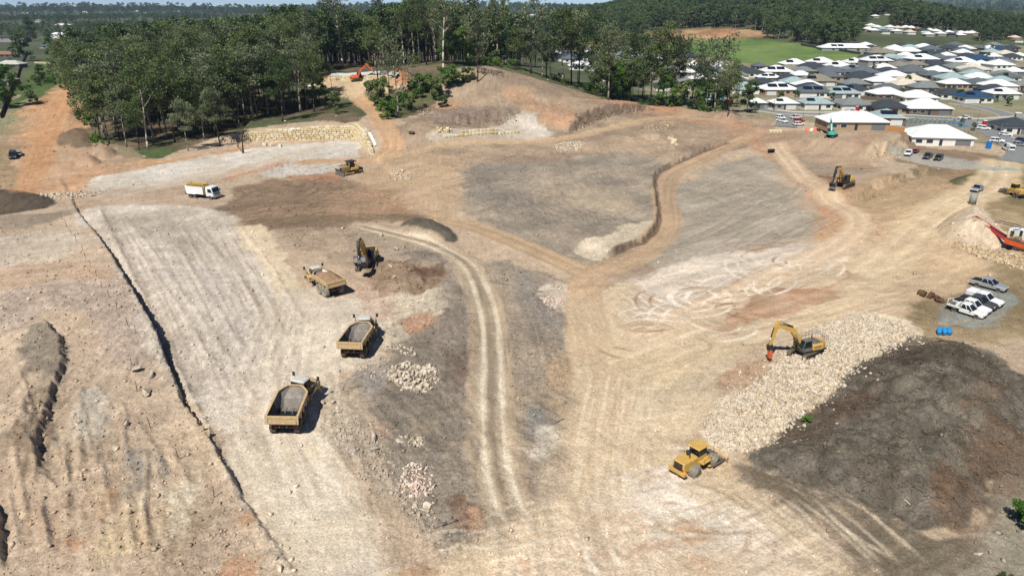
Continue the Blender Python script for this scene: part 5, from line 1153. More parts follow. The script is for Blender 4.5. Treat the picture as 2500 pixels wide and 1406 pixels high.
def joined(name, meshes, P, Sc, m, colors=None, quats=None):
    """many small pieces as one mesh"""
    V = []; F = []; o = 0; n = len(P); Qs = rnd_rot(n) if quats is None else quats; pick = rng.integers(0, len(meshes), n); cc = []
    base = []
    for me_ in meshes:
        v = np.empty(len(me_.vertices)*3); me_.vertices.foreach_get('co', v); me_.calc_loop_triangles()
        t = np.empty(len(me_.loop_triangles)*3, int); me_.loop_triangles.foreach_get('vertices', t); base.append((v.reshape(-1, 3), t.reshape(-1, 3)))
    for i in range(n):
        v, t = base[pick[i]]; w_, x, y, z = Qs[i]
        Rm = np.array([[1-2*(y*y+z*z), 2*(x*y-z*w_), 2*(x*z+y*w_)], [2*(x*y+z*w_), 1-2*(x*x+z*z), 2*(y*z-x*w_)], [2*(x*z-y*w_), 2*(y*z+x*w_), 1-2*(x*x+y*y)]])
        V.append((v*Sc[i]) @ Rm.T+P[i]); F.append(t+o); o += len(v)
        if colors is not None: cc.append(np.tile(colors[i], (len(v), 1)))
    V = np.concatenate(V); F = np.concatenate(F); me_ = bpy.data.meshes.new(name)
    me_.vertices.add(len(V)); me_.vertices.foreach_set('co', V.ravel()); me_.loops.add(F.size); me_.loops.foreach_set('vertex_index', F.ravel())
    me_.polygons.add(len(F)); me_.polygons.foreach_set('loop_start', np.arange(0, F.size, 3)); me_.update(calc_edges=True); me_.materials.append(m)
    if colors is not None:
        c4 = np.concatenate([np.concatenate(cc), np.ones((len(V), 1))], 1); a = me_.color_attributes.new('soil', 'FLOAT_COLOR', 'POINT'); a.data.foreach_set('color', c4.astype(np.float32).ravel())
    me_.validate(); return me_
def in_poly(P, n, edge=0.0, fall=0.0):
    out = []
    x0, x1, y0, y1 = bbox(P, 0)
    while len(out) < n:
        q = np.stack([rng.uniform(x0, x1, 4*n), rng.uniform(y0, y1, 4*n)], 1); d = sd_poly(q[:, 0], q[:, 1], P)
        keep = d > (edge-fall*rng.exponential(1, len(d)) if fall else edge); out += list(q[keep])
    return np.array(out[:n])
def rock_heap(label, px, n, r0, r1, m, cat='rock pile', ind=300, up=0.0, fall=0.6, name='rock_pile'):
    P = WL(px); q = in_poly(P, n, 0, fall); z = height(q[:, 0], q[:, 1]); r = r0+(r1-r0)*rng.random(n)**2.4
    d = sd_poly(q[:, 0], q[:, 1], P); z = z+r*0.12+up*np.clip(d/3, 0, 1)*rng.random(n)
    c = P.mean(0); T = thing(name, label, cat, (c[0], c[1], gz(*c)))
    Li = np.array(T.location); sz = r/np.hypot(q[:, 0], q[:, 1]); od = np.argsort(-sz); ms = RK[m.name]
    for i in od[:ind]:
        o = bpy.data.objects.new('rock', ms[i % 7]); C.objects.link(o); o.parent = T
        o.location = Vector((q[i, 0], q[i, 1], z[i]))-Vector(Li); s_ = r[i]; o.scale = (s_*random.uniform(.8, 1.3), s_*random.uniform(.7, 1.1), s_*random.uniform(.6, .95)); o.rotation_euler = (random.random()*6, random.random()*6, random.random()*6)
    rest = od[ind:]
    if len(rest):
        me_ = joined('small_rocks', ms, np.stack([q[rest, 0], q[rest, 1], z[rest]], 1)-Li, r[rest], m); o = obj('small_rocks', me_, T); o['kind'] = 'stuff'
    return T
rock_heap('long windrow of pale broken rock beside the dark mulch mound', [(1720, 1060), (1775, 990), (1860, 935), (1930, 870), (2040, 785), (2105, 765), (2222, 795), (2165, 845), (2085, 888), (2015, 962), (1945, 1012), (1875, 1080), (1800, 1108), (1745, 1088)], 8500, 0.06, 0.40, MR_PALE)
rock_heap('sprinkle of larger tan blocks over the pale rock windrow', [(1760, 1040), (1870, 945), (1960, 870), (2060, 795), (2150, 800), (2080, 870), (1960, 980), (1830, 1080)], 110, 0.2, 0.6, MR_TAN)
rock_heap('heap of white broken rock below the middle haul truck', [(955, 905), (990, 890), (1020, 900), (1060, 895), (1072, 925), (1050, 950), (1010, 958), (975, 945), (950, 925)], 260, 0.16, 0.62, MR_PALE, up=0.4, fall=0.25)
rock_heap('thin string of white rocks just above the white rock heap', [(945, 835), (970, 838), (1010, 860), (1015, 872), (985, 868), (950, 850)], 60, 0.15, 0.45, MR_PALE, fall=0.2)
rock_heap('small round cluster of white rocks on the grey slope', [(978, 1065), (1000, 1060), (1035, 1070), (1032, 1085), (1000, 1090), (985, 1080)], 46, 0.16, 0.45, MR_PALE, up=.2, fall=0.2)
rock_heap('heap of pink streaked rubble low on the grey slope', [(985, 1150), (1010, 1130), (1040, 1145), (1050, 1180), (1058, 1212), (1030, 1215), (1000, 1195), (975, 1190)], 190, 0.13, 0.42, MR_PINK, up=.4, fall=0.25)
rock_heap('little heap of white rocks above the fallen log', [(1008, 1240), (1030, 1228), (1058, 1235), (1055, 1255), (1030, 1262)], 34, 0.16, 0.5, MR_PALE, fall=0.2)
rock_heap('scattered brown rubble on the shoulder of the haul route', [(800, 1010), (850, 1010), (900, 1060), (960, 1130), (1010, 1210), (1060, 1300), (1050, 1340), (990, 1260), (900, 1160), (820, 1080)], 520, 0.08, 0.34, MR_GREY)
rock_heap('rubble rocks strewn beside the middle haul truck', [(870, 900), (940, 880), (960, 905), (900, 930)], 90, 0.1, 0.35, MR_PALE)
rock_heap('rows of rubble rock in front of the tracked crusher', [(2310, 592), (2380, 604), (2450, 626), (2540, 640), (2540, 660), (2440, 640), (2360, 612)], 750, 0.12, 0.55, MR_TAN)
rock_heap('band of white rocks at the end of the left bench', [(92, 478), (150, 468), (245, 462), (240, 474), (150, 486), (110, 487)], 240, 0.2, 0.7, MR_PALE)
rock_heap('white rock patch on the crest of the middle slope', [(1350, 362), (1385, 350), (1425, 350), (1415, 364), (1370, 374)], 200, 0.2, 0.65, MR_PALE)
rock_heap('pale rock patch right of the bulldozer', [(955, 420), (975, 415), (1005, 425), (1000, 438), (970, 436)], 130, 0.2, 0.6, MR_PALE)
rock_heap('pale rubble on the far rise left of the teal excavator', [(1570, 320), (1630, 305), (1650, 312), (1600, 335)], 150, 0.2, 0.6, MR_TAN)
rock_heap('pinkish white rock spill at the centre junction', [(1320, 735), (1340, 725), (1370, 740), (1350, 755)], 90, 0.12, 0.4, MR_PINK)
rock_heap('rocky debris along the eroded mound by the parked cars', [(2120, 392), (2160, 378), (2205, 372), (2200, 385), (2150, 398)], 160, 0.15, 0.6, MR_TAN)

MR_DRK = rock_mat('dark cut rock', (92, 78, 64), (126, 108, 90), (158, 140, 116), 1.5); RK[MR_DRK.name] = [rock_mesh('rock', 90+i, MR_DRK) for i in range(7)]
rock_heap('broken dark rock along the far cutting right of the brown hill', [(1394, 328), (1420, 300), (1465, 280), (1530, 270), (1590, 266), (1530, 280), (1470, 292), (1430, 312)], 420, 0.2, 0.75, MR_DRK)
rock_heap('broken brown rock on the ledge face above the block rows', [(1066, 300), (1150, 298), (1250, 292), (1262, 304), (1160, 308), (1070, 308)], 300, 0.15, 0.55, MR_DRK)
# single boulders
for px_, py_, r_, lab in [(336, 905, 0.72, 'large rounded grey boulder on the left bench edge, topmost of three'), (366, 920, 0.75, 'grey boulder leaning near the trench edge beside the large rounded one'), (357, 962, 0.95, 'flat pale slab boulder on the left bench, lowest of three'), (281, 1097, 0.42, 'single white boulder standing alone on the left bench'), (906, 1071, 0.8, 'largest grey boulder on the rubble shoulder right of the nearest truck'), (914, 1098, 0.5, 'small grey boulder just below the largest one on the rubble shoulder'), (508, 1062, 0.6, 'brown boulder lying at the trench edge on the haul side'), (310, 1035, 0.45, 'grey boulder among gravel on the left bench'), (968, 610, 0.8, 'dark grey slab rock right of the large excavator'), (985, 605, 0.5, 'small dark rock next to the dark slab rock'), (932, 575, 0.8, 'square dark rock behind the large excavator'), (962, 680, 0.6, 'brown boulder on the dug soil heap'), (953, 652, 0.5, 'smaller brown boulder at the top of the dug soil heap'), (836, 558, 0.6, 'white boulder behind the loaded haul truck'), (685, 1390, 0.4, 'pale stone at the bottom edge left of the haul route'), (2388, 1352, 0.35, 'pale stone on the bare soil below the mulch mound')]:
    m_ = MR_GREY if 'grey' in lab or 'dark' in lab else MR_TAN if 'brown' in lab else MR_PALE; p = at(px_, py_)
    o = bpy.data.objects.new('boulder', RK[m_.name][len(lab) % 7]); C.objects.link(o); o.location = (p.x, p.y, p.z+r_*0.3); o.scale = (r_*1.2, r_, r_*0.85); o.rotation_euler = (0.2, 0.3, len(lab)*0.7)
    tag(o, lab, 'boulder', 'loose boulders on the site')
# clods and stones everywhere, in the colour of the soil they lie on
def soil_at(x, y):
    a = np.degrees(np.arctan2(x, y)); d = np.degrees(np.arctan2(CAM_Z, np.hypot(x, y)))
    i = np.clip(np.searchsorted(az, a), 0, nc-1); j = np.clip(np.searchsorted(-dep, -d), 0, nr-1); k = j*nc+i
    return col[k], rough_a[k]
def pebble(seed):
    r_ = random.Random(seed); v = [(r_.uniform(.7, 1.2), 0, 0), (-r_.uniform(.7, 1.2), 0, 0), (0, r_.uniform(.6, 1.1), 0), (0, -r_.uniform(.6, 1.1), 0), (.2, .1, r_.uniform(.5, .9)), (0, 0, -.5)]
    return MB().add(v, [(0, 2, 4), (2, 1, 4), (1, 3, 4), (3, 0, 4), (2, 0, 5), (1, 2, 5), (3, 1, 5), (0, 3, 5)]).mesh('pebble', MR_GREY)
PEB = [pebble(i) for i in range(6)]
n = 150000
aa = np.radians(rng.uniform(-46, 46, n)); dd = np.radians(47*rng.random(n)**1.2+7.0)
dd = np.clip(dd, R(7), R(48)); xx = CAM_Z/np.tan(dd)*np.sin(aa); yy = CAM_Z/np.tan(dd)*np.cos(aa)
cs, ra = soil_at(xx, yy); clump = vn(xx/7., yy/7., 333)*0.5+0.5
keep = rng.random(n) < ra**1.4*(0.25+0.9*clump); xx, yy, cs = xx[keep], yy[keep], cs[keep]
sz = np.clip(0.05*rng.lognormal(0, 0.6, len(xx))*(0.6+np.hypot(xx, yy)/110), 0.04, 0.42)
lum_c = np.where(rng.random(len(xx)) < 0.25, 1.35, rng.uniform(0.8, 1.12, len(xx)))
m_clod, nt, bs = new_mat('soil clod'); a_ = nt.nodes.new('ShaderNodeAttribute'); a_.attribute_name = 'soil'; nt.links.new(a_.outputs['Color'], bs.inputs['Base Color']); bs.inputs['Roughness'].default_value = 0.95; bs.inputs['Specular IOR Level'].default_value = 0.15
me_ = joined('scattered_stones', PEB, np.stack([xx, yy, height(xx, yy)+sz*0.3], 1), sz, m_clod, np.clip(cs*lum_c[:, None], 0, 0.8))
tag(obj('scattered_stones', me_), 'loose stones and clods strewn over the bare soil', 'stones', kind='stuff')
# mulch: shredded wood over the dark mound
st_ = MB(); st_.box(-0.5, 0.5, -0.04, 0.04, -0.03, 0.03); stick = st_.mesh('chip', M_RUST)
MUL = WL([(1830, 1130), (1890, 1085), (2020, 970), (2085, 898), (2180, 845), (2290, 820), (2420, 852), (2490, 905), (2600, 945), (2600, 1125), (2450, 1182), (2403, 1242), (2333, 1298), (2275, 1305), (2200, 1270), (2080, 1222), (1925, 1180)])
q = in_poly(MUL, 9000, 0.2); zz = height(q[:, 0], q[:, 1]); cs, _ = soil_at(q[:, 0], q[:, 1])
L_ = np.clip(0.22*rng.lognormal(0, 0.5, len(q)), 0.1, 1.1); yaw = rng.uniform(0, math.pi, len(q)); tl = rng.normal(0, 0.35, len(q))
qt = np.stack([np.cos(yaw/2)*np.cos(tl/2), -np.sin(yaw/2)*np.sin(tl/2), np.cos(yaw/2)*np.sin(tl/2), np.sin(yaw/2)*np.cos(tl/2)], 1)
lc = np.where(rng.random(len(q)) < 0.07, 3.2, rng.uniform(0.6, 1.7, len(q)))[:, None]
me_ = joined('wood_mulch', [stick], np.stack([q[:, 0], q[:, 1], zz+0.05], 1), L_, m_clod, np.clip(cs*lc*np.array([1.05, 1, .92]), 0, .7), qt)
tag(obj('wood_mulch', me_), 'shredded wood chips covering the dark mound', 'mulch', kind='stuff')
# ---- sandstone block walls
BM = [rock_mat('sandstone %d' % i, *c, 1.2) for i, c in enumerate([((204, 184, 138), (222, 204, 162), (234, 220, 184)), ((214, 200, 162), (232, 220, 190), (240, 232, 210)), ((194, 166, 122), (210, 188, 146), (226, 208, 172))])]
def block_mesh(l, h, d, m):
    b = MB(); b.rbox(-l/2, l/2, -d/2, d/2, 0, h, 0.07); return b.mesh('block', m)
BLK = {}
def block(T, p, l, h, d, rz, tip=0):
    k = (l, h, d, random.randrange(3))
    if k not in BLK: BLK[k] = block_mesh(l-0.13, h-0.09, d, BM[k[3]])
    o = bpy.data.objects.new('block', BLK[k]); C.objects.link(o); o.parent = T; o.location = Vector(p)-T.location
    o.rotation_euler = (tip+random.uniform(-.01, .01), random.uniform(-.012, .012), rz+random.uniform(-.02, .02)); return o
def block_wall(label, pts, hfun, h=0.68, d=0.9, group=None, zbase=None):
    c = pts[0]; T = thing('block_retaining_wall', label, 'retaining wall', (c[0], c[1], gz(*c)), group=group)
    tot = sum(math.dist(a, b) for a, b in zip(pts, pts[1:])); s0 = 0
    for a, b in zip(pts, pts[1:]):
        a = Vector(a); b = Vector(b); Ls = (b-a).length; u = (b-a)/Ls; nrm = Vector((u.y, -u.x)); rz = math.atan2(u.y, u.x)
        for cidx in range(9):
            s = -0.7*(cidx % 2)
            while s < Ls-0.3:
                l = random.choice((1.2, 1.5, 1.8, 1.5)); m_ = min(max(s+l/2, 0), Ls); e0 = max(s, 0); e1 = min(s+l, Ls); ll = round(e1-e0, 1)
                if ll > 0.45 and (cidx+0.4)*h < hfun((s0+m_)/tot):
                    p = a+u*((e0+e1)/2)+nrm*(0.25-0.05*cidx+random.uniform(-.04, .04))
                    zb = gz(p.x+nrm.x*0.8, p.y+nrm.y*0.8) if zbase is None else zbase
                    block(T, (p.x, p.y, zb-0.1+cidx*h), ll, h, d, rz)
                s += l
        s0 += Ls
    return T
block_wall('long sandstone block retaining wall stepping up to a returning corner by the dirt ramp', [tuple(WALL[0]), tuple(WALL[3]), tuple(WALL[5])], lambda q: float(wall_h(q))+0.15)
up = [at(798, 201), at(850, 200), at(905, 200), at(944, 201), at(966, 213)]
block_wall('low curved sandstone block wall behind the orange excavator', [(p.x, p.y+4) for p in up], lambda q: 2.2)
def block_row(label, p0, p1, n, tiers=1):
    a = at(*p0); b = at(*p1); T = thing('block_row', label, 'block row', a); rz = math.atan2(b.y-a.y, b.x-a.x)
    for i in range(n):
        p = a.lerp(b, (i+0.5)/n); p.z = gz(p.x, p.y)
        block(T, p, 1.3, 0.95, 0.9, rz)
        if tiers > 1: block(T, (p.x+0.1, p.y+0.8, p.z+0.9), 1.3, 0.95, 0.9, rz)
block_row('lower row of spaced sandstone blocks on the middle ledge', (1082, 336), (1128, 333), 5)
block_row('two-tier row of sandstone blocks in the middle of the ledge', (1124, 334), (1214, 328), 10, 2)
block_row('short right row of spaced sandstone blocks on the ledge', (1217, 329), (1268, 325), 6)
T = thing('block_heap', 'tumbled heap of sandstone blocks at the left end of the ledge', 'block heap', at(1085, 326))
for i in range(13):
    p = at(1068+random.random()*38, 324-random.random()*6); block(T, (p.x, p.y, p.z+(0.7 if i > 8 else 0)), 1.2, 0.8, 0.9, random.random()*3, random.uniform(-.4, .4))
T = thing('block_heap', 'loose sandstone blocks in front of the orange excavator', 'block heap', at(895, 205))
for i in range(16):
    p = at(878+random.random()*40, 208-random.random()*9); block(T, (p.x, p.y, p.z), 1.5, 0.8, 0.9, random.uniform(-.4, .4), 0)
T = thing('block_heap', 'pale sandstone blocks stacked on the far rise right of centre', 'block heap', at(1642, 350))
for i in range(10):
    p = at(1632+random.random()*22, 356-random.random()*18); block(T, (p.x, p.y, p.z), 1.2, 0.7, 0.9, random.random()*3, random.uniform(-.3, .3))
for k_, (px_, py_) in enumerate([(646, 356), (664, 357), (684, 359)]):
    p = at(px_, py_); o = bpy.data.objects.new('loose_block', block_mesh(1.3, 0.9, 0.9, BM[1])); C.objects.link(o); o.location = p; o.rotation_euler = (0, 0, k_*0.8)
    tag(o, ['left', 'middle', 'right'][k_]+' one of three loose sandstone blocks before the long wall', 'block', 'loose blocks before the wall')
# white geotextile over the walls
M_GEO = mat('white geotextile', (228, 228, 222), 0.8, noise=0.05, scale=1.5, bump=0.3)
def cloth(name, label, ptsL, wid, lift, m, cat='sheet'):
    """rumpled strip along a line, falling away to one side"""
    P = spline([(p.x, p.y) for p in ptsL], 6); Z = np.interp(np.linspace(0, 1, len(P)), np.linspace(0, 1, len(ptsL)), [p.z for p in ptsL]); vs = []; fs = []; K = 5
    for i, (x, y) in enumerate(P):
        d = P[min(i+1, len(P)-1)]-P[max(i-1, 0)]; d = d/np.linalg.norm(d); nn = np.array([-d[1], d[0]])
        for k in range(K+1):
            t = k/K; q = np.array([x, y])+nn*(t-0.5)*wid; vs.append((q[0], q[1], Z[i]+lift*(1-t)*0+lift*t+0.25*random.uniform(-1, 1)*0.6))
    for i in range(len(P)-1):
        for k in range(K): a = i*(K+1)+k; fs.append((a, a+1, a+K+2, a+K+1))
    b = MB(); b.add(vs, fs); nv = len(b.v); b.add([(x, y, z-0.06) for x, y, z in vs], [f[::-1] for f in fs])
    return tag(b.build(name, m), label, cat)
def wall_top(q, off):
    s = q*sum(np.linalg.norm(WALL[i+1]-WALL[i]) for i in range(5)); acc = 0
    for i in range(5):
        l = np.linalg.norm(WALL[i+1]-WALL[i])
        if s <= acc+l or i == 4:
            u = (WALL[i+1]-WALL[i])/l; p = WALL[i]+u*(s-acc)+np.array([-u[1], u[0]])*off; return Vector((p[0], p[1], gz(p[0], p[1])+0.25))
        acc += l
cloth('geotextile_sheet', 'white fabric strip on top of the left part of the long wall', [wall_top(q, 1.0) for q in (.14, .2, .26, .3)], 1.5, 0.3, M_GEO)
cloth('geotextile_sheet', 'white fabric sheet bulging over the returning end of the long wall', [wall_top(q, 1.3) for q in (.82, .86, .89, .92, .96)], 0.8, 0.25, M_GEO)
cloth('geotextile_sheet', 'pale fabric sheet behind the small upper wall', [Vector((p.x, p.y+6.5, gz(p.x, p.y+6.5)+1.6)) for p in up], 2.2, 1.2, mat('grey geotextile', (182, 186, 184), 0.8, noise=0.06, scale=1.5, bump=0.3))
cloth('geotextile_sheet', 'folded white fabric lying left of the orange excavator', [at(756, 214)+Vector((0, 0, .3)), at(770, 209)+Vector((0, 0, .3))], 2.0, 0.3, M_GEO)
# survey stakes along the bench edge
M_STK = mat('stake timber', (96, 70, 52), 0.8); M_TAPE = mat('pink tape', (222, 120, 116), 0.6)
sk_m = MB().box(-0.03, 0.03, -0.03, 0.03, -0.1, 1.25).mesh('survey_stake', M_STK); tp_m = MB().box(-0.05, 0.05, -0.05, 0.05, 1.02, 1.15).mesh('tape', M_TAPE)
for i, (px_, py_) in enumerate([(152, 532), (163, 551), (175, 569), (187, 587), (202, 608), (209, 626), (221, 647), (236, 671), (249, 700), (267, 721), (286, 752), (312, 790), (332, 810), (323, 890), (335, 951), (367, 1041), (436, 1116), (523, 1210)]):
    p = at(px_, py_+4); o = obj('survey_stake', sk_m, None, p, (random.uniform(-.06, .06), random.uniform(-.06, .06), random.random())); obj('tape', tp_m, o)
    tag(o, '%s timber survey stake, counted from the far end, along the left bench edge' % ORD[i], 'stake', 'survey stakes along the bench edge')
# odds and ends
p = at(2373, 498); b = MB(); b.lathe([(0.62, 0), (0.8, 0), (0.8, 2.5), (0.62, 2.5), (0.62, 0)], 20, Matrix.Rotation(R(90), 4, 'X')); o = b.build('concrete_pipe', mat('weathered concrete', (150, 152, 144), 0.9, noise=0.2, dirt=(96, 92, 80), dirt_amt=.5)); o.location = p; tag(o, 'upright grey concrete pipe behind the crushed stone heap', 'pipe')
o = bucket_mesh(1.9, 1.1, M_BLK).build('digger_bucket', M_BLK); p = at(1883, 374); o.location = p+Vector((0, 0, .65)); o.rotation_euler = (0, R(60), R(-80)); tag(o, 'dark digger bucket lying alone on the red soil right of the cut road', 'bucket')
for k_, (px_, py_, rz_, lab) in enumerate([(2251, 722, 0.4, 'left one of three rusty digger buckets beside the gravel car park'), (2270, 726, 2.2, 'middle one of three rusty digger buckets beside the gravel car park'), (2290, 736, -0.4, 'right one of three rusty digger buckets beside the gravel car park')]):
    p = at(px_, py_); o = bucket_mesh(1.2, 0.85, M_RUST).build('digger_bucket', M_RUST); o.location = p+Vector((0, 0, .45)); o.rotation_euler = (0.2*k_, R(50-40*k_), rz_); tag(o, lab, 'bucket', 'rusty buckets on the ground')
p = at(1005, 327); b = MB(); b.lathe([(0.45, -0.35), (0.9, -0.4), (1.05, -0.2), (1.05, 0.2), (0.9, 0.4), (0.45, 0.35), (0.45, -0.35)], 20, Matrix.Rotation(R(90), 4, 'X')); o = b.build('machine_tyre', M_TYR); o.location = p+Vector((0, 0, .4)); tag(o, 'black machine tyre lying flat beside the dirt ramp', 'tyre')
M_BLUE = mat('blue plastic', (40, 140, 206), 0.4, noise=0.06)
T = thing('fuel_pallet', 'timber pallet under the blue drums by the mulch mound', 'pallet', at(2305, 814), 0.3)
b = MB()
for i in range(5): b.box(-0.9, 0.9, -0.6+0.27*i, -0.42+0.27*i, 0.1, 0.14)
b.build('pallet_board', M_STK, T)
b = MB()
for y in (-0.5, 0.1, 0.55): b.box(-0.9, 0.9, y, y+0.1, 0, 0.099)
b.build('pallet_bearer', M_STK, T)
for k_, (dx, dy) in enumerate([(-0.9, -0.3), (-0.2, -0.35), (0.45, -0.3), (-0.6, 0.3), (0.1, 0.3), (0.75, 0.25)]):
    b = MB(); b.lathe([(0.001, 0), (0.3, 0), (0.31, 0.05), (0.31, 0.28), (0.33, 0.3), (0.31, 0.32), (0.31, 0.6), (0.27, 0.64), (0.001, 0.64)], 14, Matrix.Rotation(R(90), 4, 'X')); o = b.build('drum', M_BLUE); o.location = T.location+Vector((dx*1.1, dy*1.1, 0.14)); tag(o, 'blue drum on the pallet by the mulch mound, %s' % ['front left', 'front middle', 'front right', 'rear left', 'rear middle', 'rear right'][k_], 'drum', 'blue drums on the pallet')
M_LOG = mat('grey dead wood', (128, 120, 110), 0.9, noise=0.3, bump=0.5, scale=4)
def stick_thing(name, label, a, b, r, m=M_LOG, cat='log', lift=0.1):
    A_ = at(*a); B_ = at(*b); md = A_.lerp(B_, .5)+Vector((0.1, 0.1, 0)); md.z = gz(md.x, md.y); b_ = MB(); L3 = [A_+Vector((0, 0, lift)), md+Vector((0, 0, lift)), B_+Vector((0, 0, lift))]
    b_.cyl(L3[0], L3[1], r, 8, r*0.9); b_.cyl(L3[1], L3[2], r*0.9, 8, r*0.55); return tag(b_.build(name, m), label, cat)
stick_thing('fallen_log', 'long grey fallen log at the foot of the grey slope', (1060, 1289), (1116, 1271), 0.17, lift=.15)
stick_thing('fallen_log', 'thin pale branch lying above the white rock heap on the slope', (1082, 722), (1104, 736), 0.09)
stick_thing('fallen_log', 'thin branch on the pink streaked rubble heap', (1030, 1150), (1040, 1132), 0.07, lift=.3)
stick_thing('fallen_log', 'short dead branch right of the curving double track', (1350, 1035), (1378, 1022), 0.07)
stick_thing('fallen_log', 'tangled dead branch on the middle grey mound', (1465, 538), (1505, 536), 0.12)
stick_thing('fallen_log', 'pale log half buried at the left end of the mulch mound', (1935, 1082), (1962, 1076), 0.13)
stick_thing('fallen_log', 'white bleached log below the dead trunks at the left end of the long wall', (580, 358), (592, 374), 0.25)
for k_, (px_, py_) in enumerate([(695, 297), (821, 285), (372, 335), (352, 384), (396, 350), (1000, 170), (1338, 196), (1390, 213), (1500, 255), (1722, 274), (330, 330), (2290, 415)]):
    p = at(px_, py_); o = obj('sandbag', RK[MR_PALE.name][k_ % 7], None, p+Vector((0, 0, .2)), (0, 0, k_)); o.scale = (.6, .4, .3); tag(o, 'white sandbag %s' % ['above the long wall', 'beside the round bushy young tree', 'deep in the left forest front', 'on the grass before the left forest', 'under the slender gum of the forest front', 'behind the upper clearing', 'at the upper start of the tree belt', 'below the upper tree belt', 'below the middle of the tree belt', 'at the right end of the tree belt', 'near the small gum of the forest front', 'on the dirt before the parked cars'][k_], 'sandbag', 'white sandbags at the forest edge')
# ---------------------------------------------------------------- streets of the estate
M_ASP = mat('asphalt', (126, 128, 126), 0.9, noise=0.10, scale=0.5, bump=0.15); M_KRB = mat('concrete kerb', (206, 200, 186), 0.9, noise=0.06)
M_PAV = mat('concrete path', (204, 196, 180), 0.9, noise=0.08, scale=1)
def strip(name, P, o0, o1, lift, thick, m, kind='structure', parent=None):
    P = np.asarray(P); vs = []; fs = []; n = len(P)
    for i in range(n):
        d = P[min(i+1, n-1)]-P[max(i-1, 0)]; d = d/np.linalg.norm(d); nn = np.array([-d[1], d[0]])
        a = P[i]+nn*o0; b = P[i]+nn*o1; z = height(np.array([P[i][0], a[0], b[0]]), np.array([P[i][1], a[1], b[1]])).max()+lift
        vs += [(a[0], a[1], z), (b[0], b[1], z), (a[0], a[1], z-thick), (b[0], b[1], z-thick)]
    for i in range(n-1):
        q = 4*i; fs += [(q, q+1, q+5, q+4), (q, q+4, q+6, q+2), (q+1, q+3, q+7, q+5)]
    o = MB().add(vs, fs).build(name, m)
    if kind: o['kind'] = kind
    return o
def street(px, w_, lift=0.05, kl=True, kr=True, path=None):
    P = spline(WL(px), 6); strip('road', P, -w_/2, w_/2, lift, 0.4, M_ASP)
    if kl: strip('kerb', P, w_/2, w_/2+0.35, lift+0.12, 0.5, M_KRB)
    if kr: strip('kerb', P, -w_/2-0.35, -w_/2, lift+0.12, 0.5, M_KRB)
    if path: strip('footpath', P, path, path+1.4, lift+0.08, 0.4, M_PAV)
street([(1840, 266), (1880, 272), (1940, 279), (2010, 281), (2100, 281), (2200, 284), (2290, 290), (2350, 294), (2420, 295), (2500, 290), (2600, 284)], 8, path=5.5)
street([(1934, 281), (1928, 290), (1922, 300), (1916, 312)], 8.5, 0.058, False, False)
street([(2352, 296), (2395, 316), (2440, 336), (2480, 360), (2492, 380), (2470, 398)], 8, 0.064, True, False)
street([(2330, 252), (2390, 262), (2440, 275), (2470, 289)], 7, 0.07, True, True)
street([(2040, 205), (2080, 212), (2130, 218), (2170, 216)], 6, 0.05)
street([(1190, 127), (1290, 124), (1400, 119), (1480, 121)], 8, 0.05)
for pts in ([(2005, 274), (2022, 282)],):
    pass
# ---------------------------------------------------------------- houses
RC = {'W': ('white', (236, 238, 236)), 'G': ('mid grey', (128, 134, 132)), 'D': ('dark grey', (62, 68, 74)), 'B': ('pale blue-grey', (160, 180, 180)), 'S': ('slate grey', (98, 106, 110)), 'T': ('tan-grey', (140, 134, 118)), 'N': ('navy blue', (44, 74, 104)), 'C': ('cream', (216, 206, 186)), 'O': ('brown tiled', (146, 112, 86)), 'L': ('light grey', (196, 196, 188))}
def roof_mat(c):
    nm = 'roof '+RC[c][0]
    if nm in MATS: return MATS[nm]
    m, nt, bs = new_mat(nm); tc = nt.nodes.new('ShaderNodeTexCoord'); wv = nt.nodes.new('ShaderNodeTexWave'); wv.inputs['Scale'].default_value = 1.2; wv.inputs['Distortion'].default_value = 0.1
    nt.links.new(tc.outputs['Object'], wv.inputs['Vector']); n = nt.nodes.new('ShaderNodeTexNoise'); n.inputs['Scale'].default_value = 0.5; nt.links.new(tc.outputs['Object'], n.inputs['Vector'])
    cr = nt.nodes.new('ShaderNodeValToRGB'); cl = lin(RC[c][1])*0.8; cr.color_ramp.elements[0].color = (*cl*0.86, 1); cr.color_ramp.elements[1].color = (*np.clip(cl*1.08, 0, .86), 1); cr.color_ramp.elements[0].position = .3; cr.color_ramp.elements[1].position = .7
    nt.links.new(n.outputs['Fac'], cr.inputs['Fac']); nt.links.new(cr.outputs[0], bs.inputs['Base Color']); bp = nt.nodes.new('ShaderNodeBump'); bp.inputs['Strength'].default_value = 0.25; nt.links.new(wv.outputs['Fac'], bp.inputs['Height']); nt.links.new(bp.outputs[0], bs.inputs['Normal'])
    bs.inputs['Roughness'].default_value = 0.55; MATS[nm] = m; return m
WM = [mat('render white', (226, 224, 216), 0.8, noise=.04, scale=1), mat('render grey', (150, 148, 142), 0.8, noise=.05, scale=1), mat('brick dark', (110, 100, 92), 0.9, noise=.15, scale=4), mat('brick tan', (168, 146, 120), 0.9, noise=.15, scale=4)]
M_SOL = mat('solar panel', (26, 32, 48), 0.2, noise=.1, scale=1, spec=.6); M_WIN = mat('house window', (44, 54, 62), 0.12, noise=.1, scale=2, spec=.6); M_GAR = mat('garage door', (214, 214, 208), 0.6, noise=.04); M_GARD = mat('garage door grey', (112, 116, 118), 0.6, noise=.04); M_FAS = mat('fascia', (214, 214, 210), .6, noise=.03)
BOX = [(3, 2, 1, 0), (4, 5, 6, 7), (0, 1, 5, 4), (1, 2, 6, 5), (2, 3, 7, 6), (3, 0, 4, 7)]
HOUSES = []
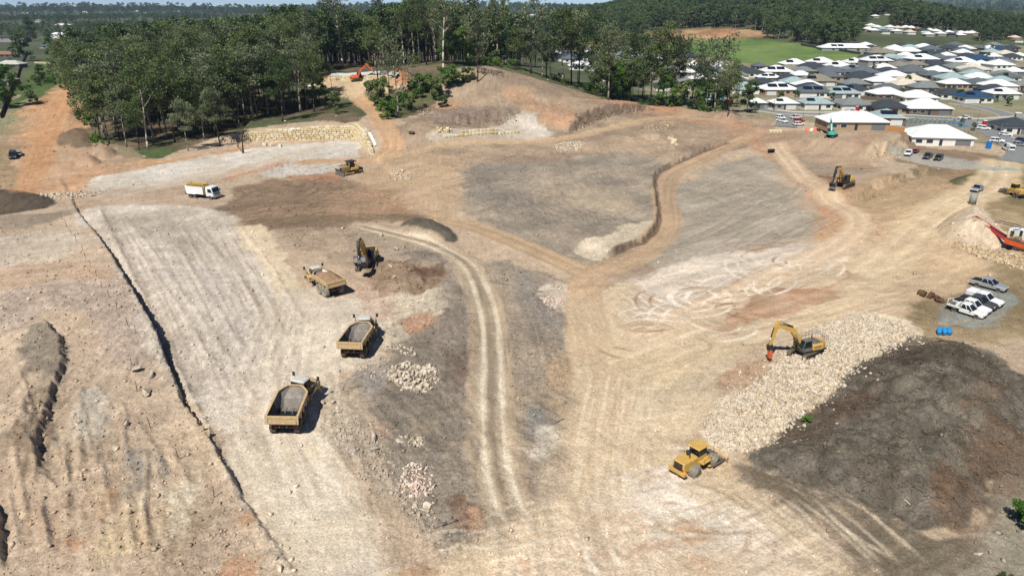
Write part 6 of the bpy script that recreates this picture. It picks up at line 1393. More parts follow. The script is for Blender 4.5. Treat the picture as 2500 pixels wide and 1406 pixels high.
def house(label, xc, ey, wpx, c, solar=0, st=1, yaw=None, depth=None, det=2, wall=None, group=None, gable=False, frame=False):
    """hip-roofed house set by the middle of its front eave; det 0 = far away"""
    h = 2.7 if st == 1 else 5.4
    p = at(xc, ey, h); dist = p.y*CP+(CAM_Z-p.z)*SP; wd = min(max(wpx*dist/FPX, 7), 44); dp = depth or min(max(wd*0.8, 10), 17)
    yaw = random.uniform(-0.10, 0.05) if yaw is None else yaw
    z0 = p.z-h
    T = thing('house', label, 'house', (p.x, p.y, z0), yaw, group)
    HOUSES.append((p.x, p.y+dp/2, wd, dp))
    ov = 0.55; W2 = wd/2; wm = WM[wall if wall is not None else random.choice((0, 0, 1, 2, 3))]
    MB().box(-W2+ov, W2-ov, ov, dp-ov, -0.6, h).build('wall', wm, T)
    rh = min(dp, wd)/2*math.tan(R(24)); r0 = min(dp, wd)/2
    if gable: r0 = 0.0
    if wd >= dp: ra, rb = (-W2+r0, dp/2), (W2-r0, dp/2)
    else: ra, rb = (0, r0), (0, dp-r0)
    e = h+0.02; t = 0.18
    vs = [(-W2, 0, e), (W2, 0, e), (W2, dp, e), (-W2, dp, e), (ra[0], ra[1], e+rh+t), (rb[0]+1e-3, rb[1]+1e-3, e+rh+t), (-W2, 0, e+t), (W2, 0, e+t), (W2, dp, e+t), (-W2, dp, e+t)]
    if wd >= dp: fs = [(6, 7, 5, 4), (8, 9, 4, 5), (7, 8, 5), (9, 6, 4)]
    else: fs = [(6, 7, 4), (8, 9, 5), (7, 8, 5, 4), (9, 6, 4, 5)]
    rf = MB().add(vs, [(3, 2, 1, 0)]+fs+[(0, 1, 7, 6), (1, 2, 8, 7), (2, 3, 9, 8), (3, 0, 6, 9)]).build('roof', roof_mat(c), T)
    if det > 0:
        MB().add([(-W2-.02, -0.06, e-.02), (W2+.02, -0.06, e-.02), (W2+.02, -0.005, e-.02), (-W2-.02, -0.005, e-.02), (-W2-.02, -0.06, e+t-.02), (W2+.02, -0.06, e+t-.02), (W2+.02, -0.005, e+t-.02), (-W2-.02, -0.005, e+t-.02)], BOX).build('gutter', M_FAS if c in 'WCLB' else roof_mat(c), rf)
    sl_ = rh/(dp/2 if wd >= dp else r0)                    # front roof slope
    for k in range(solar):
        w2 = min(2.6, wd*0.13); x0 = -W2*0.45+k*w2*2.3 if wd >= dp else -0.3*W2+k*w2*1.9; y0 = dp*0.16; y1 = dp*0.36
        if abs(x0)+w2 > W2*0.8: continue
        q = lambda x, y, o: (x, y, e+t+sl_*y+o)
        MB().add([q(x0-w2, y0, .04), q(x0+w2, y0, .04), q(x0+w2, y1, .04), q(x0-w2, y1, .04), q(x0-w2, y0, .14), q(x0+w2, y0, .14), q(x0+w2, y1, .14), q(x0-w2, y1, .14)], BOX).build('solar_panel', M_SOL, rf)
    fy = ov
    def face(nm, x0, x1, za, zb, m, dpt=0.06): return MB().box(x0, x1, fy-dpt, fy-0.004, za, zb).build(nm, m, T)
    if det > 1:
        gs = random.choice((-1, 1)); gx0 = gs*(W2-ov-3.4); face('garage_door', gx0-2.4, gx0+2.4, 0.02, 2.2, M_GAR if random.random() < .6 else M_GARD)
        wx = [-gs*(W2-ov-2.2), -gs*(W2-ov-5.6)] if wd > 14 else [-gs*(W2-ov-2.0)]
        for x in wx:
            f = face('window', x-1.1, x+1.1, 0.8, 2.15, M_FAS); MB().box(x-1.0, x+1.0, fy-0.075, fy-0.0605, 0.9, 2.05).build('pane', M_WIN, f)
        face('door', -gs*0.6-0.5, -gs*0.6+0.5, 0.02, 2.15, M_WIN)
        sx = W2-ov; sg = -1 if p.x > 0 else 1
        for yy in (dp*0.3, dp*0.65):
            xa, xb = (sg*sx+0.004, sg*sx+0.06) if sg > 0 else (sg*sx-0.06, sg*sx-0.004)
            MB().box(xa, xb, yy-1.0, yy+1.0, 0.9, 2.0).build('window', M_WIN, T)
        if st == 2:
            for x in np.linspace(-W2+ov+1.8, W2-ov-1.8, 4): face('window', x-1.0, x+1.0, 3.6, 4.9, M_WIN)
    elif det == 1:
        for x in (-W2*0.5, 0, W2*0.5): face('window', x-1.0, x+1.0, h-1.9, h-0.6, M_WIN)
    return T
def nth(L): return [(x, y, c, ORD[sum(1 for q in L if q[2] == c and q[0] < x)]) for x, y, c in sorted(L)]
def Z4(x): return 1860+x/3.347
def Z3(x): return 1180+x/3.347
rows = {
 'front estate row': [(-60, 45, 845, 'W', 0, 1), (100, 320, 850, 'W', 1, 1), (345, 600, 850, 'B', 1, 1), (650, 930, 862, 'G', 0, 1), (930, 1225, 884, 'D', 0, 1), (1205, 1580, 893, 'W', 0, 1)],
 'second estate row': [(20, 320, 738, 'W', 2, 1), (310, 600, 758, 'S', 2, 1), (560, 830, 766, 'B', 2, 1), (930, 1200, 775, 'W', 0, 1), (1170, 1460, 803, 'W', 0, 1), (1470, 1700, 772, 'D', 0, 1), (1660, 1920, 800, 'N', 1, 1), (1890, 2135, 772, 'W', 1, 1)],
 'third estate row': [(-20, 175, 640, 'W', 2, 1), (130, 330, 645, 'D', 0, 1), (345, 625, 668, 'T', 1, 1), (670, 905, 740, 'D', 1, 1), (900, 1150, 672, 'W', 0, 1), (1085, 1330, 700, 'C', 0, 1), (1250, 1500, 722, 'G', 0, 1), (1500, 1710, 690, 'W', 0, 2), (1720, 1880, 676, 'S', 0, 1), (1850, 2110, 708, 'W', 0, 1), (2060, 2230, 705, 'G', 0, 1)],
 'fourth estate row': [(20, 270, 590, 'W', 2, 1), (250, 430, 620, 'W', 0, 1), (470, 700, 592, 'S', 0, 1), (715, 985, 640, 'D', 0, 1), (1000, 1230, 628, 'W', 0, 1), (1150, 1380, 662, 'C', 0, 1), (1470, 1710, 648, 'B', 0, 1), (1700, 1920, 643, 'W', 0, 1), (1900, 2090, 665, 'B', 0, 1)],
 'fifth estate row': [(-60, 60, 545, 'S', 0, 1), (180, 400, 530, 'W', 1, 1), (310, 560, 560, 'D', 0, 1), (560, 760, 548, 'W', 1, 1), (690, 880, 575, 'G', 1, 1), (740, 1000, 600, 'S', 0, 1), (1080, 1250, 545, 'T', 0, 1), (1150, 1385, 590, 'S', 0, 1), (1375, 1570, 590, 'W', 0, 1), (1525, 1735, 560, 'G', 0, 1), (1665, 1890, 574, 'C', 0, 1), (1895, 2085, 535, 'W', 0, 2), (2040, 2180, 590, 'W', 0, 1)],
 'sixth estate row': [(400, 620, 516, 'W', 1, 1), (700, 860, 515, 'W', 1, 1), (865, 1085, 500, 'W', 2, 2), (1090, 1240, 520, 'S', 0, 1), (1235, 1470, 488, 'W', 1, 2), (1370, 1550, 532, 'D', 0, 1), (1570, 1780, 512, 'W', 1, 1), (1740, 1920, 540, 'W', 0, 1), (1930, 2090, 505, 'S', 0, 1)],
 'seventh estate row': [(1290, 1490, 452, 'D', 1, 1), (1480, 1600, 458, 'W', 0, 1), (1600, 1740, 436, 'W', 0, 1), (1720, 1920, 490, 'N', 0, 1), (1860, 1980, 466, 'W', 0, 1), (1950, 2100, 446, 'C', 0, 1), (2080, 2200, 462, 'W', 0, 1), (1135, 1330, 425, 'W', 0, 1)],
 'farthest estate row': [(1275, 1430, 390, 'W', 0, 1), (1330, 1480, 405, 'S', 0, 1), (1480, 1640, 400, 'D', 0, 1), (1620, 1760, 402, 'W', 0, 1), (1770, 1860, 396, 'S', 0, 1), (1830, 1950, 400, 'W', 0, 1), (1920, 2060, 408, 'N', 0, 1), (1040, 1190, 408, 'W', 0, 1), (800, 940, 378, 'W', 0, 1), (1060, 1160, 392, 'W', 0, 1)]}
for rn, L in rows.items():
    for i, (x0, x1, ey, c, so_, st) in enumerate(sorted(L)):
        d = 2 if ey > 560 else 1
        house('%shouse with %s roof%s, %s from left in %s' % ('two-storey ' if st == 2 else '', RC[c][0], ' and solar' if so_ else '', ORD[i], rn), Z4((x0+x1)/2), ey/3.347, (x1-x0)/3.347*0.97, c, so_, st, det=d, group='houses of the estate', depth=None if ey > 600 else min(16, (x1-x0)/3.347*0.13+8))
nfill = 0; FILL = []
for tr_ in range(1800):
    px_ = random.uniform(1380, 2500); ey_ = random.uniform(110, 225); p = march(base_h, px_, ey_, 2.7)
    if nfill < 84 and all(abs(p[0]-hx) > (wd+15)/2 or abs(p[1]+6-hy) > (dp+13)/2+1 for hx, hy, wd, dp in HOUSES) and not (1590 < px_ < 2125 and ey_ < 168) and not (px_ < 1800 and ey_ > 150+(px_-1380)*.18) and not (px_ < 1620 and ey_ < 126):
        c = random.choice('SGDWSGDBT'); nfill += 1
        FILL.append((px_, ey_, c)); HOUSES.append((p[0], p[1]+6, 15, 12))
for px_, ey_, c, o_ in nth(FILL): house('%s-roofed house wedged between larger estate houses, %s of its colour from left' % (RC[c][0], o_), px_, ey_, 15*FPX/(march(base_h, px_, ey_, 2.7)[1]*CP+40*SP), c, 0, 1, det=1, group='small houses wedged into the estate', depth=12)
# front houses below the street
house('long low white-roofed brick house behind the timber fence', Z4(797), 1004/3.347, 515/3.347, 'W', 0, 1, yaw=-0.04, depth=13, wall=3)
house('pale blue-grey solar house tucked behind the long low brick house', Z4(1065), 968/3.347, 250/3.347, 'B', 2, 1, yaw=-0.12, depth=12, wall=2)
house('unfinished white-roofed house closest to the parked cars', Z4(1492), 1132/3.347, 495/3.347, 'W', 0, 1, yaw=-0.17, depth=15, wall=0)
house('dark-roofed house with white garage at the right edge', Z4(2130), 1042/3.347, 290/3.347, 'D', 0, 1, yaw=-0.06, depth=12, wall=0)
for i, (x0, x1, ey, c, so_, st) in enumerate([(700, 920, 545, 'W', 0, 1), (960, 1100, 632, 'B', 0, 1), (1270, 1480, 490, 'W', 0, 1), (1560, 1790, 468, 'D', 0, 1), (1660, 1830, 538, 'W', 0, 1), (1830, 2030, 546, 'W', 0, 1), (1595, 1755, 595, 'W', 1, 2), (1605, 1800, 702, 'D', 1, 1), (1840, 2020, 716, 'D', 0, 1), (1830, 1960, 626, 'B', 1, 1), (2010, 2150, 642, 'W', 1, 1), (2075, 2190, 735, 'B', 0, 1), (1410, 1560, 706, 'D', 0, 1), (300, 520, 395, 'D', 0, 1), (0, 90, 362, 'S', 0, 1), (560, 650, 440, 'W', 0, 1), (530, 680, 470, 'D', 0, 1), (830, 1000, 500, 'W', 0, 1), (40, 130, 425, 'W', 0, 1)]):
    house('%s-roofed house seen through the tree belt, %s of its cluster' % (RC[c][0], ORD[i]), Z3((x0+x1)/2), ey/3.347, (x1-x0)/3.347, c, so_, st, det=2 if ey > 580 else 1, group='houses behind the tree belt')
for i, (x0, x1, ey, c, st, lab) in enumerate([(1805, 1990, 352, 'W', 2, 'two-storey white house behind the tall trees at the hill crest'), (1690, 1960, 392, 'D', 1, 'dark-roofed house beside the white house at the hill crest'), (1990, 2150, 372, 'D', 1, 'dark-roofed house right of the white house at the hill crest'), (1030, 1180, 332, 'W', 1, 'white-roofed house half hidden in the forest behind the orange excavator'), (310, 390, 248, 'W', 1, 'small white house glimpsed through the left forest canopy')]):
    house(lab, 560+(x0+x1)/2/3.347, ey/3.347, (x1-x0)/3.347, c, 0, st, det=1)
for x0, x1, ey, c, st, lab in [(119, 178, 85, 'W', 2, 'two-storey white-roofed house above the green lot at the left'), (130, 168, 62, 'W', 1, 'low white-roofed house behind the two-storey one at the left'), (-20, 66, 93, 'D', 2, 'dark-roofed two-storey house at the top left edge'), (94, 146, 113, 'S', 1, 'grey shed-like house above the pale block wall at the left'), (-25, 30, 134, 'O', 1, 'brown-tiled house at the left edge below the dark-roofed one'), (-15, 46, 158, 'L', 1, 'pale-roofed house at the left edge, middle of three'), (-25, 20, 198, 'T', 1, 'grey-roofed house at the left edge, lowest of three')]:
    house(lab, (x0+x1)/2, ey, x1-x0, c, 0, st, det=1, depth=11)
# far suburbs: small, one house each
far_l = [(20, 32, 'O'), (60, 33, 'W'), (45, 27, 'W'), (120, 40, 'W'), (180, 22, 'W'), (195, 19, 'W'), (75, 45, 'W'), (130, 16, 'C'), (290, 24, 'W'), (305, 25, 'W'), (320, 24, 'W'), (330, 28, 'C'), (430, 28, 'W'), (205, 30, 'W'), (355, 33, 'C'), (10, 44, 'W'), (170, 36, 'W'), (420, 20, 'C'), (240, 15, 'W'), (90, 52, 'G'), (665, 26, 'W'), (690, 72, 'W'), (1060, 40, 'W'), (1085, 41, 'W'), (1160, 45, 'C'), (1315, 36, 'W'), (1300, 38, 'W'), (1210, 52, 'W'), (860, 38, 'W'), (530, 44, 'C')]
for x, y, c, o_ in nth(far_l): house('tiny %s-roofed house far off on the wooded plain, %s of its colour from left' % (RC[c][0], o_), x, y, 14 if y < 30 else 18, c, 0, 1, det=0, group='far houses on the plain', depth=11)
far_r = [(880, 240, 'W'), (930, 252, 'W'), (1000, 240, 'B'), (905, 212, 'W'), (1060, 225, 'W'), (1130, 232, 'C'), (1190, 228, 'W'), (1240, 232, 'W'), (1290, 240, 'O'), (1340, 250, 'D'), (1390, 252, 'W'), (1440, 258, 'W'), (1500, 262, 'D'), (1545, 268, 'W'), (1600, 264, 'S'), (1650, 272, 'W'), (1700, 276, 'W'), (1740, 272, 'W'), (1380, 284, 'W'), (1480, 278, 'W'), (1560, 285, 'D'), (1640, 290, 'W'), (1230, 265, 'C'), (1120, 258, 'W'), (1020, 262, 'S'), (960, 226, 'W'), (2090, 310, 'C'), (2110, 330, 'O')]
for x, y, c, o_ in nth(far_r): house('%s-roofed house in the distant cluster, %s of its colour from left' % (RC[c][0], o_), Z4(x), y/3.347, 22, c, 0, 1, det=0, group='distant house cluster', depth=12)
for x, y, c, o_ in nth([(1150, 82, 'W'), (1210, 80, 'O'), (1245, 108, 'C'), (1030, 112, 'D'), (940, 135, 'W'), (1180, 100, 'C'), (1320, 118, 'G'), (1200, 112, 'W')]): house('%s-roofed house on the wooded rise before the mountains, %s of its colour' % (RC[c][0], o_), Z4(x), y/3.347, 15, c, 0, 1, det=0, group='houses on the far rise', depth=12)
house('long white school-like building at the edge of the green field', Z4(690), 395/3.347, 390/3.347, 'W', 2, 1, yaw=-0.08, depth=16, det=1)
house('plain grey flat-fronted hall right of the green field', Z4(1000), 436/3.347, 225/3.347, 'T', 0, 2, yaw=-0.05, depth=14, det=1, wall=1)
# house frame under construction
M_BFR = mat('blue treated timber', (70, 130, 164), 0.7, noise=.15)
p = at(2286, 327); T = thing('unfinished_building', 'blue timber roof trusses of a house under construction behind the unfinished house', 'house frame', (p.x, p.y, p.z), -0.15)
def stick_box(a, b, r, nm='truss_member'):
    MB().cyl(a, b, r, 4, smooth=False).build(nm, M_BFR, T)
for i in range(14):
    x = -11+i*1.7; hgt = 2.6*min(1, min(i, 13-i)/3.0); bt = MB(); bt.tube([(x, 0, 2.6), (x, 5.5, 2.7+hgt), (x, 11, 2.6), (x, 0, 2.6)], 0.07, 4); bt.cyl((x, 5.5, 2.6), (x, 5.5, 2.7+hgt), 0.06, 4); bt.build('roof_truss', M_BFR, T)
for i in range(15): MB().cyl((-11.5+i*1.6, 0, 0), (-11.5+i*1.6, 0, 2.55), 0.06, 4).build('wall_stud', M_BFR, T)
for yy, zz in ((0, 2.62), (11, 2.62), (2.7, 3.9), (0, 0.1)): MB().box(-11.8, 11.6, yy-0.06, yy+0.06, zz-0.06, zz+0.06).build('wall_plate', M_BFR, T)
# fences
M_FNT = mat('new timber paling', (176, 124, 76), 0.85, noise=.2, scale=3); M_FND = mat('weathered paling', (104, 92, 78), 0.9, noise=.2, scale=3); M_FNB = mat('dark sheet fence', (58, 58, 58), 0.7, noise=.08); M_CON = mat('pale block', (206, 190, 156), .9, noise=.15)
def fence(label, pts, h, m, step=0.0, pal=True):
    P = [at(*q) for q in pts]; T = thing('fence', label, 'fence', P[0]); n_ = 0
    for a, b in zip(P, P[1:]):
        L_ = math.hypot(b.x-a.x, b.y-a.y); k = max(1, int(L_/2.4)); rz = math.atan2(b.y-a.y, b.x-a.x)
        for i in range(k):
            c = a.lerp(b, (i+.5)/k); c.z = gz(c.x, c.y); ln = L_/k
            q = MB(); q.box(-ln/2+.01, ln/2-.06, -0.02, 0.02, -0.1, h)
            o = q.build('panel', m, T); o.location = c-T.location; o.rotation_euler = (0, 0, rz); n_ += 1
            o = MB().box(ln/2-.055, ln/2+.045, -0.05, 0.05, -0.1, h+0.06).build('post', m, T); o.location = c-T.location; o.rotation_euler = (0, 0, rz)
fence('new orange-brown timber paling fence below the long low house', [(2047, 310), (2100, 314), (2160, 319), (2207, 324)], 1.8, M_FNT)
fence('weathered paling fence behind the first houses of the curved street', [(1790, 226), (1840, 228), (1900, 230), (1960, 232), (2030, 236)], 1.8, M_FND)
fence('brown paling fence between the tree belt houses and the building plots', [(1722, 222), (1760, 224), (1800, 227)], 1.8, M_FND)
fence('dark sheet fence right of the green field', [(1955, 112), (1990, 118), (2040, 124), (2100, 134)], 2.0, M_FNB)
fence('dark fence between the first and second house of the curved street', [(1960, 258), (1972, 258)], 1.8, M_FNB)
fence('dark fence left of the first full house on the curved street', [(1872, 256), (1888, 257)], 1.8, M_FNB)
fence('dark fence between the second and third house of the curved street', [(2040, 263), (2054, 264)], 1.8, M_FNB)
fence('weathered fence running down the right hand hillside lots', [(2425, 235), (2460, 232), (2500, 230)], 1.8, M_FND)
fence('dark leaning boundary fence along the green lot at the left', [(2, 290), (14, 262), (25, 232), (38, 205), (48, 175), (58, 150), (68, 128)], 1.8, M_FNB)
fence('grey garden fence between the houses at the left edge', [(20, 120), (45, 116), (72, 114)], 1.6, M_FND)
fence('pale block wall across the top of the green lot', [(84, 155), (110, 156), (165, 158)], 1.2, M_CON)
fence('weathered fence below the second row of estate houses', [(2100, 244), (2140, 246), (2200, 250)], 1.8, M_FND)
# street lamps
M_POL = mat('galvanised pole', (120, 122, 122), .6, .3)
for k_, (px_, py_, lab) in enumerate([(1888, 271, 'leftmost dark street lamp on the curved street'), (2000, 282, 'street lamp on the curved street by the pale driveway'), (1959, 297, 'street lamp beside the red car at the site stub'), (2328, 303, 'street lamp at the bend above the blue frame house'), (2386, 298, 'street lamp by the grassy corner lot'), (2435, 353, 'street lamp beside the white off-road car')]):
    p = at(px_, py_); T = thing('street_lamp', lab, 'street lamp', p); MB().cyl((0, 0, 0), (0, 0, 7.0), 0.09, 6, 0.05).build('pole', M_POL, T); MB().cyl((0, 0, 6.95), (1.3, 0, 7.2), 0.04, 5).build('arm', M_POL, T); MB().box(1.0, 1.6, -0.12, 0.12, 7.15, 7.27).build('lamp_head', M_POL, T)
# ---------------------------------------------------------------- cars
def car(label, p, rz, paint, kind='suv', group=None, name=None, extra=None, sc=1.0):
    rot, z = ground_rot(p.x, p.y, rz, 3)
    D = {'suv': (4.6, 1.85, 1.72), 'sedan': (4.5, 1.8, 1.45), 'ute': (5.3, 1.9, 1.8), 'tray': (5.3, 1.85, 1.8), 'van': (5.3, 1.95, 2.3), 'canopy': (5.3, 1.9, 1.8)}[kind]
    L_, Wd, H = D; hl = L_/2; hw = Wd/2; ute = kind in ('ute', 'tray', 'canopy')
    T = thing(name or ('utility_truck' if ute else 'van' if kind == 'van' else 'car'), label, 'ute' if ute else 'van' if kind == 'van' else 'car', (p.x, p.y, z), rot=rot, group=group, scale=sc)
    hz = 1.02 if kind != 'sedan' else 0.85; g0 = 0.42
    cabr = (-0.75 if kind == 'tray' else -1.0) if ute else -hl+0.15                        # rear of the cabin
    nose = hl*0.42 if kind != 'van' else hl-0.75
    def sect(x, w, zt, zb=g0, ch=0.12): return [(x, -w, zb), (x, -w, zt-ch), (x, -w+ch, zt), (x, w-ch, zt), (x, w, zt-ch), (x, w, zb)]
    b = MB()
    xs = [(hl, hw*0.78, 0.72), (hl-0.18, hw*0.95, hz-0.12), (nose+0.35, hw, hz), (nose-0.1, hw, hz+0.02), (cabr+0.4, hw, hz+0.03)]
    if ute and kind != 'tray': xs += [(cabr-0.02, hw, hz+0.03), (-hl+0.1, hw, hz+0.02), (-hl, hw*0.95, hz-0.05)]
    elif kind == 'tray': xs += [(cabr-0.02, hw*0.98, hz)]
    else: xs += [(-hl+0.2, hw, hz+0.02), (-hl, hw*0.92, hz-0.15)]
    b.loft([sect(*q) for q in xs]); body = b.build('body', paint, T)
    ct = H-0.1; rr = cabr+0.12 if ute else -hl+(0.55 if kind == 'sedan' else 0.35); fr = nose-0.75 if kind != 'van' else nose-0.45
    g = MB(); g.loft([[(cabr+0.06, -hw+.06, hz), (cabr+0.06, hw-.06, hz), (nose, hw-.06, hz), (nose, -hw+.06, hz)], [(rr, -hw*0.76, ct), (rr, hw*0.76, ct), (fr, hw*0.76, ct), (fr, -hw*0.76, ct)]]); g.build('window_glass', M_GLS, T)
    MB().rbox(rr-0.05, fr+0.06, -hw*0.79, hw*0.79, ct-0.02, H, 0.06).build('roof', paint, T)
    pl = MB()
    for sg in (-1, 1):
        for xa, xb in ((cabr+0.08, rr+0.03), (nose-0.02, fr-0.02), ((nose+cabr)/2+0.1, (fr+rr)/2)): pl.cyl((xa, sg*(hw-.07), hz-0.03), (xb, sg*hw*0.765, ct+0.02), 0.055, 5)
    pl.build('pillar', paint, T)
    if kind == 'van': MB().box(-hl+0.3, -hl+2.6, -hw*0.9, hw*0.9, hz, ct).build('cargo_side', paint, T)
    for x in (hl-0.92, -hl+(1.15 if ute else 0.85)):
        for sg in (-1, 1): wheel(T, x, sg*(hw-0.08), 0.39, 0.26, None, M_TYR, M_SIL, 14)
    MB().box(hl-0.05, hl+0.04, -hw*0.75, hw*0.75, 0.34, 0.58).build('front_bumper', M_PLA, T); MB().box(-hl-0.04, -hl+0.05, -hw*0.85, hw*0.85, 0.36, 0.58).build('rear_bumper', M_PLA, T)
    for sg in (-1, 1):
        MB().box(hl-0.14, hl-0.02, sg*hw*0.68-0.17, sg*hw*0.68+0.17, 0.68, 0.84).build('headlight', M_LAMP, T); MB().box(-hl-0.03, -hl+0.06, sg*hw*0.82-0.1, sg*hw*0.82+0.1, 0.7, 0.95).build('tail_light', M_RLMP, T)
        MB().box(nose-0.35, nose-0.2, sg*(hw+0.1)-0.1, sg*(hw+0.1)+0.1, hz+0.02, hz+0.2).build('mirror', M_PLA if ute else paint, T)
    if kind == 'ute': MB().box(-hl+0.12, cabr-0.1, -hw+.12, hw-.12, hz+0.035, hz+0.09).build('tub_cover', M_PLA, T)
    if kind == 'canopy': MB().rbox(-hl+0.1, cabr-0.08, -hw+.03, hw-.03, hz+0.035, H-0.02, 0.1).build('canopy', paint if extra is None else extra, T)
    if kind == 'tray':
        MB().box(-hl, cabr-0.08, -hw, hw, 0.82, 0.92).build('tray', M_OFFW, T)
        for nm, bx in (('tray_side', (-hl, cabr-0.12, hw-.05, hw, .921, 1.15)), ('tray_side', (-hl, cabr-0.12, -hw, -hw+.05, .921, 1.15)), ('toolbox', (-hl+1.2, cabr-0.3, -hw+.1, hw-.1, .925, 1.45)), ('headboard', (cabr-0.14, cabr-0.1, -hw+.06, hw-.06, .921, 1.75)), ('crate', (-hl+.3, -hl+1.0, -.6, .5, .925, 1.25))): MB().box(*bx).build(nm, M_OFFW if nm != 'crate' else M_GRY, T)
        MB().tube([(-hl+.05, -hw+.05, .92), (-hl+.05, -hw+.05, 1.75), (-hl+.05, hw-.05, 1.75), (-hl+.05, hw-.05, .92)], 0.04, 5).build('rear_rack', M_OFFW, T)
        MB().box(-hl+.3, cabr, -.4, .4, .4, .8).build('chassis', M_BLK, T)
    return T
hu = heading((2334, 767), (2381, 781))
car('silver dual-cab ute with black tub cover parked alone on the gravel patch', at(2413, 703), hu, M_SIL, 'ute')
car('white ute with a white canopy, farthest of the four utes parked side by side', at(2401, 739), hu, M_WHT, 'canopy')
car('dark grey ute squeezed between the white canopy ute and the white ute', at(2387, 747), hu, M_DGR, 'ute')
car('white dual-cab ute with covered tub, second of the parked row', at(2370, 756), hu, M_WHT, 'ute')
car('white tray-back ute with racks, nearest of the parked row', at(2358, 766), hu, M_OFFW, 'tray')
car('silver ute driving on the dirt road behind the crushed stone heap', at(2384, 467), heading((2395, 464), (2372, 474)), M_SIL, 'ute')
h2 = heading((2224, 377), (2213, 386))
car('white car on the upper gravel strip beside the eroded mound', at(2217, 380), h2, M_WHT, 'suv')
car('maroon car behind the white car beside the eroded mound', at(2234, 373), h2+math.pi, M_MAR, 'sedan')
car('dark grey ute on the upper gravel strip', at(2264, 387), h2-0.1, M_DGR, 'ute')
car('black four-wheel drive with white roof on the upper gravel strip', at(2290, 391), h2-0.1, M_BLP, 'suv')
car('white tray ute with ladder racks on the bend of the street', at(2354, 292), R(183), M_WHT, 'tray')
car('white car beside the red portable toilet', at(2401, 317), R(-35), M_WHT, 'suv')
car('white sedan parked on the verge of the right street', at(2454, 332), R(-30), M_WHT, 'sedan')
car('white off-road car on the right street left of the van', at(2434, 348), R(-40), M_WHT, 'suv')
car('white van driving away on the right street', at(2460, 368), R(80), M_WHT, 'van')
car('silver car at the right edge of the street', at(2488, 357), R(-60), M_SIL, 'sedan')
car('dark blue car behind the silver car at the right edge', at(2496, 347), R(-60), M_BLUEC, 'sedan')
car('white car parked first in line at the left of the site stub', at(1906, 291), R(-70), M_WHT, 'suv')
car('white ute parked nearest at the left of the site stub', at(1909, 299), R(-70), M_WHT, 'ute')
car('white ute with open tray on the right of the site stub', at(1942, 290), R(20), M_WHT, 'ute')
car('bright red car on the right of the site stub', at(1951, 298), R(10), M_RCAR, 'sedan')
car('white car just below the bright red car at the site stub', at(1950, 307), R(10), M_WHT, 'suv')
car('white work ute parked before the mid grey roofed house', at(2078, 276), R(-4), M_WHT, 'tray')
car('black trailer-like car on the driveway of the mid grey roofed house', at(2124, 274), R(0), M_BLP, 'sedan')
car('dark blue car among the building plots behind the trees', at(1694, 243), R(10), M_BLUEC, 'sedan')
car('black car beside the left red skip', at(1718, 241), R(-30), M_BLP, 'sedan')
car('white ute below the left blue portable toilet', at(1728, 246), R(-10), M_WHT, 'ute')
car('black four-wheel drive with roof box facing the camera at the left edge', at(33, 386), R(-58), M_BLP, 'suv', sc=1.12)
car('grey sedan behind the black four-wheel drive at the left edge', at(46, 379), R(125), M_SIL, 'sedan')
# tip truck, toilets, skips
p = at(2484, 293); T = thing('tip_truck', 'grey tipper truck on the street at the far right', 'truck', p, R(60))
MB().box(-4, 3.5, -.4, .4, .6, .9).build('chassis', M_BLK, T); MB().loft([[(-4, -1.2, z), (1.2, -1.2, z), (1.2, 1.2, z), (-4, 1.2, z)] for z in (1.0, 2.6)]).build('tipper_body', mat('grey tipper paint', (150, 150, 144), .6), T); MB().rbox(1.6, 3.6, -1.15, 1.15, .7, 2.7, .12).build('cab', M_WHT, T); MB().box(3.605, 3.63, -1, 1, 1.6, 2.4).build('windscreen', M_GLS, T)
for x in (-3, -1.8, 2.7):
    for sg in (-1, 1): wheel(T, x, sg*1.0, .5, .35, None, M_TYR, M_SIL, 14)
M_PORT_R = mat('red toilet plastic', (190, 40, 44), .5, noise=.05); M_PORT_B = mat('blue toilet plastic', (40, 120, 196), .5, noise=.05)
for px_, py_, m_, lab in [(2402, 309, M_PORT_R, 'red portable toilet on the corner lot'), (2090, 272, M_PORT_R, 'red portable toilet before the mid grey roofed house'), (2412, 363, M_PORT_B, 'blue portable toilet right of the unfinished house'), (1729, 240, M_PORT_B, 'left blue portable toilet on the plots behind the trees'), (1763, 250, M_PORT_B, 'right blue portable toilet on the plots behind the trees')]:
    T = thing('portable_toilet', lab, 'toilet', at(px_, py_), random.uniform(-.3, .3)); MB().box(-.6, .6, -.6, .6, 0, 2.15).build('cabin', m_, T); MB().rbox(-.66, .66, -.66, .66, 2.151, 2.4, .1).build('roof', M_OFFW if m_ is M_PORT_R else m_, T); MB().box(-.4, .4, -.63, -.605, .1, 2.0).build('door', m_, T)
for px_, py_, m_, lab in [(1706, 240, mat('red skip paint', (206, 70, 46), .5), 'left red skip on the plots behind the trees'), (1779, 251, MATS['red skip paint'], 'right red skip on the plots behind the trees'), (2432, 314, mat('blue skip paint', (50, 110, 180), .5), 'blue skip beside the dark-roofed house at the right')]:
    T = thing('skip_bin', lab, 'skip', at(px_, py_), random.uniform(-.2, .2)); MB().loft([[(-1.6, -.8, 0), (1.6, -.8, 0), (1.6, .8, 0), (-1.6, .8, 0)], [(-2.1, -1, 1.4), (2.1, -1, 1.4), (2.1, 1, 1.4), (-2.1, 1, 1.4)]]).build('bin', m_, T); MB().box(-2.12, 2.12, -1.05, -1.0, 1.25, 1.42).build('rim', m_, T)
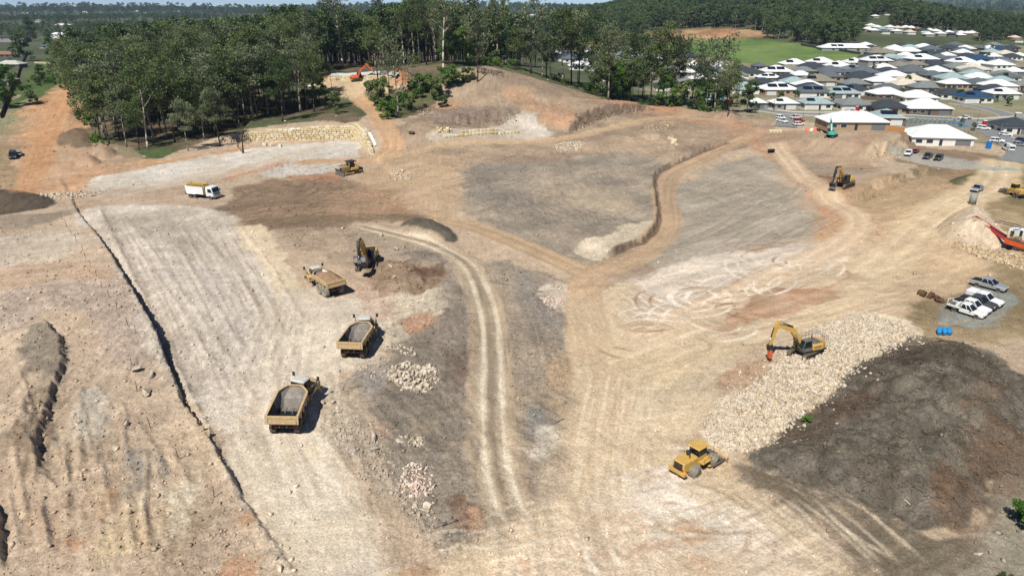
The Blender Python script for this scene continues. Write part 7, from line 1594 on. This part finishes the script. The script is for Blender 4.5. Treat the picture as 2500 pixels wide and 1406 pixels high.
# grid at the site entrance and the barriers by the stub
T = thing('rumble_grid', 'pale steel rumble grid at the site entrance', 'grid', at(2435, 413), R(-4))
for i in range(10): MB().box(-5.5+i*1.15, -4.8+i*1.15, -2.2, 2.2, 0.0, 0.14).build('bar', mat('pale grid steel', (176, 188, 184), .6, .2), T)
M_BAR = mat('white barrier plastic', (226, 222, 214), .5); M_BARO = mat('orange barrier plastic', (222, 130, 96), .5)
for k_, px_ in enumerate((1972, 1982, 1992, 2003)):
    o = MB().loft([[(-.9, -.3, 0), (.9, -.3, 0), (.9, .3, 0), (-.9, .3, 0)], [(-.85, -.1, 1), (.85, -.1, 1), (.85, .1, 1), (-.85, .1, 1)]]).build('traffic_barrier', M_BAR if k_ % 2 else M_BARO); o.location = at(px_, 320); tag(o, '%s plastic barrier, %s from left in the row left of the teal excavator' % ('white' if k_ % 2 else 'orange', ORD[k_]), 'barrier', 'plastic barriers by the site stub')
T = thing('bagged_stack', 'stack of pale bags and blocks left of the site stub', 'bag stack', at(1895, 324))
for i in range(8): MB().rbox(-.5, .5, -.4, .4, 0, .9, .12).build('bag', mat('pale bag', (216, 204, 170), .8), T, (i % 4*1.2-2, (i//4)*1.0, 0))
# ---------------------------------------------------------------- trees
def leaf_mat(name, c0, c1, c2):
    m = bpy.data.materials.new(name); m.use_nodes = True; nt = m.node_tree; bs = nt.nodes['Principled BSDF']; out = nt.nodes['Material Output']
    ge = nt.nodes.new('ShaderNodeNewGeometry'); n = nt.nodes.new('ShaderNodeTexNoise'); n.inputs['Scale'].default_value = 0.16; n.inputs['Detail'].default_value = 6; n.inputs['Roughness'].default_value = .7
    nt.links.new(ge.outputs['Position'], n.inputs['Vector']); oi = nt.nodes.new('ShaderNodeObjectInfo')
    ad = nt.nodes.new('ShaderNodeMath'); ad.operation = 'MULTIPLY_ADD'; ad.inputs[1].default_value = 0.34; nt.links.new(oi.outputs['Random'], ad.inputs[0])
    sb = nt.nodes.new('ShaderNodeMath'); sb.operation = 'SUBTRACT'; sb.inputs[1].default_value = 0.17; nt.links.new(n.outputs['Fac'], sb.inputs[0]); nt.links.new(sb.outputs[0], ad.inputs[2])
    cr = nt.nodes.new('ShaderNodeValToRGB'); cr.color_ramp.elements.new(0.5)
    for e, p, c in zip(cr.color_ramp.elements, (0.3, 0.5, 0.7), (c0, c1, c2)): e.position = p; e.color = (*lin(c), 1)
    nt.links.new(ad.outputs[0], cr.inputs['Fac']); nt.links.new(cr.outputs[0], bs.inputs['Base Color']); bs.inputs['Roughness'].default_value = .55; bs.inputs['Specular IOR Level'].default_value = .25
    tr = nt.nodes.new('ShaderNodeBsdfTranslucent'); nt.links.new(cr.outputs[0], tr.inputs['Color']); mx = nt.nodes.new('ShaderNodeMixShader'); mx.inputs[0].default_value = .25
    nt.links.new(bs.outputs[0], mx.inputs[1]); nt.links.new(tr.outputs[0], mx.inputs[2]); nt.links.new(mx.outputs[0], out.inputs['Surface']); return m
ML_GUM = leaf_mat('gum leaves', (60, 76, 42), (84, 100, 56), (112, 124, 74)); ML_GRY = leaf_mat('grey green leaves', (74, 84, 58), (100, 110, 78), (126, 132, 98)); ML_BSH = leaf_mat('bush leaves', (54, 80, 32), (78, 110, 44), (106, 136, 60)); ML_FAR = leaf_mat('woodland leaves', (58, 76, 46), (80, 98, 58), (106, 120, 76))
MT_GRY = mat('grey bark', (134, 124, 112), .9, noise=.3, scale=2); MT_DRK = mat('dark bark', (66, 58, 50), .9, noise=.3, scale=2); MT_PAL = mat('pale smooth bark', (188, 178, 164), .8, noise=.2, scale=1.5)
def tree_proto(seed, H, cb, cr_, nl, dens, card, leaf, bark, r0, lean=.05, sub=3, dead=False, flat=.7, droop=.4):
    """returns trunk and crown meshes: tapered trunk, forking limbs, leaf-sized faces in clumps round the limb ends"""
    r_ = random.Random(seed); g = np.random.default_rng(seed); b = MB(); tips = []
    n = 7; pts = [Vector((lean*H*math.sin(i/n*2+seed)*i/n, lean*H*math.cos(i/n*1.7+seed*2)*i/n, H*0.93*i/n)) for i in range(n+1)]
    for i in range(n): b.cyl(pts[i], pts[i+1], r0*(1-.82*i/n), 7, r0*(1-.82*(i+1)/n))
    def tp(t): k = min(int(t*n), n-1); return pts[k].lerp(pts[k+1], t*n-k)
    for k in range(nl):
        t = cb+(0.97-cb)*(k+.5*r_.random())/nl; a = k*2.4+r_.random(); el = r_.uniform(.35, .95); L = cr_*(1.15-.55*abs((t-cb)/(1-cb)-.35))*r_.uniform(.75, 1.15)
        p0 = tp(t); d = Vector((math.cos(a)*math.cos(el), math.sin(a)*math.cos(el), math.sin(el))); p1 = p0+d*L*.55; p2 = p1+(d+Vector((0, 0, .35))).normalized()*L*.5
        rr = r0*.42*(1-t*.6); b.cyl(p0, p1, rr, 5, rr*.65); b.cyl(p1, p2, rr*.65, 5, rr*.3); tips.append((p2, .5+.5*r_.random()))
        for s in range(sub):
            d2 = (d+Vector((r_.gauss(0, .6), r_.gauss(0, .6), r_.gauss(.1, .4)))).normalized(); q0 = p0.lerp(p1, r_.uniform(.5, 1)); q = q0+d2*L*r_.uniform(.35, .7); b.cyl(q0, q, rr*.4, 4, rr*.15); tips.append((q, .4+.6*r_.random()))
    tips.append((pts[-1], .9)); tips.append((pts[-1]+Vector((0, 0, H*.04)), .6))
    tm = b.mesh('trunk', bark)
    if dead: return tm, None
    P = []; 
    for c, s in tips:
        rc = cr_*.34*(.7+.5*s); k = int(dens*(.6+.6*s)); v = g.normal(size=(k, 3)); v /= np.linalg.norm(v, axis=1)[:, None]; v *= rc*(g.random(k)**.45)[:, None]; v[:, 2] *= flat; P.append(v+np.array(c))
    P = np.concatenate(P); k = len(P); sz = card*g.uniform(.6, 1.25, k); nn = g.normal(size=(k, 3)); nn[:, 2] += .35; nn /= np.linalg.norm(nn, axis=1)[:, None]
    u = g.normal(size=(k, 3)); u[:, 2] -= droop; u -= (u*nn).sum(1)[:, None]*nn; u /= np.linalg.norm(u, axis=1)[:, None]; w_ = np.cross(nn, u)
    V = np.stack([P-u*sz[:, None]*.6, P+w_*sz[:, None]*.32, P+u*sz[:, None]*.6, P-w_*sz[:, None]*.32], 1).reshape(-1, 3)
    me_ = bpy.data.meshes.new('crown'); me_.vertices.add(len(V)); me_.vertices.foreach_set('co', V.ravel()); me_.loops.add(4*k); me_.loops.foreach_set('vertex_index', np.arange(4*k)); me_.polygons.add(k); me_.polygons.foreach_set('loop_start', np.arange(0, 4*k, 4)); me_.update(calc_edges=True); me_.materials.append(leaf)
    return tm, me_
PT = {'gum': [(24, *tree_proto(s, 24, .42, 5.6, 11, 62, .62, lf, bk, .30, .05)) for s, lf, bk in ((1, ML_GUM, MT_DRK), (2, ML_GRY, MT_GRY), (3, ML_GUM, MT_GRY), (4, ML_GRY, MT_DRK), (5, ML_GUM, MT_DRK))],
      'tall': [(32, *tree_proto(s, 32, .52, 6.0, 10, 52, .62, lf, bk, .42, .04)) for s, lf, bk in ((11, ML_GUM, MT_DRK), (12, ML_GRY, MT_PAL), (13, ML_GUM, MT_GRY))],
      'sparse': [(20, *tree_proto(s, 20, .45, 5.5, 8, 22, .6, ML_GRY, bk, .26, .06)) for s, bk in ((21, MT_DRK), (22, MT_GRY))],
      'young': [(9, *tree_proto(s, 9, .12, 2.7, 9, 80, .42, lf, MT_DRK, .14, .03)) for s, lf in ((31, ML_BSH), (32, ML_GUM))],
      'shrub': [(3, *tree_proto(s, 3, .05, 1.9, 7, 70, .36, lf, MT_DRK, .07, .05, 2, flat=.6)) for s, lf in ((41, ML_BSH), (42, ML_GUM))],
      'dead': [(20, *tree_proto(s, 20, .5, 4.0, 6, 0, .5, None, MT_PAL, .30, .06, 2, True)) for s in (51, 52)],
      'deadd': [(9, *tree_proto(53, 9, .5, 2.6, 3, 0, .5, None, MT_DRK, .35, .06, 1, True))]}
NT = [0]
def plant(kind, x, y, H, label, group=None, name=None, var=None):
    v = PT[kind]; h, tm, cm = v[(NT[0] if var is None else var) % len(v)]; NT[0] += 1; s = H/h; shrub = kind == 'shrub'
    T = thing(name or ('shrub' if shrub else 'dead_tree' if cm is None else 'gum_tree'), label, 'shrub' if shrub else 'tree', (x, y, gz(x, y)-.1), random.random()*6.28, group)
    T.scale = (s*random.uniform(.9, 1.12), s*random.uniform(.9, 1.12), s); obj('trunk', tm, T)
    if cm is not None: obj('crown', cm, T)
    return T
TP = []
def tree_px(kind, px, by, ty, label, group=None, var=None):
    p = at(px, by); d = p.y*CP+(CAM_Z-p.z)*SP; H = (by-ty)*d/(FPX*CP); TP.append((p.x, p.y)); return plant(kind, p.x, p.y, H, label, group, None, var)
for k_, px, by, ty, lab in [
 ('dead', 361, 365, 224, 'bare pale dead tree with forked top at the front of the left forest'), ('gum', 460, 369, 262, 'low dense gum leaning out over the pale ground at the forest front'), ('gum', 499, 341, 224, 'slender gum behind the low dense gum at the forest front'), ('gum', 538, 358, 232, 'gum on the forest edge left of the dead stump trunks'), ('gum', 574, 314, 150, 'tall gum just left of the long block wall'),
 ('gum', 340, 366, 262, 'small gum beside the bare pale dead tree'), ('gum', 260, 341, 196, 'dark gum at the left front corner of the forest'), ('gum', 239, 348, 214, 'leftmost gum of the forest front near the gravel cones'), ('gum', 270, 287, 160, 'tall gum behind the left front corner of the forest'), ('gum', 618, 286, 104, 'tall gum with bundled trunks above the long wall'),
 ('gum', 690, 297, 168, 'straight dark-trunked gum right above the long wall'), ('gum', 655, 284, 150, 'gum behind the straight dark-trunked one above the wall'), ('dead', 735, 272, 132, 'pale forked dead tree right of the forest front'), ('sparse', 715, 260, 165, 'thin gum left of the pale forked dead tree'), ('dead', 748, 263, 184, 'bent bare trunk right of the pale forked dead tree'),
 ('young', 820, 278, 230, 'round bushy young tree beside the dirt ramp'), ('young', 780, 250, 192, 'bushy young tree above the round one beside the ramp'), ('sparse', 811, 228, 166, 'small open-crowned gum left of the ramp top'), ('tall', 924, 206, 66, 'dark-trunked gum standing before the upper block wall'), ('sparse', 972, 282, 120, 'tall grey-trunked gum alone on the scrub island'), ('sparse', 951, 240, 150, 'thin dark-trunked gum left of the grey one on the scrub island'), ('sparse', 984, 236, 140, 'thin gum behind the grey one on the scrub island'),
 ('tall', 1083, 182, 2, 'tall white-trunked gum at the left of the hill crest'), ('tall', 1143, 150, -6, 'tall dark-trunked gum on the hill crest skyline'), ('sparse', 1166, 200, 62, 'thin leaning gum standing alone on the brown hill'), ('tall', 838, 167, -2, 'tall gum behind the orange excavator'), ('tall', 814, 140, 0, 'dark tall gum left behind the orange excavator'), ('tall', 933, 149, 20, 'tall gum behind the right end of the upper wall'), ('tall', 799, 161, 30, 'grey gum behind the upper clearing'),
 ('tall', 1214, 158, -8, 'tallest gum right of the hill crest'), ('sparse', 1296, 180, 0, 'thin tall gum right of the tallest crest gum'), ('gum', 1323, 191, 98, 'gum at the upper start of the tree belt'), ('gum', 1374, 206, 52, 'tall dense gum in the upper tree belt'), ('gum', 1395, 207, 50, 'dense gum right beside the tall one in the upper belt'), ('gum', 1413, 208, 66, 'third dense gum of the upper tree belt'), ('gum', 1450, 222, 76, 'pale leaning gum in the middle of the tree belt'), ('gum', 1485, 245, 92, 'gum in the middle front of the tree belt'), ('gum', 1535, 244, 106, 'gum right of the middle of the tree belt'), ('sparse', 1568, 246, 108, 'open-crowned gum in the lower tree belt'), ('gum', 1589, 257, 130, 'dense gum in the lower tree belt'), ('gum', 1604, 255, 98, 'tall gum in the lower tree belt'), ('gum', 1640, 256, 110, 'gum above the rocky cut in the lower belt'), ('sparse', 1688, 262, 124, 'thin open gum before the building plots'), ('sparse', 1745, 273, 116, 'large open forked gum at the right end of the tree belt'), ('sparse', 1776, 285, 190, 'small thin tree at the right tip of the tree belt'),
 ('deadd', 594, 374, 322, 'right one of two broken dark trunks at the left end of the long wall'), ('deadd', 582, 362, 326, 'left one of two broken dark trunks at the left end of the long wall')]:
    tree_px(k_, px, by, ty, lab)
for px, by, ty, lab in [(921, 256, 208, 'big dense bush at the left of the scrub island'), (945, 288, 256, 'small green bush at the tip of the scrub island'), (1065, 240, 200, 'bush in the middle of the scrub slope'), (1098, 212, 176, 'bush high on the scrub slope'), (1140, 196, 172, 'bush at the right end of the scrub slope'), (1030, 232, 196, 'bush left on the scrub slope'), (1080, 262, 240, 'low bush at the lower edge of the scrub slope'), (985, 262, 236, 'low bush beside the tall grey trunk'), (1658, 258, 214, 'leafy bush before the building plots, left of two'), (1727, 264, 216, 'leafy bush before the building plots, right of two'), (760, 262, 230, 'bush under the bent bare trunk'), (2506, 1285, 1230, 'green bush cut by the right edge of the picture'), (2446, 1432, 1400, 'green bush at the bottom right corner'), (1970, 1032, 1016, 'small weed tuft beside the rock windrow')]:
    tree_px('shrub', px, by, ty, lab)
for px, by, ty, lab in [(100, 205, 165, 'small tree on the green lot at the left'), (25, 265, 170, 'leafy tree behind the boundary fence at the left edge'), (60, 150, 92, 'round garden tree before the dark-roofed house at top left'), (10, 260, 210, 'low garden tree at the left edge'), (75, 100, 52, 'dense tree above the dark-roofed house at top left'), (130, 140, 100, 'tree beside the grey shed-like house')]:
    tree_px('young', px, by, ty, lab)
# forest interior
front = WL([(150, 235), (205, 300), (222, 345), (300, 372), (420, 360), (500, 342), (560, 322), (640, 292), (720, 282), (800, 280), (770, 230), (742, 208), (780, 180), (860, 170), (960, 162), (1050, 172)])
FOR = np.concatenate([front, np.array([(-30, 420), (20, 470), (-60, 560), (-200, 590), (-335, 560), (-290, 480), (-245, 400)])])
TF = spline(WL(TRACK_F), 6); PAD = np.array([(p.x, p.y) for p in up])
cand = []
x0, x1, y0, y1 = bbox(FOR, 0); gstep = 7.4
for gx_ in np.arange(x0, x1, gstep):
    for gy_ in np.arange(y0, y1, gstep): cand.append((gx_+rng.uniform(-2.6, 2.6), gy_+rng.uniform(-2.6, 2.6)))
cand = np.array(cand); d = sd_poly(cand[:, 0], cand[:, 1], FOR); s_, u_, _l = sd_line(cand[:, 0], cand[:, 1], TF); dp_ = np.min(np.hypot(cand[:, None, 0]-PAD[None, :, 0], cand[:, None, 1]-PAD[None, :, 1]), 1)
keep = (d > 1.5) & (np.abs(u_) > 7) & (dp_ > 17)
hs_ = np.array([(h[0], h[1]) for h in HOUSES if h[1] < 620]); keep &= np.min(np.hypot(cand[:, None, 0]-hs_[None, :, 0], cand[:, None, 1]-hs_[None, :, 1]), 1) > 13
tpn = np.array(TP); keep &= np.min(np.hypot(cand[:, None, 0]-tpn[None, :, 0], cand[:, None, 1]-tpn[None, :, 1]), 1) > 3.5
cand = cand[keep]
thin = (cand[:, 0] > -125) & (cand[:, 1] > 315) & (rng.random(len(cand)) < .45); cand = cand[~thin]
belt = spline(WL([(1120, 166), (1160, 160), (1215, 160), (1330, 192), (1420, 226), (1500, 246), (1600, 260), (1700, 270), (1770, 282)]), 6); bl_ = []
for i in range(140):
    t = rng.random()*(len(belt)-1.01); k = int(t); p = belt[k]+(belt[k+1]-belt[k])*(t-k); dd_ = belt[k+1]-belt[k]; nn_ = np.array([-dd_[1], dd_[0]])/np.linalg.norm(dd_); q = p+nn_*rng.uniform(1, 24)
    if min([1e9]+[math.hypot(q[0]-a, q[1]-b) for a, b in bl_+TP]) > 3.2: bl_.append((q[0], q[1]))
bl_ = bl_[:48]
for x, y in bl_:
    p = height(np.array([x]), np.array([y]))[0]
    plant(random.choice(('gum', 'gum', 'gum', 'sparse', 'young')), x, y, random.uniform(13, 21), 'slender gum in the thick of the tree belt right of the brown hill', 'gums of the tree belt')
od = np.argsort(np.hypot(cand[:, 0], cand[:, 1])); n_ind = 200
for i in od[:n_ind]:
    x, y = cand[i]; tall = x > -110 and y > 320
    plant('tall' if tall else random.choice(('gum', 'gum', 'gum', 'gum', 'sparse')), x, y, random.uniform(24, 33) if tall else random.uniform(18, 26), 'gum tree within the dense left forest', 'gums of the dense forest')
for i in range(70):
    k = od[int(rng.random()*260)]; x, y = cand[k]+rng.uniform(-4, 4, 2)
    if abs(sd_line(np.array([x]), np.array([y]), TF)[1][0]) > 6: plant('shrub', x, y, random.uniform(1.5, 3.6), 'low green shrub in the understorey of the left forest', 'understorey shrubs')
for i in range(46):
    t = rng.random()*(len(belt)-1.01); k = int(t); p = belt[k]+(belt[k+1]-belt[k])*(t-k); plant('shrub', p[0]+rng.uniform(-1, 4), p[1]+rng.uniform(0, 8), random.uniform(1.6, 4), 'low shrub along the foot of the tree belt', 'shrubs under the tree belt')
for i in range(26):
    q = in_poly(WL([(910, 225), (960, 214), (1060, 195), (1120, 180), (1170, 202), (1080, 238), (1030, 272), (950, 288)]), 1)[0]; plant('shrub', q[0], q[1], random.uniform(1, 2.6), 'low shrub on the scrub slope left of the brown hill', 'shrubs of the scrub slope')
for i in range(34):
    q = in_poly(WL([(45, 270), (70, 180), (100, 150), (165, 160), (180, 190), (110, 225), (70, 285)]), 1)[0]; plant('shrub', q[0], q[1], random.uniform(1.2, 3.2), 'rank green shrub on the overgrown lot at the left', 'shrubs of the overgrown lot')
for i_, (px, by) in enumerate(sorted([(2095, 130), (2125, 140), (1905, 250), (2030, 247), (2200, 242), (2330, 218), (2390, 208), (2270, 140), (2410, 146), (2355, 148), (2420, 128), (2340, 245), (1850, 215), (1790, 210), (2300, 178), (2450, 200), (2130, 180), (2345, 310), (2376, 320), (1945, 238), (2430, 250), (2460, 260), (1975, 205), (2215, 210), (2150, 205)])):
    p = at(px, by); plant('young', p.x, p.y, random.uniform(3, 6.5), 'small garden tree between the estate houses, %s from left' % ORD[i_], 'garden trees of the estate')
# woodland too far to count
def far_proto(seed, H, bark):
    tm, cm = tree_proto(seed, H, .3, 5.0, 9, 44, .8, ML_FAR, bark, .35, .04, 2)
    bm = bmesh.new(); bm.from_mesh(tm); nf = len(bm.faces); bm.from_mesh(cm); bm.faces.ensure_lookup_table()
    me_ = bpy.data.meshes.new('woodland_tree'); 
    for f in bm.faces[nf:]: f.material_index = 1
    bm.to_mesh(me_); bm.free(); me_.materials.append(bark); me_.materials.append(ML_FAR); return me_
FP = [far_proto(70+i, 20, b) for i, b in enumerate((MT_GRY, MT_DRK, MT_GRY))]
def woodland(name, label, P, Hs):
    """one object: trees instanced over points"""
    me_ = bpy.data.meshes.new(name); me_.vertices.add(len(P)); me_.vertices.foreach_set('co', P.astype(np.float32).ravel())
    a = me_.attributes.new('size', 'FLOAT', 'POINT'); a.data.foreach_set('value', (Hs/20).astype(np.float32)); a = me_.attributes.new('turn', 'FLOAT', 'POINT'); a.data.foreach_set('value', rng.uniform(0, 6.28, len(P)).astype(np.float32))
    o = obj(name, me_); tag(o, label, 'woodland', kind='stuff')
    g = bpy.data.node_groups.new(name, 'GeometryNodeTree'); g.interface.new_socket('Geometry', in_out='INPUT', socket_type='NodeSocketGeometry'); g.interface.new_socket('Geometry', in_out='OUTPUT', socket_type='NodeSocketGeometry')
    N_ = g.nodes.new; gi = N_('NodeGroupInput'); go = N_('NodeGroupOutput'); ip = N_('GeometryNodeInstanceOnPoints'); jn = N_('GeometryNodeJoinGeometry')
    for f in FPO:
        oi = N_('GeometryNodeObjectInfo'); oi.inputs[0].default_value = f; oi.inputs['As Instance'].default_value = True; g.links.new(oi.outputs['Geometry'], jn.inputs[0])
    mp = N_('GeometryNodeMeshToPoints'); g.links.new(gi.outputs[0], mp.inputs[0]); g.links.new(mp.outputs[0], ip.inputs['Points']); g.links.new(jn.outputs[0], ip.inputs['Instance']); ip.inputs['Pick Instance'].default_value = True
    s1 = N_('GeometryNodeInputNamedAttribute'); s1.data_type = 'FLOAT'; s1.inputs[0].default_value = 'size'; g.links.new(s1.outputs[0], ip.inputs['Scale'])
    s2 = N_('GeometryNodeInputNamedAttribute'); s2.data_type = 'FLOAT'; s2.inputs[0].default_value = 'turn'; cx = N_('ShaderNodeCombineXYZ'); g.links.new(s2.outputs[0], cx.inputs[2]); g.links.new(cx.outputs[0], ip.inputs['Rotation'])
    g.links.new(ip.outputs[0], go.inputs[0]); md = o.modifiers.new('trees', 'NODES'); md.node_group = g; return o
FPO = [bpy.data.objects.new('woodland_tree', m) for m in FP]
rest = cand[od[n_ind:]]; Z = height(rest[:, 0], rest[:, 1]); woodland('forest_depth', 'rear mass of the dense left gum forest', np.stack([rest[:, 0], rest[:, 1], Z-.2], 1), np.where(rest[:, 0] > -130, rng.uniform(24, 32, len(rest)), rng.uniform(19, 27, len(rest))))
EST = WL([(1180, 150), (1420, 120), (1640, 134), (1800, 153), (1960, 158), (2100, 146), (2090, 120), (2200, 112), (2520, 108), (2900, 130), (2900, 420), (2500, 365), (1900, 300), (1760, 284), (1560, 250), (1330, 185)])
FLD = WL([(1600, 90), (1740, 90), (1900, 98), (2095, 124), (2120, 148), (2060, 160), (1900, 162), (1800, 157), (1690, 137), (1600, 117)]); CUT = WL([(1560, 80), (1700, 70), (1830, 72), (1885, 92), (1760, 99), (1640, 101), (1570, 99)])
LOT = WL([(-80, 420), (-120, 200), (-60, 104), (190, 104), (190, 160), (170, 210), (110, 300), (60, 400), (-40, 420)])
def clear(q, fr=1.0):
    k = (sd_poly(q[:, 0], q[:, 1], EST) < 0) & (sd_poly(q[:, 0], q[:, 1], FLD) < 4) & (sd_poly(q[:, 0], q[:, 1], CUT) < 0) & (sd_poly(q[:, 0], q[:, 1], FOR) < 0) & (sd_poly(q[:, 0], q[:, 1], LOT) < 0)
    for hx, hy, wd, dp in HOUSES:
        if hy > 330: k &= ~((np.abs(q[:, 0]-hx*q[:, 1]/max(hy, 1)) < wd*.55+3) & (q[:, 1] > hy-dp/2-(min(hy*.055, 70) if hy < 700 else hy*(.26 if hx > 0 else .05))*fr) & (q[:, 1] < hy+dp*.7+3))
    return q[k]
def scatter(n, az0, az1, r0, r1, pw=1.0):
    a = np.radians(rng.uniform(az0, az1, n)); r = (r0**pw+(r1**pw-r0**pw)*rng.random(n))**(1/pw); return np.stack([r*np.sin(a), r*np.cos(a)], 1)
q = clear(scatter(9000, 2, 44, 640, 1500, 1.6)); q = q[base_h(q[:, 0], q[:, 1]) > 8]; Z = height(q[:, 0], q[:, 1]); woodland('hill_woodland', 'dense gum woodland covering the hill behind the green field', np.stack([q[:, 0], q[:, 1], Z-.3], 1), rng.uniform(15, 25, len(q)))
q = clear(scatter(15000, -46, 44, 470, 3200, .8)); q = q[np.hypot(q[:, 0], q[:, 1]) > 470]; Z = height(q[:, 0], q[:, 1]); woodland('plain_woodland', 'far woodland over the plain and low rises', np.stack([q[:, 0], q[:, 1], Z-.3], 1), rng.uniform(7, 15, len(q)))
q = scatter(7000, -44, 46, 3000, 8000, 1.0); Z = height(q[:, 0], q[:, 1]); woodland('mountain_woodland', 'wooded slopes of the distant mountains', np.stack([q[:, 0], q[:, 1], Z-1], 1), rng.uniform(22, 40, len(q)))
q = in_poly(WL([(-60, 330), (-40, 240), (30, 110), (60, 60), (110, 60), (60, 115), (40, 150), (20, 200), (-5, 290)]), 90); q = q[[min(math.hypot(a-h[0], b-h[1]) for h in HOUSES) > 11 for a, b in q]]
if len(q): Z = height(q[:, 0], q[:, 1]); woodland('garden_woodland', 'garden trees between the houses at the left edge', np.stack([q[:, 0], q[:, 1], Z], 1), rng.uniform(4, 8, len(q)))
# ---------------------------------------------------------------- air
hz = MB().box(-6500, 7500, -60, 8900, -6, 175); me_ = bpy.data.meshes.new('haze'); me_.from_pydata(hz.v, [], hz.f)
m = bpy.data.materials.new('air haze'); m.use_nodes = True; nt = m.node_tree; nt.nodes.remove(nt.nodes['Principled BSDF'])
pv = nt.nodes.new('ShaderNodeVolumePrincipled'); pv.inputs['Color'].default_value = (.5, .7, .98, 1); pv.inputs['Density'].default_value = 0.000065; pv.inputs['Anisotropy'].default_value = 0.2
nt.links.new(pv.outputs[0], nt.nodes['Material Output'].inputs['Volume']); me_.materials.append(m)
tag(obj('haze', me_), 'thin summer haze over the distance', 'haze', kind='stuff')
